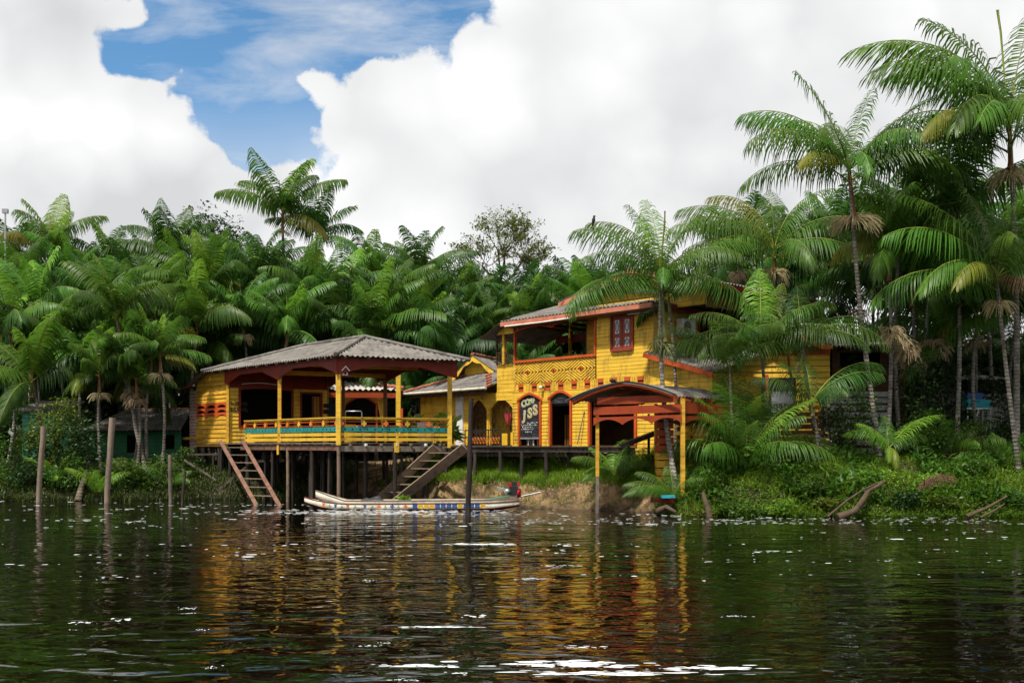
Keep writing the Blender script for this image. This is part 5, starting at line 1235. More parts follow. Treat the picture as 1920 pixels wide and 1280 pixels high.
x = MB(); x.fbox(Fr(f4.p(wr_, 0).x, f4.p(wr_, 0).y, 0, 1, 1, 0), .02, 6, 2, 6.5, -.06, 0); x.fbox(Fr(f4.p(wl, 0).x, f4.p(wl, 0).y, 0, 1, -1, 0), .02, 6, 2, 6.5, -.06, 0); x.build('side_wall', M['yellow_old'], gb_)
# dark brown house to its right
bh_ = thing('brown_house', 'dark brown board house under a grey roof in the shade behind the slim white trunk', 'house', P(1600, 850, 48))
f5 = Fr(XU(1560, 46.5), 46.5, 1, .05, .05, -1); z5 = lambda v: ZV(v, 46.5)
x = MB(); clap(x, f5, 0, f5.t(1700), 2.2, z5(652), .24, [(f5.t(1575), f5.t(1650), z5(690), z5(658))], seed=63, lap=.03); x.build('wall', M['brownslat'], bh_)
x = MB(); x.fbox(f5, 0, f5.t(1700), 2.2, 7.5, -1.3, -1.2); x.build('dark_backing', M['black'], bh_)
x = MB(); roof_quad(x, f5.p(f5.t(1500), z5(652), .8), f5.p(f5.t(1722), z5(648), .8), f5.p(f5.t(1690), z5(612), -4), f5.p(f5.t(1490), z5(606), -4), .22, .028); x.build('roof', M['roof'], bh_)
# fences
def slat_fence(name, label, u0, u1, v0, v1, Y, Y1, n, mat, gap=.3):
    f = Fr(XU(u0, Y), Y, XU(u1, Y1)-XU(u0, Y), Y1-Y)
    if f.n.y > 0: f.n = -f.n
    L = math.hypot(XU(u1, Y1)-XU(u0, Y), Y1-Y); zt_, zb_ = ZV(v0, Y), ZV(v1, Y)
    o = thing(name, label, 'fence', (f.o.x, f.o.y, zb_)); h = (zt_-zb_)/n
    for i in range(n):
        x = MB(); d = rnd.uniform(-.03, .03); x.fband(f, [0, L], lambda t: zb_+h*i+d*t/L, lambda t: zb_+h*(i+1-gap)+d*t/L, 0, .03); x.build('slat', mat, o)
    k = max(2, int(L/1.6))
    for i in range(k+1): x = MB(); x.fbox(f, L*i/k-.05, L*i/k+.05, zb_-.6, zt_+.05, -.1, -.002); x.build('fence_post', M['darkwood'], o)
    return o
slat_fence('brown_slat_fence', 'red-brown horizontal slat fence on the bank behind the bushy palm', 1412, 1542, 770, 862, 41.4, 40.8, 8, M['brownslat'])
slat_fence('grey_slat_fence', 'grey horizontal slat fence behind the slim white palm trunk', 1545, 1672, 730, 848, 43.2, 42.8, 9, M['greyslat'])
gw = thing('grey_shed', 'low pale grey shed with a small corrugated roof in the shade at the right', 'shed', P(1815, 845, 47))
f6 = Fr(XU(1735, 47), 47, 1, 0, 0, -1); z6 = lambda v: ZV(v, 47)
x = MB(); x.fbox(f6, 0, f6.t(1895), 1.8, z6(738), -.1, 0); x.build('wall', M['greywall'], gw)
x = MB(); roof_quad(x, f6.p(f6.t(1780), z6(712), .6), f6.p(f6.t(1892), z6(713), .6), f6.p(f6.t(1884), z6(698), -2), f6.p(f6.t(1790), z6(698), -2), .22, .03); x.build('roof', M['roof_pale'], gw)
x = MB(); x.fbox(f6, 0, f6.t(1895), z6(738), z6(712), -2., -1.9); x.build('dark_opening', M['black'], gw)
for u in (1738, 1812, 1893): x = MB(); x.fbox(f6, f6.t(u), f6.t(u)+.12, 1.8, z6(712), .1, .2); x.build('post', M['darkwood'], gw)
tk = thing('turquoise_tank', 'turquoise and blue plastic tank on a thin metal stand before the grey shed', 'tank', P(1828, 820, 45.4))
p = P(1828, 766, 45.4); x = MB(); x.box(p.x-.52, p.x+.52, p.y-.4, p.y+.4, p.z+.03, p.z+.40); x.build('body', M['turq'], tk)
x = MB(); x.box(p.x-.50, p.x+.2, p.y-.35, p.y+.35, p.z+.405, p.z+.7); x.build('blue_lid', M['blue'], tk)
x = MB()
for sx in (-.52, .52):
    for sy in (-.4, .4): x.bar((p.x+sx, p.y+sy, 1.9), (p.x+sx, p.y+sy, p.z), .05, .05, (0, 1, 0))
x.box(p.x-.56, p.x+.56, p.y-.44, p.y+.44, p.z-.04, p.z+.025); x.bar((p.x-.5, p.y-.45, 2.2), (p.x-.05, p.y-.45, p.z-.05), .04, .04, (0, 1, 0)); x.bar((p.x+.15, p.y-.45, 2.6), (p.x+.5, p.y-.45, p.z-.05), .04, .04, (0, 1, 0)); x.build('stand', M['steel'], tk)
# green houses in the shade on the left
gh = thing('green_house', 'emerald green board house with a grey roof behind the palms left of the pavilion', 'house', P(250, 850, 53))
f7 = Fr(XU(140, 54), 54, 1, -.03, -.03, -1); z7 = lambda v: ZV(v, 54)
x = MB(); clap(x, f7, 0, f7.t(340), z7(862), z7(806), .2, [(f7.t(307), f7.t(327), z7(842), z7(815)), (f7.t(238), f7.t(258), z7(846), z7(815))], seed=71, lap=.02); x.build('wall', M['green_wall'], gh)
x = MB(); roof_quad(x, f7.p(f7.t(160), z7(808), .7), f7.p(f7.t(348), z7(806), .7), f7.p(f7.t(318), z7(762), -3.5), f7.p(f7.t(190), z7(762), -3.5), .22, .028); x.build('roof', M['roof'], gh)
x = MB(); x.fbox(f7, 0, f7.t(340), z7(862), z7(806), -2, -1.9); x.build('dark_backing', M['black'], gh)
x = MB(); x.tube([f7.p(f7.t(190), z7(763), -3.5), f7.p(f7.t(318), z7(763), -3.5)], .1, 6); x.build('ridge_tiles', M['tile'], gh)
mh = thing('mint_house', 'small mint green shack with a dark red base hidden in the shrubs at far left', 'shack', P(95, 850, 53))
f8 = Fr(XU(42, 53), 53, 1, -.03, -.03, -1); z8 = lambda v: ZV(v, 53)
x = MB(); clap(x, f8, 0, f8.t(130), z8(860), z8(770), .2, [(f8.t(100), f8.t(113), z8(850), z8(806))], seed=73, lap=.02); x.build('wall', M['mint_wall'], mh)
x = MB(); x.fbox(f8, f8.t(70), f8.t(131), z8(869), z8(859), .0, .1); x.build('base_board', M['shelter_red'], mh)
x = MB(); roof_quad(x, f8.p(-.5, z8(772), .6), f8.p(f8.t(140), z8(772), .6), f8.p(f8.t(130), z8(748), -2), f8.p(0, z8(748), -2), .22, .028); x.build('roof', M['roof'], mh)

# ------------------------------------------------------------------ poles in the water
def pole(name, label, b, t, r0, r1, mat):
    x = MB(); b, t = Vector(b), Vector(t); n = 7
    pts = [b.lerp(t, i/n)+Vector((rnd.uniform(-.015, .015), 0, 0)) for i in range(n+1)]; pts[0].z = -1.0
    x.tube(pts, [r0+(r1-r0)*i/n for i in range(n+1)], 9); return tag(x.build(name, mat, at=(b.x, b.y, 0)), label, 'post', 'posts standing in the river')
M['palepole'] = surf('sun_bleached_pole', (.24, .185, .14), .85, .45, 3, (1, 1, .25), .4, 25, dirt=(.06, .045, .03), damt=.7, dscale=2)
pole('mooring_post', 'tall dark crooked post standing in front of the canoe', P(877, 967, 36.9), P(884, 746, 36.9), .105, .085, M['darkwood'])
pole('mooring_post', 'leaning pale post at far left in front of the mint shack', P(71, 944, 44.6), P(82, 799, 44.6), .11, .12, M['palepole'])
pole('mooring_post', 'leaning pale post in front of the emerald house', P(200, 944, 44.6), P(211, 783, 44.6), .12, .14, M['palepole'])
pole('mooring_post', 'short mossy post just left of the pavilion stilts', P(320, 946, 44.2), P(319, 852, 44.2), .085, .085, M['greywood'])
pole('mooring_post', 'thin crooked dark stick beside the leftmost stilts', P(341, 948, 43.8), P(347, 883, 43.8), .05, .06, M['darkwood'])
x = MB(); p = P(512, 790, 47.5)

# ------------------------------------------------------------------ canoes, motor and their load
def canoe(name, label, bow, stern, half, sheer, mats, bowrise=0.0, o=None):
    bow, stern = Vector(bow), Vector(stern); ax = (stern-bow); L = ax.length; ax.normalize(); sd_ = Vector((-ax.y, ax.x, 0))
    if sd_.y > 0: sd_ = -sd_
    up_ = o is not None; o = o or thing(name, label, 'canoe', (bow.lerp(stern, .5)).xy.to_3d())
    n = 40; secs = []
    def prof(k):
        w = half*(1-(abs(2*k-1))**3.2)**.8+.03
        zg = sheer(k); zk = (.12 if bowrise else -.10)+.34*max(0, 1-k*7)**1.5*(1 if not bowrise else 1.1)+.18*max(0, k*8-7)
        return w, zg, zk
    for i in range(n+1):
        k = i/n; w, zg, zk = prof(k); c = bow.lerp(stern, k); th = min(.035, w*.5)
        zb = zk+(zg-zk)*.38
        ring = [(w, zg), (w*.93, zb), (w*.55, zk+.01), (-w*.55, zk+.01), (-w*.93, zb), (-w, zg), (-w+th, zg), (-(w-th)*.9, zb), (-(w-th)*.5, zk+.05), ((w-th)*.5, zk+.05), ((w-th)*.9, zb), (w-th, zg)]
        secs.append([c+sd_*a+Vector((0, 0, z)) for a, z in ring])
    x = MB(); k_ = 12; vs = [p for s in secs for p in s]; b = 0
    for i in range(n):
        for j in range(k_):
            f = (i*k_+j, i*k_+(j+1) % k_, (i+1)*k_+(j+1) % k_, (i+1)*k_+j)
            x.f.append(f); x.m.append(1 if j in (1, 2, 3) else 0); x.sm.append(j not in (5, 11))
    x.v = [tuple(p) for p in vs]
    x.f.append(tuple(range(11, -1, -1))); x.m.append(0); x.sm.append(False); x.f.append(tuple(n*k_+j for j in range(k_))); x.m.append(0); x.sm.append(False)
    x.build('washboard' if up_ else 'hull', mats, o)
    def side(k, h, off=.006):
        w, zg, zk = prof(k); zb = zk+(zg-zk)*.38; z = zb+(zg-zb)*h; ww = w*(.93+.07*h)
        return bow.lerp(stern, k)+sd_*(ww+off)+Vector((0, 0, z))
    def inner(k, h, off=.006):
        w, zg, zk = prof(k); zb = zk+(zg-zk)*.38; z = zb+(zg-zb)*h; ww = (w-.035)*(.9+.1*h)
        return bow.lerp(stern, k)-sd_*(ww-off)+Vector((0, 0, z))
    # gunwale strip
    x = MB()
    for s_ in (1, -1):
        pts = []
        for i in range(n+1):
            k = i/n; w, zg, zk = prof(k); pts.append(bow.lerp(stern, k)+sd_*(w*s_)+Vector((0, 0, zg+.008)))
        x.tube(pts, .018, 5)
    x.build('gunwale', M['hullred'] if not bowrise else M['stairwood'], o)
    for k in (.22, .5, .74):
        w, zg, zk = prof(k); c = bow.lerp(stern, k); x = MB(); x.bar(c+sd_*(w*.95)+Vector((0, 0, zg-.07)), c-sd_*(w*.95)+Vector((0, 0, zg-.07)), .16, .03); x.build('thwart', mats[0], o)
    return o, side, inner, prof
wl_ = 40.6
cA, sA, iA, pA = canoe('painted_canoe', 'long cream canoe with a curled bow and blue and orange painted motifs', P(571, 955, wl_), P(974, 953, 40.4), .42,
                       lambda k: .24+.26*max(0, 1-k*4.5)**2+.06*max(0, k*5-4)**2, [M['hull'], M['hullred']])
cB, sB, iB, pB = canoe('', '', P(592, 955, wl_), P(972, 953, 40.4), .385,
                       lambda k: .37+.40*max(0, 1-k*6.5)**1.1+.05*max(0, k*5-4)**2, [M['hull'], M['hull']], bowrise=1, o=cA)
def quadpatch(fn, k0, k1, h0, h1, mat, parent, name='painted_motif'):
    x = MB(); x.add([fn(k0, h0), fn(k1, h0), fn(k1, h1), fn(k0, h1)], [(0, 1, 2, 3)]); x.build(name, mat, parent)
def motif(fn, k, kind, parent):
    x = MB(); c1 = [M['bpaint_or'], M['blue'], M['bpaint_yl'], M['bpaint_gr']][kind % 4]; d = .0075
    if kind in (0, 1):
        x.add([fn(k-d, .18), fn(k+d, .18), fn(k+d*.9, .3), fn(k+d*.35, .5), fn(k+d*.9, .7), fn(k+d, .82), fn(k-d, .82), fn(k-d*.9, .7), fn(k-d*.35, .5), fn(k-d*.9, .3)], [(0, 1, 2, 9), (9, 2, 3, 8), (8, 3, 4, 7), (7, 4, 5, 6)])
    elif kind == 2:
        for a, b in ((-.5, .35), (.5, .35), (0, .62)): x.add([fn(k+d*a-d*.3, b-.1), fn(k+d*a+d*.3, b-.1), fn(k+d*a+d*.3, b+.1), fn(k+d*a-d*.3, b+.1)], [(0, 1, 2, 3)])
        c1 = M['bpaint_gr']
    else:
        for a, b in ((-.8, .5), (.8, .5), (0, .2), (0, .8), (0, .5)): x.add([fn(k+d*a-d*.45, b-.14), fn(k+d*a+d*.45, b-.14), fn(k+d*a+d*.45, b+.14), fn(k+d*a-d*.45, b+.14)], [(0, 1, 2, 3)])
        c1 = M['bpaint_or'] if int(k*1000) % 2 else M['blue']
    x.build('painted_motif', c1, parent)
seq = [(.095, 0), (.125, 2), (.152, 1), (.182, 2), (.21, 0), (.245, 2), (.29, 1), (.325, 2), (.355, 3), (.385, 2), (.416, 3), (.445, 2), (.477, 3)]
for k, kd in seq: motif(sA, k, kd, cA)
for i in range(13):
    k = .51+.026*i; mat = [M['blue'], M['bpaint_yl'], M['bpaint_yl'], M['bpaint_yl'], M['blue'], M['blue'], M['blue'], M['blue'], M['bpaint_yl'], M['blue'], M['blue'], M['blue'], M['bpaint_yl']][i]
    quadpatch(sA, k, k+.022, .08, .46, mat, cA); quadpatch(sA, k, k+.022, .54, .92, mat, cA)
for i, mm in enumerate(('bpaint_yl', 'bpaint_yl', 'blue', 'bpaint_or')):
    k = (.2, .36, .5, .62)[i]; quadpatch(iB, k, k+.06, .45, .92, M[mm], cB)
for i, mm in enumerate(('bpaint_or', 'blue', 'blue', 'bpaint_yl')):
    k = .03+.02*i; quadpatch(iB, k, k+.014, .35, .8, M[mm], cB)
# tarpaulin heap and greens lying in the canoe
def heap(name, label, cat, c, rx, ry, h, mat, seed):
    vs = []; fs = []; n, m_ = 22, 12
    for i in range(n+1):
        for j in range(m_+1):
            a, b = i/n*2-1, j/m_*2-1; r2 = math.sqrt(a*a*.9+b*b*.9); z = h*max(0, 1-r2**1.8)
            z *= .75+.5*mnoise.noise((a*2+seed, b*2, seed)); z += .04*mnoise.noise((a*7, b*5, seed+2))*(r2 < 1)
            vs.append((c.x+a*rx, c.y+b*ry, c.z+max(-.02, z)))
    for i in range(n):
        for j in range(m_): k = i*(m_+1)+j; fs.append((k, k+m_+1, k+m_+2, k+1))
    x = MB(); x.add(vs, fs, 0, True); return tag(x.build(name, mat, at=c), label, cat)
heap('tarpaulin', 'dark grey tarpaulin heaped over cargo in the painted canoe', 'tarpaulin', P(700, 944, 40.6), .75, .27, .36, M['tarp'], 4)
mo = thing('longtail_motor', 'red and black longtail boat engine with a green tiller at the canoe stern', 'boat motor', P(962, 945, 40.5))
p = P(962, 917, 40.5)
x = MB(); x.box(p.x-.14, p.x+.20, p.y-.16, p.y+.16, p.z-.22, p.z+.12); x.lathe((p.x-.12, p.y-.05, p.z-.1), [(0, -.17), (.12, -.15), (.14, 0), (.10, .12), (0, .14)], 12, axis=(1, 0, .1)); x.build('engine_block', M['blackmetal'], mo)
x = MB(); x.box(p.x-.06, p.x+.16, p.y-.14, p.y+.14, p.z+.14, p.z+.30); x.build('air_filter', M['blackmetal'], mo)
x = MB(); x.box(p.x-.19, p.x-.07, p.y-.15, p.y+.12, p.z+.10, p.z+.26); x.build('fuel_tank', M['redplastic'], mo)
x = MB(); x.box(p.x+.17, p.x+.25, p.y-.12, p.y+.12, p.z+.12, p.z+.27); x.build('red_cover', M['redplastic'], mo)
x = MB(); x.lathe((p.x+.24, p.y, p.z-.14), [(0, -.06), (.16, -.06), (.2, 0), (.16, .06), (0, .06)], 14, axis=(1, -.3, 0)); x.build('flywheel_cover', M['redplastic'], mo)
x = MB(); x.lathe((p.x-.24, p.y-.1, p.z-.08), [(0, -.13), (.09, -.11), (.12, 0), (.09, .1), (0, .12)], 10, axis=(.8, 0, .5)); x.build('muffler', M['steel'], mo)
x = MB(); x.tube([(p.x-.2, p.y-.1, p.z-.02), (p.x-.66, p.y-.1, p.z+.09)], .028, 6); x.tube([(p.x-.2, p.y-.02, p.z-.09), (p.x-.64, p.y-.02, p.z+.02)], .028, 6); x.build('handle_bars', M['steel'], mo)
x = MB(); x.tube([(p.x-.15, p.y-.15, p.z-.26), (p.x-1.0, p.y-.2, p.z-.40), (p.x-2.0, p.y-.3, p.z-.56)], .03, 7); x.build('tiller_pole', M['greenpole'], mo)
x = MB(); x.tube([(p.x+.1, p.y, p.z-.34), (p.x+1.12, p.y+.1, p.z-.12)], .03, 7); x.build('propeller_shaft', M['steel'], mo)
x = MB(); x.box(p.x-.12, p.x+.12, p.y-.14, p.y+.14, p.z-.48, p.z-.22); x.build('mount', M['stairwood'], mo)
# second small boat at the cut bank
bt = thing('beached_canoe', 'small turquoise and red canoe tip at the foot of the shelter', 'canoe', P(1240, 940, 38.2))
a, b = P(1220, 936, 38.3), P(1262, 936, 37.6)
x = MB()
secs = []
for i in range(9):
    k = i/8; c = a.lerp(b, k); w = .32*min(1, .15+k*1.6); z = .10-.02*k
    secs.append([c+Vector((0, w, z)), c+Vector((0, w*.7, z-.2)), c+Vector((0, -w*.7, z-.2)), c+Vector((0, -w, z)), c+Vector((0, -w+.04, z)), c+Vector((0, -w*.6, z-.16)), c+Vector((0, w*.6, z-.16)), c+Vector((0, w-.04, z))])
x.v = [tuple(p) for s in secs for p in s]
for i in range(8):
    for j in range(8): x.f.append((i*8+j, i*8+(j+1) % 8, (i+1)*8+(j+1) % 8, (i+1)*8+j)); x.m.append(0); x.sm.append(False)
x.build('hull', M['hullred'], bt)
x = MB(); x.box(b.x-.45, b.x+.05, b.y-.2, b.y+.2, b.z+.06, b.z+.16); x.build('bundle', M['turq'], bt)
# ------------------------------------------------------------------ palms
def frond_arrays(L=3.6, e0=60, e1=-20, n=42, ll=.85, w=.055, droop=1.0, seed=0, side=0.0, miss=0.0, rr=.024, start=.1):
    """one pinnate leaf growing from the origin towards +X. Returns V, quads, material index (0 leaflets, 1 midrib)"""
    r = random.Random(seed); seg = 14; pts = [Vector((0, 0, 0))]; tans = []
    for i in range(seg):
        s = (i+.5)/seg; e = R(e0+(e1-e0)*s**1.15); a = R(side*s); d = Vector((math.cos(e)*math.cos(a), math.cos(e)*math.sin(a), math.sin(e)))
        tans.append(d); pts.append(pts[-1]+d*(L/seg))
    def at(s):
        x = min(s*seg, seg-1e-4); i = int(x); f = x-i
        t = tans[i].lerp(tans[min(i+1, seg-1)], f).normalized(); return pts[i].lerp(pts[i+1], f), t
    V = []; Q = []; mi = []
    k = 4
    for i, p in enumerate(pts):
        t = tans[min(i, seg-1)]; S = Vector((0, 1, 0)); Nn = S.cross(t).normalized()*-1; rad = rr*(1-.8*i/seg)*(1.5 if i == 0 else 1)
        for a in range(k):
            an = 2*math.pi*a/k; V.append(p+S*(math.cos(an)*rad)+Nn*(math.sin(an)*rad))
    for i in range(seg):
        for a in range(k): Q.append((i*k+a, i*k+(a+1) % k, (i+1)*k+(a+1) % k, (i+1)*k+a)); mi.append(1)
    dn = Vector((0, 0, -1))
    for i in range(n):
        s = start+(.985-start)*(i+.5)/n
        for sg in (-1, 1):
            if r.random() < miss: continue
            p, t = at(min(.985, s+r.uniform(-.006, .006))); S = Vector((0, sg, 0)); Nn = t.cross(Vector((0, 1, 0))).normalized()
            if Nn.z < 0: Nn = -Nn
            pr = min(1., .5+s*1.9)*(1-.68*max(0, (s-.55)/.45)**1.5); le = ll*pr*r.uniform(.85, 1.1)
            fw = .30+.75*s**1.4; d0 = (S*math.cos(fw)+t*math.sin(fw)+Nn*(.28+r.uniform(-.12, .12)))
            q = p.copy(); b = len(V); prev = None
            for j, (gq, fr) in enumerate(((.15, .0), (.5, .3), (1.15, .35), (2.1, .35))):
                d = (d0+dn*(gq*droop*r.uniform(.85, 1.15))).normalized()
                q = q+d*(le*fr)
                wv = (t-d*t.dot(d)); wv = wv.normalized() if wv.length > .05 else S
                hw = w*.5*(.55, 1.0, .8, .12)[j]*(.75+.35*pr)
                V.append(q-wv*hw); V.append(q+wv*hw)
                if j: Q.append((b+2*j-2, b+2*j-1, b+2*j+1, b+2*j)); mi.append(0)
    return [tuple(v) for v in V], Q, mi
KINDS = {  # name: L, e0, e1, droop
    'up': dict(L=3.1, e0=84, e1=46, droop=.85, ll=.9, w=.048), 'mid': dict(L=3.7, e0=70, e1=-4, droop=1.2, ll=1.1, w=.046), 'out': dict(L=3.8, e0=50, e1=-34, droop=1.5, ll=1.15, w=.048),
    'low': dict(L=3.6, e0=18, e1=-66, droop=1.5, ll=1.15), 'stiff': dict(L=3.4, e0=70, e1=28, droop=.6, ll=.9, w=.046)}
FR = {}
for kk, a in KINDS.items():
    for s in range(3):
        b = dict(a); b['e1'] += (-10, 0, 10)[s]; b['side'] = (-14, 5, 18)[s]
        b['w'] = b.get('w', .05)*.86; V, Q, mi = frond_arrays(n=44, seed=s*7+len(kk), miss=.03, **b)
        FR[kk, s] = (V, Q, mi)
FC = {}
for kk, a in KINDS.items():
    for s in range(3):
        b = dict(a); b['e1'] += (-10, 0, 10)[s]; b['side'] = (-14, 5, 18)[s]; b['w'] = .072; b['droop'] *= 1.05
        FC[kk, s] = frond_arrays(n=42, seed=50+s*7+len(kk), miss=.04, **b)
FM = {}
def frond_mesh(kind, s, leaf, rib):
    key = (kind, s, leaf)
    if key not in FM:
        V, Q, mi = FR[kind, s]; FM[key] = np_mesh('frond', V, Q, [M[leaf], M[rib]], mi)
    return FM[key]
def spear_arrays(L, seed):
    r = random.Random(seed); V = []; Q = []; k = 5
    for i, (z, rd) in enumerate(((0, .03), (.4, .04), (.8, .022), (1, .004))):
        for a in range(k): V.append((rd*math.cos(a*1.2566)+.02*L*(z**2)*r.uniform(-1, 1), rd*math.sin(a*1.2566), z*L))
    for i in range(3):
        for a in range(k): Q.append((i*k+a, i*k+(a+1) % k, (i+1)*k+(a+1) % k, (i+1)*k+a))
    return V, Q, [0]*len(Q)
def joined(items):
    """items: (V, Q, mi, matrix, offset of material index)"""
    VV = []; QQ = []; MM = []
    for V, Q, mi, mt, off in items:
        b = len(VV); VV += [tuple(mt @ Vector(v)) for v in V]; QQ += [tuple(b+i for i in q) for q in Q]; MM += [m_+off for m_ in mi]
    return VV, QQ, MM
def crown_mesh(seed, pal, n=11):
    r = random.Random(seed); items = []; a = r.random()*6.28
    for i in range(n):
        k = i/(n-1); a += 2.39996+r.uniform(-.35, .35)
        kind = 'up' if k < .24 else ('stiff' if k < .42 and r.random() < .6 else ('mid' if k < .66 else ('out' if k < .92 else 'low')))
        V, Q, mi = FC[kind, r.randrange(3)]; s = r.uniform(.78, 1.14)
        mt = Matrix.Translation((0, 0, .35*(1-k)-.15)) @ Matrix.Rotation(a, 4, 'Z') @ Matrix.Rotation(r.uniform(-.22, .22), 4, 'Y') @ Matrix.Rotation(r.uniform(-.4, .4), 4, 'X') @ Matrix.Scale(s, 4)
        q = r.random(); m_ = 3 if (k > .88 and q < .22) else (2 if (k < .3 and q < .55) or q < .1 else (4 if k > .5 and q < .5 else 0))
        items.append((V, Q, [m_ if z == 0 else 1 for z in mi], mt, 0))
    V, Q, mi = spear_arrays(1.9, seed); items.append((V, Q, [1]*len(Q), Matrix.Rotation(r.uniform(-.15, .15), 4, 'Y'), 0))
    VV, QQ, MM = joined(items)
    return np_mesh('crown', VV, QQ, [M[x] for x in pal], MM)
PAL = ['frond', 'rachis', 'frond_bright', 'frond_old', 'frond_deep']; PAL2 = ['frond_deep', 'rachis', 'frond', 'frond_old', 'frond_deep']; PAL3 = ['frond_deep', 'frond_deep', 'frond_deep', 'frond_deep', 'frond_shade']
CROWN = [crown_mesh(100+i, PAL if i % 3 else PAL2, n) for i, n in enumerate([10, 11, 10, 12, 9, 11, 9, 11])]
DEEP = [crown_mesh(150+i, PAL3, 11) for i in range(5)]  # darker leaf copies paint the depth shade of the packed crowns
def trunk_mesh(seed, r0=.10, r1=.062, bend=.03):
    r = random.Random(seed); n = 14; seg = 8; V = []; Q = []
    bx, by = r.uniform(-bend, bend), r.uniform(-bend, bend)
    for i in range(n+1):
        k = i/n; rd = r0+(r1-r0)*k+(.05*max(0, 1-k*9)); ox = bx*math.sin(math.pi*k)*8; oy = by*math.sin(math.pi*k)*8
        for a in range(seg): V.append((ox+rd*math.cos(a*2*math.pi/seg), oy+rd*math.sin(a*2*math.pi/seg), k))
    for i in range(n):
        for a in range(seg): Q.append((i*seg+a, i*seg+(a+1) % seg, (i+1)*seg+(a+1) % seg, (i+1)*seg+a))
    return V, Q
TRUNK = []
for i in range(5):
    V, Q = trunk_mesh(i); TRUNK.append(np_mesh('trunk', V, Q, [M['trunk']], smooth=True))
Vt, Qt = trunk_mesh(9, .085, .075, 0.0)
SHAFT = [np_mesh('crown_shaft', Vt, Qt, [M[m_]], smooth=True) for m_ in ('shaft', 'shaft_orange')]
def broom_mesh(seed, mat, n=70, L=.75, dr_=1.3, up=.25):
    r = random.Random(seed); x = MB()
    for i in range(n):
        a = r.random()*6.283; e = r.uniform(-.5, .9)*up*2; d = Vector((math.cos(a)*math.cos(e), math.sin(a)*math.cos(e), math.sin(e))); p = Vector((0, 0, 0)); pts = [p]
        le = L*r.uniform(.7, 1.1)
        for j in range(4): d = (d+Vector((0, 0, -.28*dr_*(j+.4)*.6))).normalized(); p = p+d*(le/4); pts.append(p)
        x.tube(pts, [.016, .013, .011, .009, .006], 3, cap=False, smooth=False)
    me = bpy.data.meshes.new('fruit_stalks'); me.from_pydata(x.v, [], x.f); me.materials.append(M[mat]); return me
BROOM = [broom_mesh(1, 'broom'), broom_mesh(2, 'broom', 90, .8, 1.7, .4), broom_mesh(3, 'berry', 110, .62, 2.2, .7)]
def rot_to(d):
    return Vector((0, 0, 1)).rotation_difference(Vector(d)).to_euler()
def palm(label, base, hub, crown=None, rz=0., sc_=1., tr=1., group=None, name='palm_tree', fruit=None, shaft=0, fronds=None, trunk=0, shaft_len=1.1, spear=None, leaf='frond', cat='palm tree', fruit_s=1., big=1.22):
    base, hub = Vector(base), Vector(hub); o = thing(name, label, cat, base, group)
    d = hub-base; L = d.length
    t = link('trunk', TRUNK[trunk % len(TRUNK)], o); t.rotation_euler = rot_to(d); t.scale = (tr, tr, max(.2, L-.2))
    s = link('crown_shaft', SHAFT[shaft], o, d-d.normalized()*shaft_len*.85); s.rotation_euler = rot_to(d); s.scale = (tr*.85, tr*.85, shaft_len)
    if crown is not None:
        c = link('crown', crown, o, d); c.rotation_euler = (0, 0, rz); c.scale = (sc_,)*3
    for f in fronds or ():
        az, kind, fs = f[:3]; tilt = f[3] if len(f) > 3 else 0.; lf = f[4] if len(f) > 4 else leaf; dz = f[5] if len(f) > 5 else 0.
        rib = 'rachis_dead' if lf == 'frond_dead' else 'rachis'
        q = link('frond', frond_mesh(kind, int(abs(az)) % 3, lf, rib), o, d+Vector((0, 0, dz)))
        q.rotation_euler = (Matrix.Rotation(R(az), 4, 'Z') @ Matrix.Rotation(R(-tilt), 4, 'Y')).to_euler(); q.scale = (fs*big,)*3
        if lf == 'frond_old': tag(q, 'yellowing old frond')
        if lf == 'frond_dead': tag(q, 'dead brown hanging frond')
    if fruit is not None:
        b = link('fruit_stalks', BROOM[fruit], o, d-d.normalized()*(shaft_len*.95)); b.scale = (fruit_s,)*3; b.rotation_euler = (0, 0, rz)
    if spear:
        V, Q, mi = spear_arrays(spear[0], 3); q = link('spear_leaf', np_mesh('spear_leaf', V, Q, [M['rachis']], mi), o, d); q.rotation_euler = (0, R(spear[1]), 0)
    return o
def ground_at(x, y): return Vector((x, y, zt(x, y)-.08))

# --- the forest wall behind the houses
GF = 'palms of the forest wall'
ALONG = [(0, 'far left edge'), (120, 'mint shack'), (210, 'emerald house roof'), (330, 'brick pier'), (430, "pavilion roof's left end"), (560, 'pavilion roof slope'), (690, 'pavilion roof peak'), (820, "pavilion roof's right end"), (900, 'annex dormer'), (1010, 'covered balcony'), (1120, 'raised house roof')]
def over(u): return min(ALONG, key=lambda a: abs(a[0]-u))[1]
forest = {
 'skyline': [(20, 507, 64), (95, 470, 64), (205, 504, 66), (318, 477, 64), (400, 530, 62), (530, 402, 62, 1.12), (594, 445, 63, 1.05), (690, 534, 66), (788, 520, 64), (868, 587, 68), (935, 607, 68), (1010, 602, 70), (1055, 612, 66), (1100, 592, 64)],
 'upper': [(45, 538, 60), (140, 533, 62), (250, 543, 62), (345, 543, 60), (395, 546, 58), (480, 530, 60), (570, 543, 60), (640, 563, 60), (735, 573, 60), (810, 608, 62), (890, 630, 62), (985, 623, 63)],
 'middle': [(70, 579, 56), (185, 584, 58), (290, 586, 57), (370, 611, 56), (455, 596, 57), (540, 616, 56), (625, 626, 58), (710, 616, 58), (780, 636, 59), (850, 652, 60), (920, 628, 62)],
 'lower': [(20, 622, 54), (110, 645, 54), (218, 592, 52.5), (296, 655, 56), (395, 640, 58), (480, 645, 60), (560, 650, 60), (150, 700, 52), (255, 690, 52.5), (352, 690, 61), (60, 712, 51), (240, 705, 51.5), (700, 660, 60), (800, 665, 60)]}
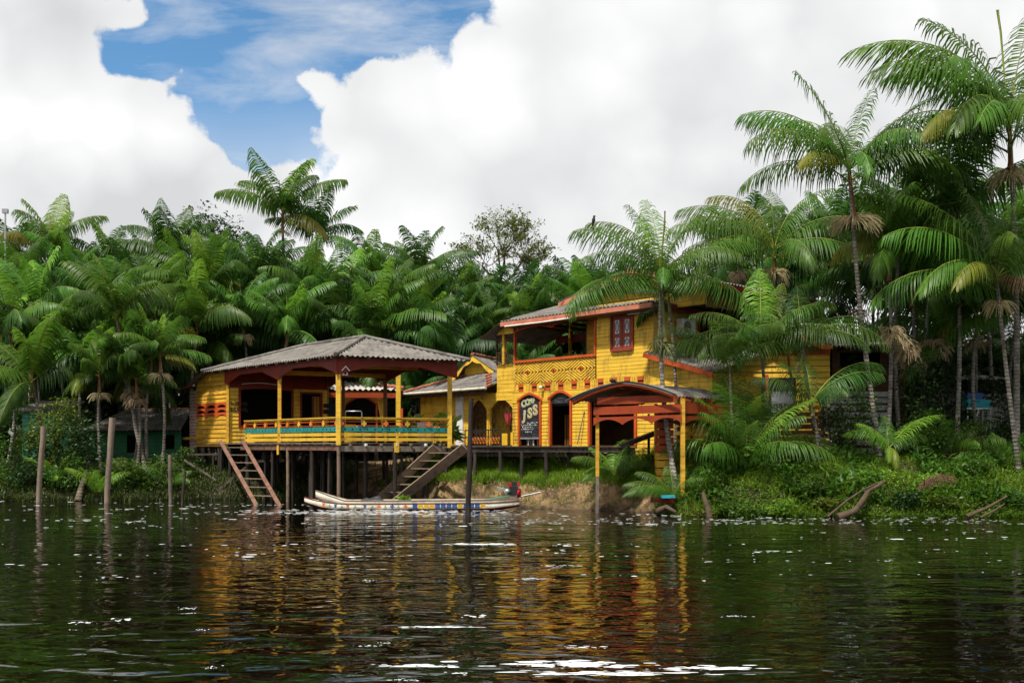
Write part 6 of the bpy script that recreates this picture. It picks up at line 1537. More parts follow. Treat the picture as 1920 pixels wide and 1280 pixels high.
look = ['a broad spreading crown', 'a dense dark crown', 'arching drooping fronds', 'a full bright crown', 'a dark narrow crown', 'a lush drooping crown', 'a thin open crown', 'a thick dark crown']
tall = {530: 'tallest palm of the forest skyline with a wide crown over brown fruit stalks', 594: 'second tallest forest palm, slimmer, just right of the tallest one', 218: 'leaning palm with dry fruit stalks and a slanted bare trunk above the emerald house'}
hub_seen = set()
i = 0
for tier, lst in forest.items():
    for rec in lst:
        u, v, Yd = rec[:3]; s = rec[3] if len(rec) > 3 else rnd.uniform(.92, 1.14)
        h = P(u, v, Yd); lean = rnd.uniform(-.8, .8)
        if u == 218: bs_ = ground_at(XU(282, 51.5), 51.5)
        elif tier == 'lower' and u < 345: bs_ = ground_at(h.x+rnd.uniform(-.2, 1.2), Yd-.6)
        else: bs_ = ground_at(h.x+lean, Yd+rnd.uniform(-.5, .5))
        lab = tall.get(u, 'forest palm with %s, %s tier, above the %s' % (look[i % 8], tier, over(u)))
        if lab in hub_seen: lab = lab.replace('forest palm', 'another forest palm')
        if lab in hub_seen: lab = lab.replace('forest palm', 'taller forest palm')
        hub_seen.add(lab)
        palm(lab, bs_, h, CROWN[i % 8], rz=rnd.random()*6.28, sc_=s*1.04, tr=rnd.uniform(.9, 1.2), group=GF, fruit=(0 if i % 2 else 1) if (i % 3 == 0 or u in tall) else None, shaft=i % 2, trunk=i)
        i += 1
# palms packed behind and between, nothing tells them apart
for k in range(95):
    row = k % 4; Yd = (59, 63, 68, 74)[row]+rnd.uniform(-1.5, 1.5); u = -160+ (k//4)*58+rnd.uniform(-22, 22)+row*12
    v = (655, 605, 572, 545)[row]+rnd.uniform(-28, 30)
    if u > 800: v += 22
    if row == 0 and u > 930: Yd += 6
    if u > 560 and row == 3: v += 20
    h = P(u, v, Yd)
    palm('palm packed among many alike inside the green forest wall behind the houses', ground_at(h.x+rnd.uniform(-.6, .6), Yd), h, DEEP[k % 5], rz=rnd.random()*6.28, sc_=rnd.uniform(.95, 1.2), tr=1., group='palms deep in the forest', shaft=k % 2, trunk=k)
# forest continues behind the palms on the right bank
GR = 'palms filling the right bank'
right = [(1385, 478, 53), (1470, 492, 51), (1560, 478, 50.5), (1640, 440, 50), (1712, 428, 49), (1790, 415, 50), (1858, 480, 47), (1930, 430, 48), (1760, 560, 46.5), (1830, 598, 45.5), (1700, 590, 47.5), (1905, 600, 44), (1610, 545, 48.5), (1985, 520, 44), (1345, 545, 58), (1420, 560, 59), (1510, 555, 60), (2040, 400, 46), (1660, 505, 52), (1735, 490, 53), (1880, 545, 51), (1800, 500, 54)]
for k, (u, v, Yd) in enumerate(right):
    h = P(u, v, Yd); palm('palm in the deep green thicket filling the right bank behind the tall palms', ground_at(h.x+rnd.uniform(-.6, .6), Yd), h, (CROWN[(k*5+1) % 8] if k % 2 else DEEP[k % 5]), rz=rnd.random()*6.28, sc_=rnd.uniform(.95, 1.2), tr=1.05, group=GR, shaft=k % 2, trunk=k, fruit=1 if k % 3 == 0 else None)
for k in range(34):
    u = 1150+(k//2)*64+rnd.uniform(-20, 20); Yd = (66, 74)[k % 2]+rnd.uniform(-2, 2); v = (590, 545)[k % 2]+rnd.uniform(-25, 25)-(60 if u > 1500 else 0)
    v += 35 if u < 1350 else 0
    h = P(u, v, Yd); palm('palm packed among many alike inside the green forest wall behind the houses', ground_at(h.x, Yd), h, DEEP[k % 5], rz=rnd.random()*6.28, sc_=rnd.uniform(.95, 1.2), tr=1., group='palms deep in the forest', shaft=k % 2, trunk=k)

# --- the big palms in front, frond by frond
def hp(u, v, Y): return P(u, v, Y)
# slim palm before the house
palm('slim green-shafted palm with a round fruit bunch before the yellow house', ground_at(XU(1268, 38.5), 38.5), hp(1238, 520, 38.9), fronds=[
  (168, 'mid', .98, 8), (205, 'out', 1.08, 8), (190, 'out', .85, -2), (140, 'up', .95, -6), (20, 'up', .85, -12), (-6, 'stiff', .92, 6), (350, 'out', .95, 4), (325, 'out', .85, -2), (270, 'low', .6, 10), (110, 'up', .95, 4, 'frond_bright'), (230, 'mid', .72, 5, 'frond_bright'), (188, 'out', 1.05, -34, 'frond', -.1), (174, 'out', 1.0, -26, 'frond', -.1), (352, 'out', 1.0, -32, 'frond', -.1), (335, 'mid', .8, -26, 'frond', -.1)],
  fruit=None, shaft=0, shaft_len=3.0, tr=1.12, spear=(2.6, 4), trunk=1, big=1.14)
o_ = thing('fruit_bunch', 'round green fruit bunch hanging from the shaft of the slim palm before the house', 'fruit bunch', hp(1246, 655, 38.6))
b = link('stalks', BROOM[2], o_, (0, 0, 0)); b.scale = (.95,)*3
o_ = thing('fruit_bunch', 'feathery yellow-green flower spray to the left of the slim palm shaft', 'fruit bunch', hp(1233, 636, 38.7))
b = link('stalks', broom_mesh(8, 'berry', 46, .8, .5, .3), o_, (0, 0, 0)); b.rotation_euler = (0, R(-58), R(8)); b.scale = (.9,)*3
V, Q = trunk_mesh(21, .085, .07, .01); x = hp(1262, 735, 42.5)
palm('thin whitish palm trunk behind the slim palm, its small crown lost among the fronds', ground_at(XU(1266, 42.2), 42.2), hp(1254, 560, 42.2), CROWN[6], rz=1., sc_=.7, tr=.8, shaft=0, trunk=2)
# tall palm right of centre
palm('tall white-trunked palm with pale dry fruit stalks under its orange shaft', ground_at(XU(1652, 41), 41), hp(1592, 318, 40.6), fronds=[
  (158, 'up', 1.18, -8), (20, 'up', .95, -2), (5, 'stiff', 1.3, -18), (172, 'mid', 1.02, -8), (190, 'out', 1.15, 10), (205, 'out', 1.2, -8), (348, 'out', 1.1, 8), (330, 'low', 1.0, 16), (235, 'out', .95, -6), (300, 'out', .9, -4), (80, 'mid', 1.0, 0), (262, 'low', .85, 4, 'frond'), (215, 'low', .9, 8, 'frond_old'), (180, 'out', 1.0, -8, 'frond', -.5), (355, 'out', 1.1, -10, 'frond', -.5), (110, 'mid', 1., 0)],
  fruit=None, shaft=1, shaft_len=2.4, tr=1.2, trunk=3, big=1.3)
o_ = thing('fruit_stalks', 'wide pale tan ring of dry fruit stalks on the tall white-trunked palm', 'fruit stalks', hp(1601, 412, 40.7))
for rzz in (0, 2.): b = link('stalks', broom_mesh(5+int(rzz), 'broom', 150, 1.25, 1.0, .26), o_, (0, 0, 0)); b.rotation_euler = (0, 0, rzz)
x_ = hp(1608, 404, 40.6)
# huge palm at the right edge
palm('huge palm at the right edge of the view with long arching fronds against the sky', ground_at(XU(1905, 40), 40), hp(1893, 235, 39.5), fronds=[
  (165, 'up', 1.35, -6), (20, 'up', 1.3, 0), (178, 'mid', 1.22, -2), (195, 'out', 1.3, 10), (180, 'out', 1.45, 22), (215, 'out', 1.2, -6), (250, 'low', 1.1, 6), (300, 'out', 1.1, 0), (340, 'mid', 1.2, 0), (10, 'out', 1.3, 0), (60, 'mid', 1.2, 0), (228, 'low', 1.15, 12), (200, 'low', 1.1, 4, 'frond_old'), (150, 'mid', 1.2, 0), (186, 'out', 1.15, -6, 'frond', -.7), (240, 'out', 1.1, -10, 'frond', -.9), (170, 'out', 1.1, -16, 'frond', -1.1), (275, 'low', 1.2, 10, 'frond', -.8)],
  fruit=1, shaft=1, shaft_len=2.0, tr=1.3, spear=(4.6, -6), trunk=0, fruit_s=1.5, big=1.42)
palm('palm leaning into the right edge below the huge one, with brown hanging fronds', ground_at(XU(1912, 38.6), 38.6), hp(1868, 520, 38.9), fronds=[
  (170, 'mid', 1.1, 0), (190, 'out', 1.15, 4), (210, 'low', 1.0, 14), (20, 'mid', 1.1, 0), (345, 'out', 1.1, 4), (320, 'low', 1.0, 8), (250, 'out', .9, 0), (100, 'up', 1.0, 0), (140, 'up', 1.05, 0), (225, 'low', .8, 14, 'frond_old'), (300, 'low', .7, -10, 'frond_dead'), (180, 'out', 1.1, -12, 'frond', -.5), (265, 'mid', 1.0, 0)], fruit=1, shaft=1, tr=1.0, trunk=4, big=1.3)
palm('broad palm with layered drooping fronds left of the huge edge palm', ground_at(XU(1800, 42), 42.4), hp(1795, 400, 42), CROWN[0], rz=.7, sc_=1.32, tr=1.1, shaft=1, trunk=2, fruit=1, fruit_s=1.3)
palm('mid-height palm with long level fronds above the turquoise tank', ground_at(XU(1838, 43), 43), hp(1832, 590, 42.6), CROWN[5], rz=2.2, sc_=1.15, tr=1., shaft=0, trunk=1)
palm('shorter palm with drooping fronds between the trunk clump and the grey shed', ground_at(XU(1775, 43.8), 44), hp(1770, 640, 43.6), CROWN[2], rz=4.2, sc_=1.0, tr=.95, shaft=0, trunk=3)
# palm with arching crown behind the gable
palm('palm left of the tall white-trunked one, drooping crown against the white sky', ground_at(XU(1470, 46.5), 48.5), hp(1452, 468, 47.0), fronds=[
  (150, 'mid', 1.05, 10, 'frond_old'), (172, 'out', 1.1, 12), (190, 'out', 1.2, -4), (205, 'low', 1.05, 10), (10, 'mid', 1.0, 8), (345, 'out', 1.1, 0), (320, 'low', 1.0, 4), (250, 'out', .9, 0), (280, 'low', .95, 0), (90, 'up', .95, 0), (182, 'out', 1.0, -14, 'frond', -.4), (0, 'out', 1.0, -10, 'frond', -.4)], fruit=1, shaft=1, tr=1.05, trunk=2, fruit_s=1.3, big=1.3)
# two low palms in front of the gabled house
palm('young palm before the gabled house with one bright upright frond', ground_at(XU(1468, 40.2), 40.2), hp(1427, 642, 40.4), fronds=[
  (90, 'up', .95, 8, 'frond_bright'), (40, 'up', .8, -6, 'frond_bright'), (172, 'mid', .75, -14), (186, 'out', .9, -16), (205, 'out', .8, -24), (350, 'mid', .8, -12), (335, 'out', .85, -14), (285, 'out', .6, 0), (240, 'out', .6, -6)], shaft=0, tr=.95, trunk=1, big=1.2)
palm('bent palm with a slanting mossy trunk at the right side of the gabled house', ground_at(XU(1546, 40.4), 40.4), hp(1502, 634, 40.2), fronds=[
  (172, 'mid', .65, -14), (10, 'out', .9, -4), (345, 'out', .85, -14), (200, 'out', .7, -16), (320, 'low', .7, 6), (230, 'out', .6, 4), (90, 'up', .75, 0), (280, 'mid', .6, 0), (150, 'low', .7, 8)], leaf='frond_deep', shaft=0, tr=.95, trunk=3, big=1.15)
palm('low palm over the grey slat fence with long level fronds', ground_at(XU(1530, 39.2), 39.2), hp(1522, 755, 39.2), fronds=[(8, 'out', .85, 10), (350, 'out', .7, 6), (170, 'out', .6, 4), (200, 'mid', .55, 0), (100, 'up', .6, 0), (300, 'out', .5, 0)], leaf='frond_deep', shaft=0, tr=.8, trunk=2, shaft_len=.6)
palm('slim young palm with few fronds just right of the shelter roof', ground_at(XU(1382, 39.8), 39.8), hp(1368, 690, 39.8), fronds=[(160, 'mid', .7, 0), (190, 'out', .7, 6), (20, 'mid', .7, 0), (350, 'out', .65, 4), (90, 'up', .7, 0), (270, 'mid', .5, 0), (120, 'up', .65, 0, 'frond_bright')], shaft=0, shaft_len=.8, tr=.7, trunk=4)
palm('slim dark palm between the two palms before the gabled house', ground_at(XU(1496, 41), 41), hp(1478, 668, 41), fronds=[(150, 'mid', .7, 0), (185, 'out', .75, 4), (25, 'mid', .7, 0), (340, 'out', .7, 4), (80, 'up', .75, 0), (255, 'mid', .5, 0)], leaf='frond_deep', shaft=1, shaft_len=.9, tr=.75, trunk=0)
# clump of trunks with tan fruit stalks
for k, (ub_, uh, vh, Yd, fr_u, fr_v, lab) in enumerate([(1663, 1668, 470, 41.8, 1668, 616, 'palm with the largest tan fruit stalks, middle of the clump right of the white trunk'), (1690, 1688, 425, 42.2, 1693, 640, 'palm with thin trunk and drooping tan stalks in the clump, second from the white trunk'), (1704, 1712, 520, 43.0, 1704, 668, 'short palm at the right of the trunk clump with hanging dry stalks'), (1735, 1745, 505, 43.4, 1750, 640, 'dark palm just right of the trunk clump')]):
    palm(lab, ground_at(XU(ub_, Yd), Yd), hp(uh, vh, Yd), CROWN[(k*3+1) % 8], rz=k*1.9, sc_=.98, tr=1.0, shaft=1, shaft_len=1.5, trunk=k)
    o_ = thing('fruit_stalks', 'tan fruit stalks on the %s trunk of the clump right of the white palm' % ('first', 'second', 'third', 'fourth')[k], 'fruit stalks', hp(fr_u, fr_v, Yd-.2))
    for j in range(2): b = link('stalks', BROOM[j], o_, (.15*j, -.1*j, -.35*j)); b.scale = (1.15-.1*j,)*3; b.rotation_euler = (0, 0, k+j)
# left bank palms in front
for (ub_, uh, vh, Yd, sz_, lab) in [(302, 300, 664, 50.5, .72, 'palm with straight trunk beside the emerald house window'), (278, 284, 668, 51.5, .85, 'palm with greyish trunk just left of the brick pier'), (190, 186, 700, 50.5, .72, 'small palm with level bright fronds before the emerald house'), (256, 255, 712, 50.8, .62, 'small palm with drooping fronds between the emerald house and the pavilion')]:
    palm(lab, ground_at(XU(ub_, Yd), Yd), hp(uh, vh, Yd), CROWN[int(uh) % 8], rz=uh*1., sc_=sz_, tr=.95, fruit=0, trunk=int(uh), shaft=1)
# stemless young palms and shrubby palms
def bushpalm(label, p, fronds, leaf='frond', name='young_palm', cat='young palm', big=1.0):
    o = thing(name, label, cat, p)
    for f in fronds:
        az, kind, fs = f[:3]; tilt = f[3] if len(f) > 3 else 0; lf = f[4] if len(f) > 4 else leaf
        q = link('frond', frond_mesh(kind, int(abs(az)) % 3, lf, 'rachis'), o, (rnd.uniform(-.05, .05), rnd.uniform(-.05, .05), .1)); q.scale = (fs*big,)*3
        q.rotation_euler = (Matrix.Rotation(R(az), 4, 'Z') @ Matrix.Rotation(R(-tilt), 4, 'Y')).to_euler()
    return o
def gp(u, Y, dz=0): q = ground_at(XU(u, Y), Y); q.z += dz; return q
bushpalm('big bushy palm with many fresh fronds on the bank right of the shelter', gp(1400, 39.0, .3), [(160, 'mid', .85), (175, 'out', .8), (200, 'mid', .75), (220, 'out', .7), (20, 'mid', .95), (5, 'out', .85), (345, 'out', .8), (320, 'mid', .7), (90, 'up', .95), (130, 'stiff', .95), (60, 'stiff', .9), (265, 'mid', .7), (290, 'out', .65), (240, 'stiff', .75), (190, 'stiff', .85), (0, 'stiff', .9, 0, 'frond_bright')], big=1.2)
bushpalm('second bushy palm crown rising behind the big bushy one', gp(1385, 40.0, .9), [(150, 'mid', .8), (80, 'up', .9), (110, 'up', .85), (30, 'mid', .75), (60, 'stiff', .85, 0, 'frond_bright'), (240, 'stiff', .8), (300, 'stiff', .7)], big=1.25)
bushpalm('young palm with one broad upright leaf under the shelter roof', gp(1152, 40.6, .5), [(78, 'stiff', .66, -4, 'frond_bright'), (150, 'stiff', .5, -2, 'frond_bright'), (35, 'stiff', .5, 0), (10, 'out', .55, 14), (350, 'mid', .5), (185, 'out', .55, 6), (215, 'low', .5, 22), (200, 'low', .45, 10), (320, 'out', .45, 6)])
bushpalm('low pale-tipped palm sprouting beside the slat pier', gp(1262, 38.2, .1), [(170, 'out', .55), (190, 'low', .6, 26), (160, 'mid', .5), (20, 'mid', .55), (0, 'out', .5), (330, 'mid', .45), (100, 'up', .5), (215, 'out', .45), (40, 'stiff', .5)])
bushpalm('bright young palm with a yellow fan leaf at the foot of the white trunk', gp(1668, 39.4, .8), [(18, 'stiff', .82, -16, 'frond_bright'), (165, 'out', .55, 12, 'frond_bright'), (185, 'mid', .5, -6, 'frond_bright'), (5, 'out', .5, 0), (270, 'low', .42, -8, 'frond_old'), (255, 'low', .36, 0, 'frond_bright'), (90, 'up', .5)])
for (u, Yd, s_, lab) in [(185, 47.6, .5, 'low fan of palm leaves above the left stump'), (318, 48.4, .45, 'small fern-like palm at the water left of the pavilion'), (100, 48.5, .55, 'stemless palm in the shrubs in front of the mint shack'), (270, 48.8, .5, 'stemless palm on the bank before the emerald house'), (1480, 39.5, .5, 'small palm seedling before the brown slat fence'), (1785, 40.5, .6, 'stemless palm before the grey shed'), (1880, 39.5, .6, 'stemless palm at the right edge of the bank')]:
    bushpalm(lab, gp(u, Yd, .1), [(a_+rnd.uniform(-15, 15), rnd.choice(['mid', 'out', 'stiff']), s_*rnd.uniform(.8, 1.1)) for a_ in range(0, 360, 45)], leaf=rnd.choice(['frond', 'frond_bright']) if u < 1000 else 'frond')

# ------------------------------------------------------------------ broad-leaved shrubs and trees
def leaf_cloud(n, rx, ry, rz, size, seed, clumps=14, hollow=.45, flat=.3):
    r = np.random.default_rng(seed)
    c = r.normal(size=(clumps, 3)); c /= np.linalg.norm(c, axis=1)[:, None]; c *= (hollow+(1-hollow)*r.random((clumps, 1)))*.85; c[:, 2] = np.where(c[:, 2] < -.5, c[:, 2]*.5, c[:, 2])
    k = r.integers(0, clumps, n); sp = r.uniform(.14, .3, clumps)[k][:, None]
    p = c[k]+np.clip(r.normal(size=(n, 3)), -1.5, 1.5)*sp; p *= np.array([rx, ry, rz])
    az = r.random(n)*6.283; el = r.normal(-.15, .55, n)
    d = np.stack([np.cos(az)*np.cos(el), np.sin(az)*np.cos(el), np.sin(el)], 1); up = r.normal(size=(n, 3))*.5+np.array([0, 0, 1.])
    w = np.cross(d, up); w /= np.linalg.norm(w, axis=1)[:, None]; nn = np.cross(w, d)
    L = (size*r.uniform(.6, 1.25, n))[:, None]; W = L*.24
    a = p; b = p+d*L*.45+w*W+nn*L*.06; e = p+d*L; f = p+d*L*.45-w*W+nn*L*.06; m = p+d*L*.5-nn*L*.02
    V = np.stack([a, b, e, f], 1).reshape(-1, 3); Q = np.arange(n*4).reshape(-1, 4)
    return V, Q, c*np.array([rx, ry, rz])
def shrub(label, base, rx, ry, rz, n, size, mat, seed, name='shrub', cat='shrub', lift=.75, stem='trunk_dark', clumps=14, group=None, hollow=.45):
    base = Vector(base); o = thing(name, label, cat, base, group); V, Q, C = leaf_cloud(n, rx, ry, rz, size, seed, clumps, hollow); V = V+np.array([0, 0, rz*lift])
    link('foliage', np_mesh('foliage', V, Q, [M[mat]]), o)
    x = MB(); r = random.Random(seed); top = Vector((0, 0, rz*lift*.7))
    x.tube([(0, 0, -.1), (r.uniform(-.1, .1), 0, top.z*.5), top], [.05+rx*.03, .04+rx*.02, .03], 6)
    for c in C[:9]: e = Vector(c)+Vector((0, 0, rz*lift)); x.tube([top*.6, top.lerp(e, .5)+Vector((r.uniform(-.1, .1), 0, .08)), e], [.025+rx*.008, .018, .006], 5)
    me = bpy.data.meshes.new('stems'); me.from_pydata([tuple(v) for v in x.v], [], x.f); me.materials.append(M[stem]); link('stems', me, o)
    return o
shr = [
 (88, 49.5, 1.9, 1.3, 2.8, 3000, .20, 'leaf_olive', 'yellow-green leafy tree in front of the mint shack at the left'), (150, 49.0, 1.5, 1.2, 2.0, 2400, .2, 'leaf_dark', 'dark round shrub between the two pale leaning posts'),
 (20, 49, 1.5, 1.2, 1.7, 1600, .2, 'leaf', 'green shrub at the far left water edge'), (60, 48.2, 1.5, 1.0, 1.0, 1500, .16, 'leaf_dark', 'low dark bush below the mint shack'), (130, 48.0, 1.4, .9, .9, 1400, .16, 'leaf', 'low bush at the foot of the left pale post'),
 (235, 48.4, 1.4, .9, .85, 1700, .16, 'leaf', 'low green bush below the emerald house'), (300, 48.5, 1.3, 1., .95, 1500, .15, 'leaf', 'bushy green plant left of the short mossy post'), (225, 49.5, 1.0, .9, .6, 900, .16, 'leaf_olive', 'olive bush between the leaning trunks'), (345, 50.2, 1.1, .9, 1.0, 900, .16, 'leaf', 'green bush just behind the leftmost stilts'),
 (1722, 42.6, 1.3, 1.1, 2.6, 2600, .2, 'leaf_dark', 'tall dark leafy shrub right of the trunk clump'), (1775, 43.5, 1.5, 1.2, 3.0, 2800, .2, 'leaf_dark', 'tallest dark leafy bush in the thicket at the right'), (1600, 41.2, 1.2, .9, 2.1, 1900, .17, 'leaf', 'climbing green bush over the grey slat fence'), (1560, 41.0, .9, .8, 1.6, 1200, .17, 'leaf_dark', 'dark vine bush left of the white trunk'), (1745, 40.6, 1.2, .9, 1.2, 1500, .17, 'leaf', 'leafy bush in front of the trunk clump'),
 (1690, 40.8, 1.0, .8, 1.0, 1100, .17, 'leaf_dark', 'dark leafy bush behind the bright young palm'), (1850, 41.5, 1.4, 1., 1.1, 1300, .17, 'leaf', 'leafy bush before the turquoise tank'), (1905, 41, 1.3, 1., 2.0, 1500, .19, 'leaf_dark', 'dark bush at the right edge of the bank'), (1415, 38.8, .8, .6, .7, 420, .26, 'leaf_bright', 'bright broad-leaved plant at the foot of the big bushy palm'), (1480, 39.2, 1.0, .8, .9, 1000, .16, 'leaf', 'leafy bush at the foot of the young palm before the gabled house'),
 (1340, 39.6, .8, .6, 1.0, 800, .17, 'leaf', 'green bush between the shelter and the big bushy palm'), (1535, 38.9, 1.0, .8, .7, 900, .15, 'leaf', 'low bush at the foot of the bent palm'), (1840, 46.2, 2.0, 1.5, 2.2, 2600, .2, 'leaf_dark', 'dark foliage mass above the grey shed roof'), (1700, 48.5, 2.2, 1.8, 3.0, 2800, .2, 'leaf_dark', 'dark tree behind the trunk clump'), (1960, 43, 2.2, 1.6, 3.0, 2400, .2, 'leaf_dark', 'dark tree beyond the right edge')]
edge = [(1305, 36.9, .75, .5, .5, 'leaf_olive', 'olive low bush overhanging the water right of the dark stump'), (1390, 36.8, .9, .55, .6, 'leaf', 'round low bush at the water below the big bushy palm'), (1455, 36.7, .8, .5, .45, 'leaf_bright', 'bright yellow-green low bush at the water below the young palm'), (1520, 37.3, .9, .6, .6, 'leaf', 'leafy mound halfway up the bank below the bent palm'), (1555, 36.6, .7, .45, .4, 'leaf_olive', 'olive mound at the water just left of the thick driftwood root'), (1690, 36.6, .9, .5, .5, 'leaf_dark', 'dark low bush at the water right of the thick driftwood root'), (1745, 37.6, .8, .6, .5, 'leaf_bright', 'bright leafy mound above the fallen dead frond'), (1775, 36.5, .8, .45, .4, 'leaf_olive', 'olive low bush at the water left of the pale driftwood branch'), (1905, 36.5, .9, .5, .5, 'leaf', 'low bush at the water at the right end of the bank'), (1840, 37.8, .9, .6, .5, 'leaf', 'leafy mound up the bank above the pale driftwood branch'), (1620, 37.9, .9, .6, .5, 'leaf_bright', 'bright leafy mound below the foot of the white trunk')]
for k, (u, Yd, rx, ry, rz_, mt, lab) in enumerate(edge): shrub(lab, gp(u, Yd), rx, ry, rz_, 900, .15, mt, 380+k, lift=.45, clumps=12, hollow=.3)
for k, (u, Yd, rx, ry, rz_, n, sz_, mt, lab) in enumerate(shr): shrub(lab, gp(u, Yd), rx, ry, rz_, n, sz_, mt, 300+k)
# potted plants on the pavilion deck
for k, (u, Yd, lab) in enumerate([(775, 47.2, 'leafy plant with long drooping leaves behind the railing, the left one'), (838, 46.6, 'leafy plant with long drooping leaves behind the railing, beside the right post')]):
    p = P(u, 790, Yd); o = shrub(lab, (p.x, p.y, 2.6), .75, .6, .95, 150, .62, 'leaf_bright', 350+k, name='leafy_plant', cat='plant', clumps=9)
# broadleaf trees that top the forest
def twig_tree(label, base, H, seed, mat='leaf_olive', name='broadleaf_tree'):
    base = Vector(base); o = thing(name, label, 'tree', base); r = random.Random(seed); xb = MB(); V = []; Q = []
    def leaves(p, d, n):
        for _ in range(n):
            c = p+Vector((r.gauss(0, .16), r.gauss(0, .16), r.gauss(0, .12))); a = r.random()*6.28; el = r.gauss(0, .6); dd = Vector((math.cos(a)*math.cos(el), math.sin(a)*math.cos(el), math.sin(el)))
            w = dd.cross(Vector((r.gauss(0, .5), r.gauss(0, .5), 1))).normalized(); L = r.uniform(.14, .30); b = len(V)
            V.extend([tuple(c), tuple(c+dd*L*.5+w*L*.28), tuple(c+dd*L), tuple(c+dd*L*.5-w*L*.28)]); Q.append((b, b+1, b+2, b+3))
    def grow(p, d, L, rad, lev):
        q = p+d*L*.5+Vector((r.gauss(0, .08), r.gauss(0, .08), .04))*L; e_ = q+(d+Vector((r.gauss(0, .2), r.gauss(0, .2), .1))).normalized()*L*.5
        xb.tube([p, q, e_], [rad, rad*.8, rad*.6], 5 if lev < 2 else 3, cap=False)
        if lev >= 3: leaves(q, d, 3); leaves(e_, d, 8 if r.random() < .75 else 1)
        if lev == 4: return
        for _ in range((8, 4, 4, 3)[lev]):
            nd = (d*.75+Vector((r.gauss(0, .85 if lev == 0 else .62), r.gauss(0, .5), r.gauss(.12, .28)))).normalized(); grow(p.lerp(e_, r.uniform(.55, 1.)), nd, L*r.uniform(.55, .75), rad*.55, lev+1)
    xb.tube([(0, 0, -.2), (.1, 0, H*.3), (0, .1, H*.55)], [.24, .19, .15], 8); grow(Vector((0, .1, H*.53)), Vector((0, 0, 1)), H*.215, .14, 0)
    me = bpy.data.meshes.new('branches'); me.from_pydata([tuple(v) for v in xb.v], [], xb.f); me.materials.append(M['drywood']); link('branches', me, o)
    link('foliage', np_mesh('foliage', V, Q, [M[mat]]), o); return o
twig_tree('sparse olive tree with bare twigs rising behind the forest palms against the cloud', ground_at(XU(942, 80), 80), 18.7, 5)
for k, (u, Yd, rx, rz_, lift, lab) in enumerate([(410, 78, 3.4, 3.4, 4.5, 'dark round-crowned tree behind the palms left of the tallest palm'), (700, 84, 4.0, 3.2, 4.1, 'broad-leaved tree top showing right of the two tallest palms'), (845, 84, 3.4, 3.0, 4.0, 'broad-leaved tree beside the sparse olive one'), (100, 82, 5, 4, 2.9, 'broad-leaved tree behind the left skyline palms'), (1100, 86, 4.5, 3.6, 3.2, 'broad-leaved tree behind the slim palm crown'), (1440, 76, 5.5, 4.5, 2.7, 'broad-leaved tree behind the palm left of the tall one'), (1700, 66, 5.5, 5.0, 2.2, 'broad-leaved tree behind the right thicket'), (1930, 62, 5.0, 5.0, 2.2, 'broad-leaved tree behind the huge palm'), (560, 88, 5, 4, 2.9, 'broad-leaved tree hidden behind the tallest palms'), (260, 88, 5, 4, 2.9, 'broad-leaved tree behind the skyline gap left of centre'), (980, 90, 5, 3.6, 3.0, 'broad-leaved tree low behind the sparse olive one'), (-40, 76, 5, 4, 2.7, 'broad-leaved tree beyond the far left palms')]):
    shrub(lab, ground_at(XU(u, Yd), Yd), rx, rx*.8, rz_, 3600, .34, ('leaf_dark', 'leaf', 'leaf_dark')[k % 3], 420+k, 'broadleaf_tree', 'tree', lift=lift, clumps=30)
# understory: low palms and dark shade trees that fill the wall down to the ground
for k in range(64):
    u = -220+k*39+rnd.uniform(-16, 16)
    if 925 < u < 1420: Yd = rnd.uniform(60, 66)
    elif u < 360: Yd = rnd.uniform(58.5, 63)
    elif u < 925: Yd = rnd.uniform(57.5, 62)
    else: Yd = rnd.uniform(48.5, 54)
    h = P(u, rnd.uniform(690, 770) if (u < 360 or u > 1420) else rnd.uniform(660, 760), Yd)
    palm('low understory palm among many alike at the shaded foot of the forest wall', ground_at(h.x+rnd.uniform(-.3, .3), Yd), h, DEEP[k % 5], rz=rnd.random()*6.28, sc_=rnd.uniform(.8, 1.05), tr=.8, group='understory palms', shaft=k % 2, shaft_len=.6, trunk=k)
DARKM = []
for k in range(3):
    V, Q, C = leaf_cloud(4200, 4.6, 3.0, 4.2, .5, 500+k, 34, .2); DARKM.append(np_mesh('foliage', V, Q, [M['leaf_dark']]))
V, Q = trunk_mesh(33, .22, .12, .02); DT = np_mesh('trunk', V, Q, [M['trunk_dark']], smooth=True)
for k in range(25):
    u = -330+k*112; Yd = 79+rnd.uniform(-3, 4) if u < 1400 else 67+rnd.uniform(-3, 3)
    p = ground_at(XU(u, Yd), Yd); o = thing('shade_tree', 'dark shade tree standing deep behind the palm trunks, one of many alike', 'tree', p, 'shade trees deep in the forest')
    t = link('trunk', DT, o); t.scale = (1, 1, 5.5); q = link('foliage', DARKM[k % 3], o, (0, 0, 4.6)); q.rotation_euler = (0, 0, rnd.random()*6.28); q.scale = (1.0, 1.0, rnd.uniform(.9, 1.25))
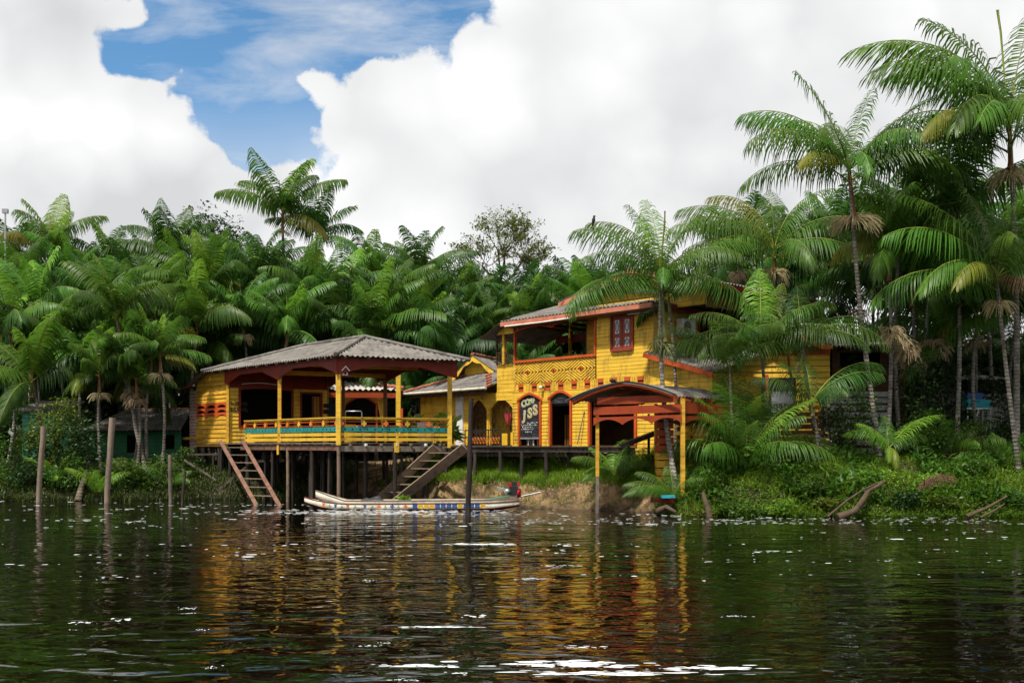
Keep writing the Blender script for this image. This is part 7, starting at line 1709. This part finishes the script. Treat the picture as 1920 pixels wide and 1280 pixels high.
# leafy dark undergrowth that closes the forest floor
def undergrowth():
    r = np.random.default_rng(77); n = 80000
    u = r.uniform(-300, 2250, n); Yd = np.where(u < 360, r.uniform(57.5, 68, n), np.where(u < 1560, r.uniform(60, 72, n), r.uniform(47, 64, n)))
    x = (u-UC)/F*Yd; hh = 5.2*(.5+.5*np.sin(x*.9)*np.sin(x*.37+1))+1.2
    z = 1.9+r.random(n)*hh*np.where(u < 360, .9, 1.)
    s = r.uniform(.25, .6, n)
    az = r.random(n)*6.283; el = r.normal(-.2, .6, n); d = np.stack([np.cos(az)*np.cos(el), np.sin(az)*np.cos(el), np.sin(el)], 1)
    w = np.cross(d, r.normal(size=(n, 3))*.5+np.array([0, 0, 1.])); w /= np.linalg.norm(w, axis=1)[:, None]
    p = np.stack([x, Yd, z], 1); L = s[:, None]
    V = np.stack([p, p+d*L*.45+w*L*.26, p+d*L, p+d*L*.45-w*L*.26], 1).reshape(-1, 3)
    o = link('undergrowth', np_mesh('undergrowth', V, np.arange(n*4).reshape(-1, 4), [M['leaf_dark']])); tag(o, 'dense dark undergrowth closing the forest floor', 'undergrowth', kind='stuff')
undergrowth()
# ground cover and grass on the bank: short blades and small leaves, in drifts
def cover(name, n, xr, yf_, mat, hgt, wid, seed, keep, leafy=.5, lean=.5):
    r = random.Random(seed); V = []; Q = []
    k = 0; tries = 0
    while k < n and tries < n*6:
        tries += 1
        x = r.uniform(*xr); y = yw(x)+yf_(r); d = y-yw(x)
        if not keep(x, y, d, r): continue
        c = mnoise.noise((x*.55, y*.55, seed)); z = zt(x, y)-.03; hh = hgt*(1+.75*c)*r.uniform(.55, 1.25)
        a = r.random()*6.283; 
        if r.random() < leafy:
            dx, dy = math.cos(a), math.sin(a); L = hh*.5; zb = z+r.random()*hh; el = r.uniform(-.4, .8); w = wid*2.2
            p = Vector((x, y, zb)); dd = Vector((dx*math.cos(el), dy*math.cos(el), math.sin(el))); ww = Vector((-dy, dx, r.uniform(-.4, .4)))*w*.5
            V += [p, p+dd*L*.5+ww, p+dd*L, p+dd*L*.5-ww]; b = len(V)-4; Q.append((b, b+1, b+2, b+3))
        else:
            lx, ly = math.cos(a)*hh*lean*r.random(), math.sin(a)*hh*lean*r.random(); px, py = math.cos(a+1.57)*wid, math.sin(a+1.57)*wid
            V += [Vector((x-px, y-py, z)), Vector((x+px, y+py, z)), Vector((x+lx*.4+px*.7, y+ly*.4+py*.7, z+hh*.6)), Vector((x+lx*.4-px*.7, y+ly*.4-py*.7, z+hh*.6)), Vector((x+lx+px*.1, y+ly, z+hh*.92)), Vector((x+lx-px*.1, y+ly, z+hh*.92))]
            b = len(V)-6; Q += [(b, b+1, b+2, b+3), (b+3, b+2, b+4, b+5)]
        k += 1
    o = link(name, np_mesh(name, [tuple(v) for v in V], Q, [M[mat]])); return tag(o, kind='stuff')
def kmid(x, y, d, r):
    if x > 5.6+.3*math.sin(y*3) or x < -4.4+.4*math.sin(y*2): return False
    e = 1.08+.4*mnoise.noise((x*1.1, 0, 4)); return d > e or (d > e-.35 and r.random() < .25) or r.random() < .012
cover('grass', 38000, (-6.5, 6.2), lambda r: r.uniform(.05, 1)**.9*5.5, 'grass', .30, .012, 31, kmid, .12, .9)
def klip(x, y, d, r): return x < 5.4
cover('grass', 2400, (-6.3, 5.6), lambda r: r.gauss(1.0, .10), 'grass', .30, .012, 41, klip, .1, 1.5)
cover('grass', 500, (-6.3, 5.6), lambda r: r.uniform(.15, .8), 'cover', .20, .014, 42, klip, .5, 1.2)
def kright(x, y, d, r):
    if d < .25 and r.random() < .5: return False
    return mnoise.noise((x*.8, y*.8, 7)) > -.42 or r.random() < .25 if d < 1.0 else True
cover('ground_cover', 64000, (5.5, 27), lambda r: r.random()**1.5*6.5-.2, 'cover', .30, .024, 32, lambda x, y, d, r: True, .86, .9)
cover('ground_cover', 7000, (5.8, 25), lambda r: r.random()**1.3*4.0-.1, 'grass', .42, .013, 33, lambda x, y, d, r: mnoise.noise((x*.9, y*.9, 5)) > -.15, .12, 1.3)
cover('ground_cover', 7200, (6, 25), lambda r: r.random()**1.2*6.0+.3, 'leaf', .55, .055, 34, lambda x, y, d, r: mnoise.noise((x*.5, y*.5, 3)) > -.05, .85, .8)
cover('ground_cover', 22000, (-30, -8), lambda r: r.random()**1.4*6.0-.1, 'cover_dark', .34, .026, 35, lambda x, y, d, r: True, .6, .8)
cover('ground_cover', 2500, (-12, -4), lambda r: r.random()*5+.8, 'cover_dark', .3, .016, 36, lambda x, y, d, r: mnoise.noise((x*.6, y*.6, 8)) > -.1, .2, .9)  # dark leaf copy paints the shade beneath the pavilion
# driftwood, stump and fallen things on the waterline
def drift(label, pts, r0, cat='driftwood', name='driftwood', mat='drywood'):
    pts = [Vector(p) for p in pts]; x = MB(); n = len(pts); x.tube(pts, [r0*(1-.55*i/(n-1)) for i in range(n)], 8); return tag(x.build(name, M[mat], at=pts[0]), label, cat)
drift('forked dark stump standing at the water before the grassy bank', [P(1330, 970, 36.3), P(1327, 950, 36.4), P(1320, 932, 36.6), P(1318, 922, 36.7)], .13, 'stump', 'stump')
x_ = drift('thick curved driftwood root on the right bank', [P(1570, 970, 35.7), P(1603, 958, 35.9), P(1618, 938, 36.1), P(1628, 920, 36.4), P(1660, 902, 36.8)], .145)
drift('long pale driftwood branch lying at the right water edge', [P(1812, 968, 35.5), P(1850, 952, 35.8), P(1888, 930, 36.2)], .08); drift('second thin branch beside the long pale one at the right', [P(1838, 970, 35.5), P(1862, 958, 35.7), P(1884, 944, 36.0)], .05)
drift('thin grey root curling out of the bank under the trunk clump', [P(1552, 968, 35.8), P(1588, 938, 36.0), P(1618, 918, 36.3), P(1645, 905, 36.6)], .05)
drift('brown stump root at the left waterline below the low palm fan', [P(146, 940, 46.9), P(152, 915, 47.3), P(160, 890, 47.8), P(163, 882, 48)], .17, 'stump', 'stump', 'trunk_dark')
drift('fallen log at the foot of the shelter', [P(1232, 958, 37.6), P(1250, 950, 37.4), P(1268, 960, 36.9)], .13, 'log', 'log')
drift('dark board lying on the mud behind the canoe', [P(905, 935, 42.4), P(925, 934, 42.2), P(945, 938, 42)], .10, 'log', 'log')
o_ = thing('fallen_frond', 'dead brown palm frond fallen over the right bank', 'palm frond', P(1715, 925, 35.9))
q = link('frond', frond_mesh('out', 1, 'frond_dead', 'rachis_dead'), o_, P(1795, 898, 36.1)-P(1715, 925, 35.9)); q.rotation_euler = (0, R(22), R(186)); q.scale = (.46,)*3
# heap of dry fronds by the grey shed
dh = thing('dry_branch_heap', 'heap of dry brown fronds and branches before the grey shed', 'branch heap', gp(1815, 40.5))
x = MB(); r = random.Random(4)
for k in range(90):
    c = Vector((r.gauss(0, .9), r.gauss(0, .4), r.uniform(.02, .55))); a = r.gauss(0, .5); e = r.gauss(0, .25); L = r.uniform(.4, 1.3); d = Vector((math.cos(a), math.sin(a), e))
    x.tube([c-d*L*.5, c+Vector((0, 0, .06)), c+d*L*.5], [.018, .022, .008], 4, cap=False)
me = bpy.data.meshes.new('branches'); me.from_pydata([tuple(v) for v in x.v], [], x.f); me.materials.append(M['frond_dead']); link('branches', me, dh)
# greens lying in the canoe
o_ = shrub('small heap of fresh green leaves lying in the painted canoe', P(758, 945, 40.7), .42, .2, .22, 170, .2, 'leaf_bright', 371, 'cut_greens', 'greens', clumps=6)
# bird on the frond
def frond_point(o, k):
    vs = o.data.vertices; p = sum((vs[k*4+i].co for i in range(4)), Vector())/4; mt = Matrix.LocRotScale(o.location, o.rotation_euler, o.scale); return root_loc(o.parent)+mt @ p
sl_o = [o for o in COL.objects if o.get('label', '').startswith('slim green-shafted')][0]
tips = [frond_point(o, 11) for o in COL.objects if o.parent == sl_o and o.name.startswith('frond')]
bp_ = min(tips, key=lambda p: abs((p.x/p.y*F+UC)-1122)+.6*abs((VH-(p.z-H0)/p.y*F)-412))+Vector((0, 0, .24)); bd = thing('bird', 'small black bird perched on the left frond of the slim palm', 'bird', bp_-Vector((0, 0, .1)))
x = MB(); x.lathe(bp_, [(0, -.16), (.035, -.12), (.06, -.03), (.065, .03), (.05, .09), (.035, .12), (.045, .15), (.042, .18), (.0, .21)], 10, axis=(.15, 0, 1)); x.tube([bp_+Vector((.05, 0, .17)), bp_+Vector((.11, 0, .16))], [.015, .003], 5); x.tube([bp_+Vector((-.03, 0, -.1)), bp_+Vector((-.07, 0, -.3))], [.03, .018], 5); x.tube([bp_+Vector((.0, .02, -.14)), bp_+Vector((.0, .02, -.2))], .008, 4); x.build('body', M['bird'], bd)
# antenna mast at the far left
am = P(10, 400, 60); x = MB(); x.tube([(am.x, am.y, 2), (am.x, am.y, am.z)], .05, 6); x.box(am.x-.16, am.x+.16, am.y-.1, am.y+.1, am.z, am.z+.26); tag(x.build('antenna_mast', M['steel'], at=(am.x, am.y, 2)), 'thin grey mast with a small box rising above the palms at far left', 'mast')
# power wires across the right bank
for k, (va, vb) in enumerate(((650, 656), (676, 674))):
    x = MB(); a, b = P(1600, va, 45), P(1990, vb, 43); x.tube([a.lerp(b, i/12)+Vector((0, 0, -.5*math.sin(math.pi*i/12))) for i in range(13)], .012, 4)
    tag(x.build('power_wire', M['blackmetal']), ('upper', 'lower')[k]+' thin wire slung across the thicket at the right', 'wire')
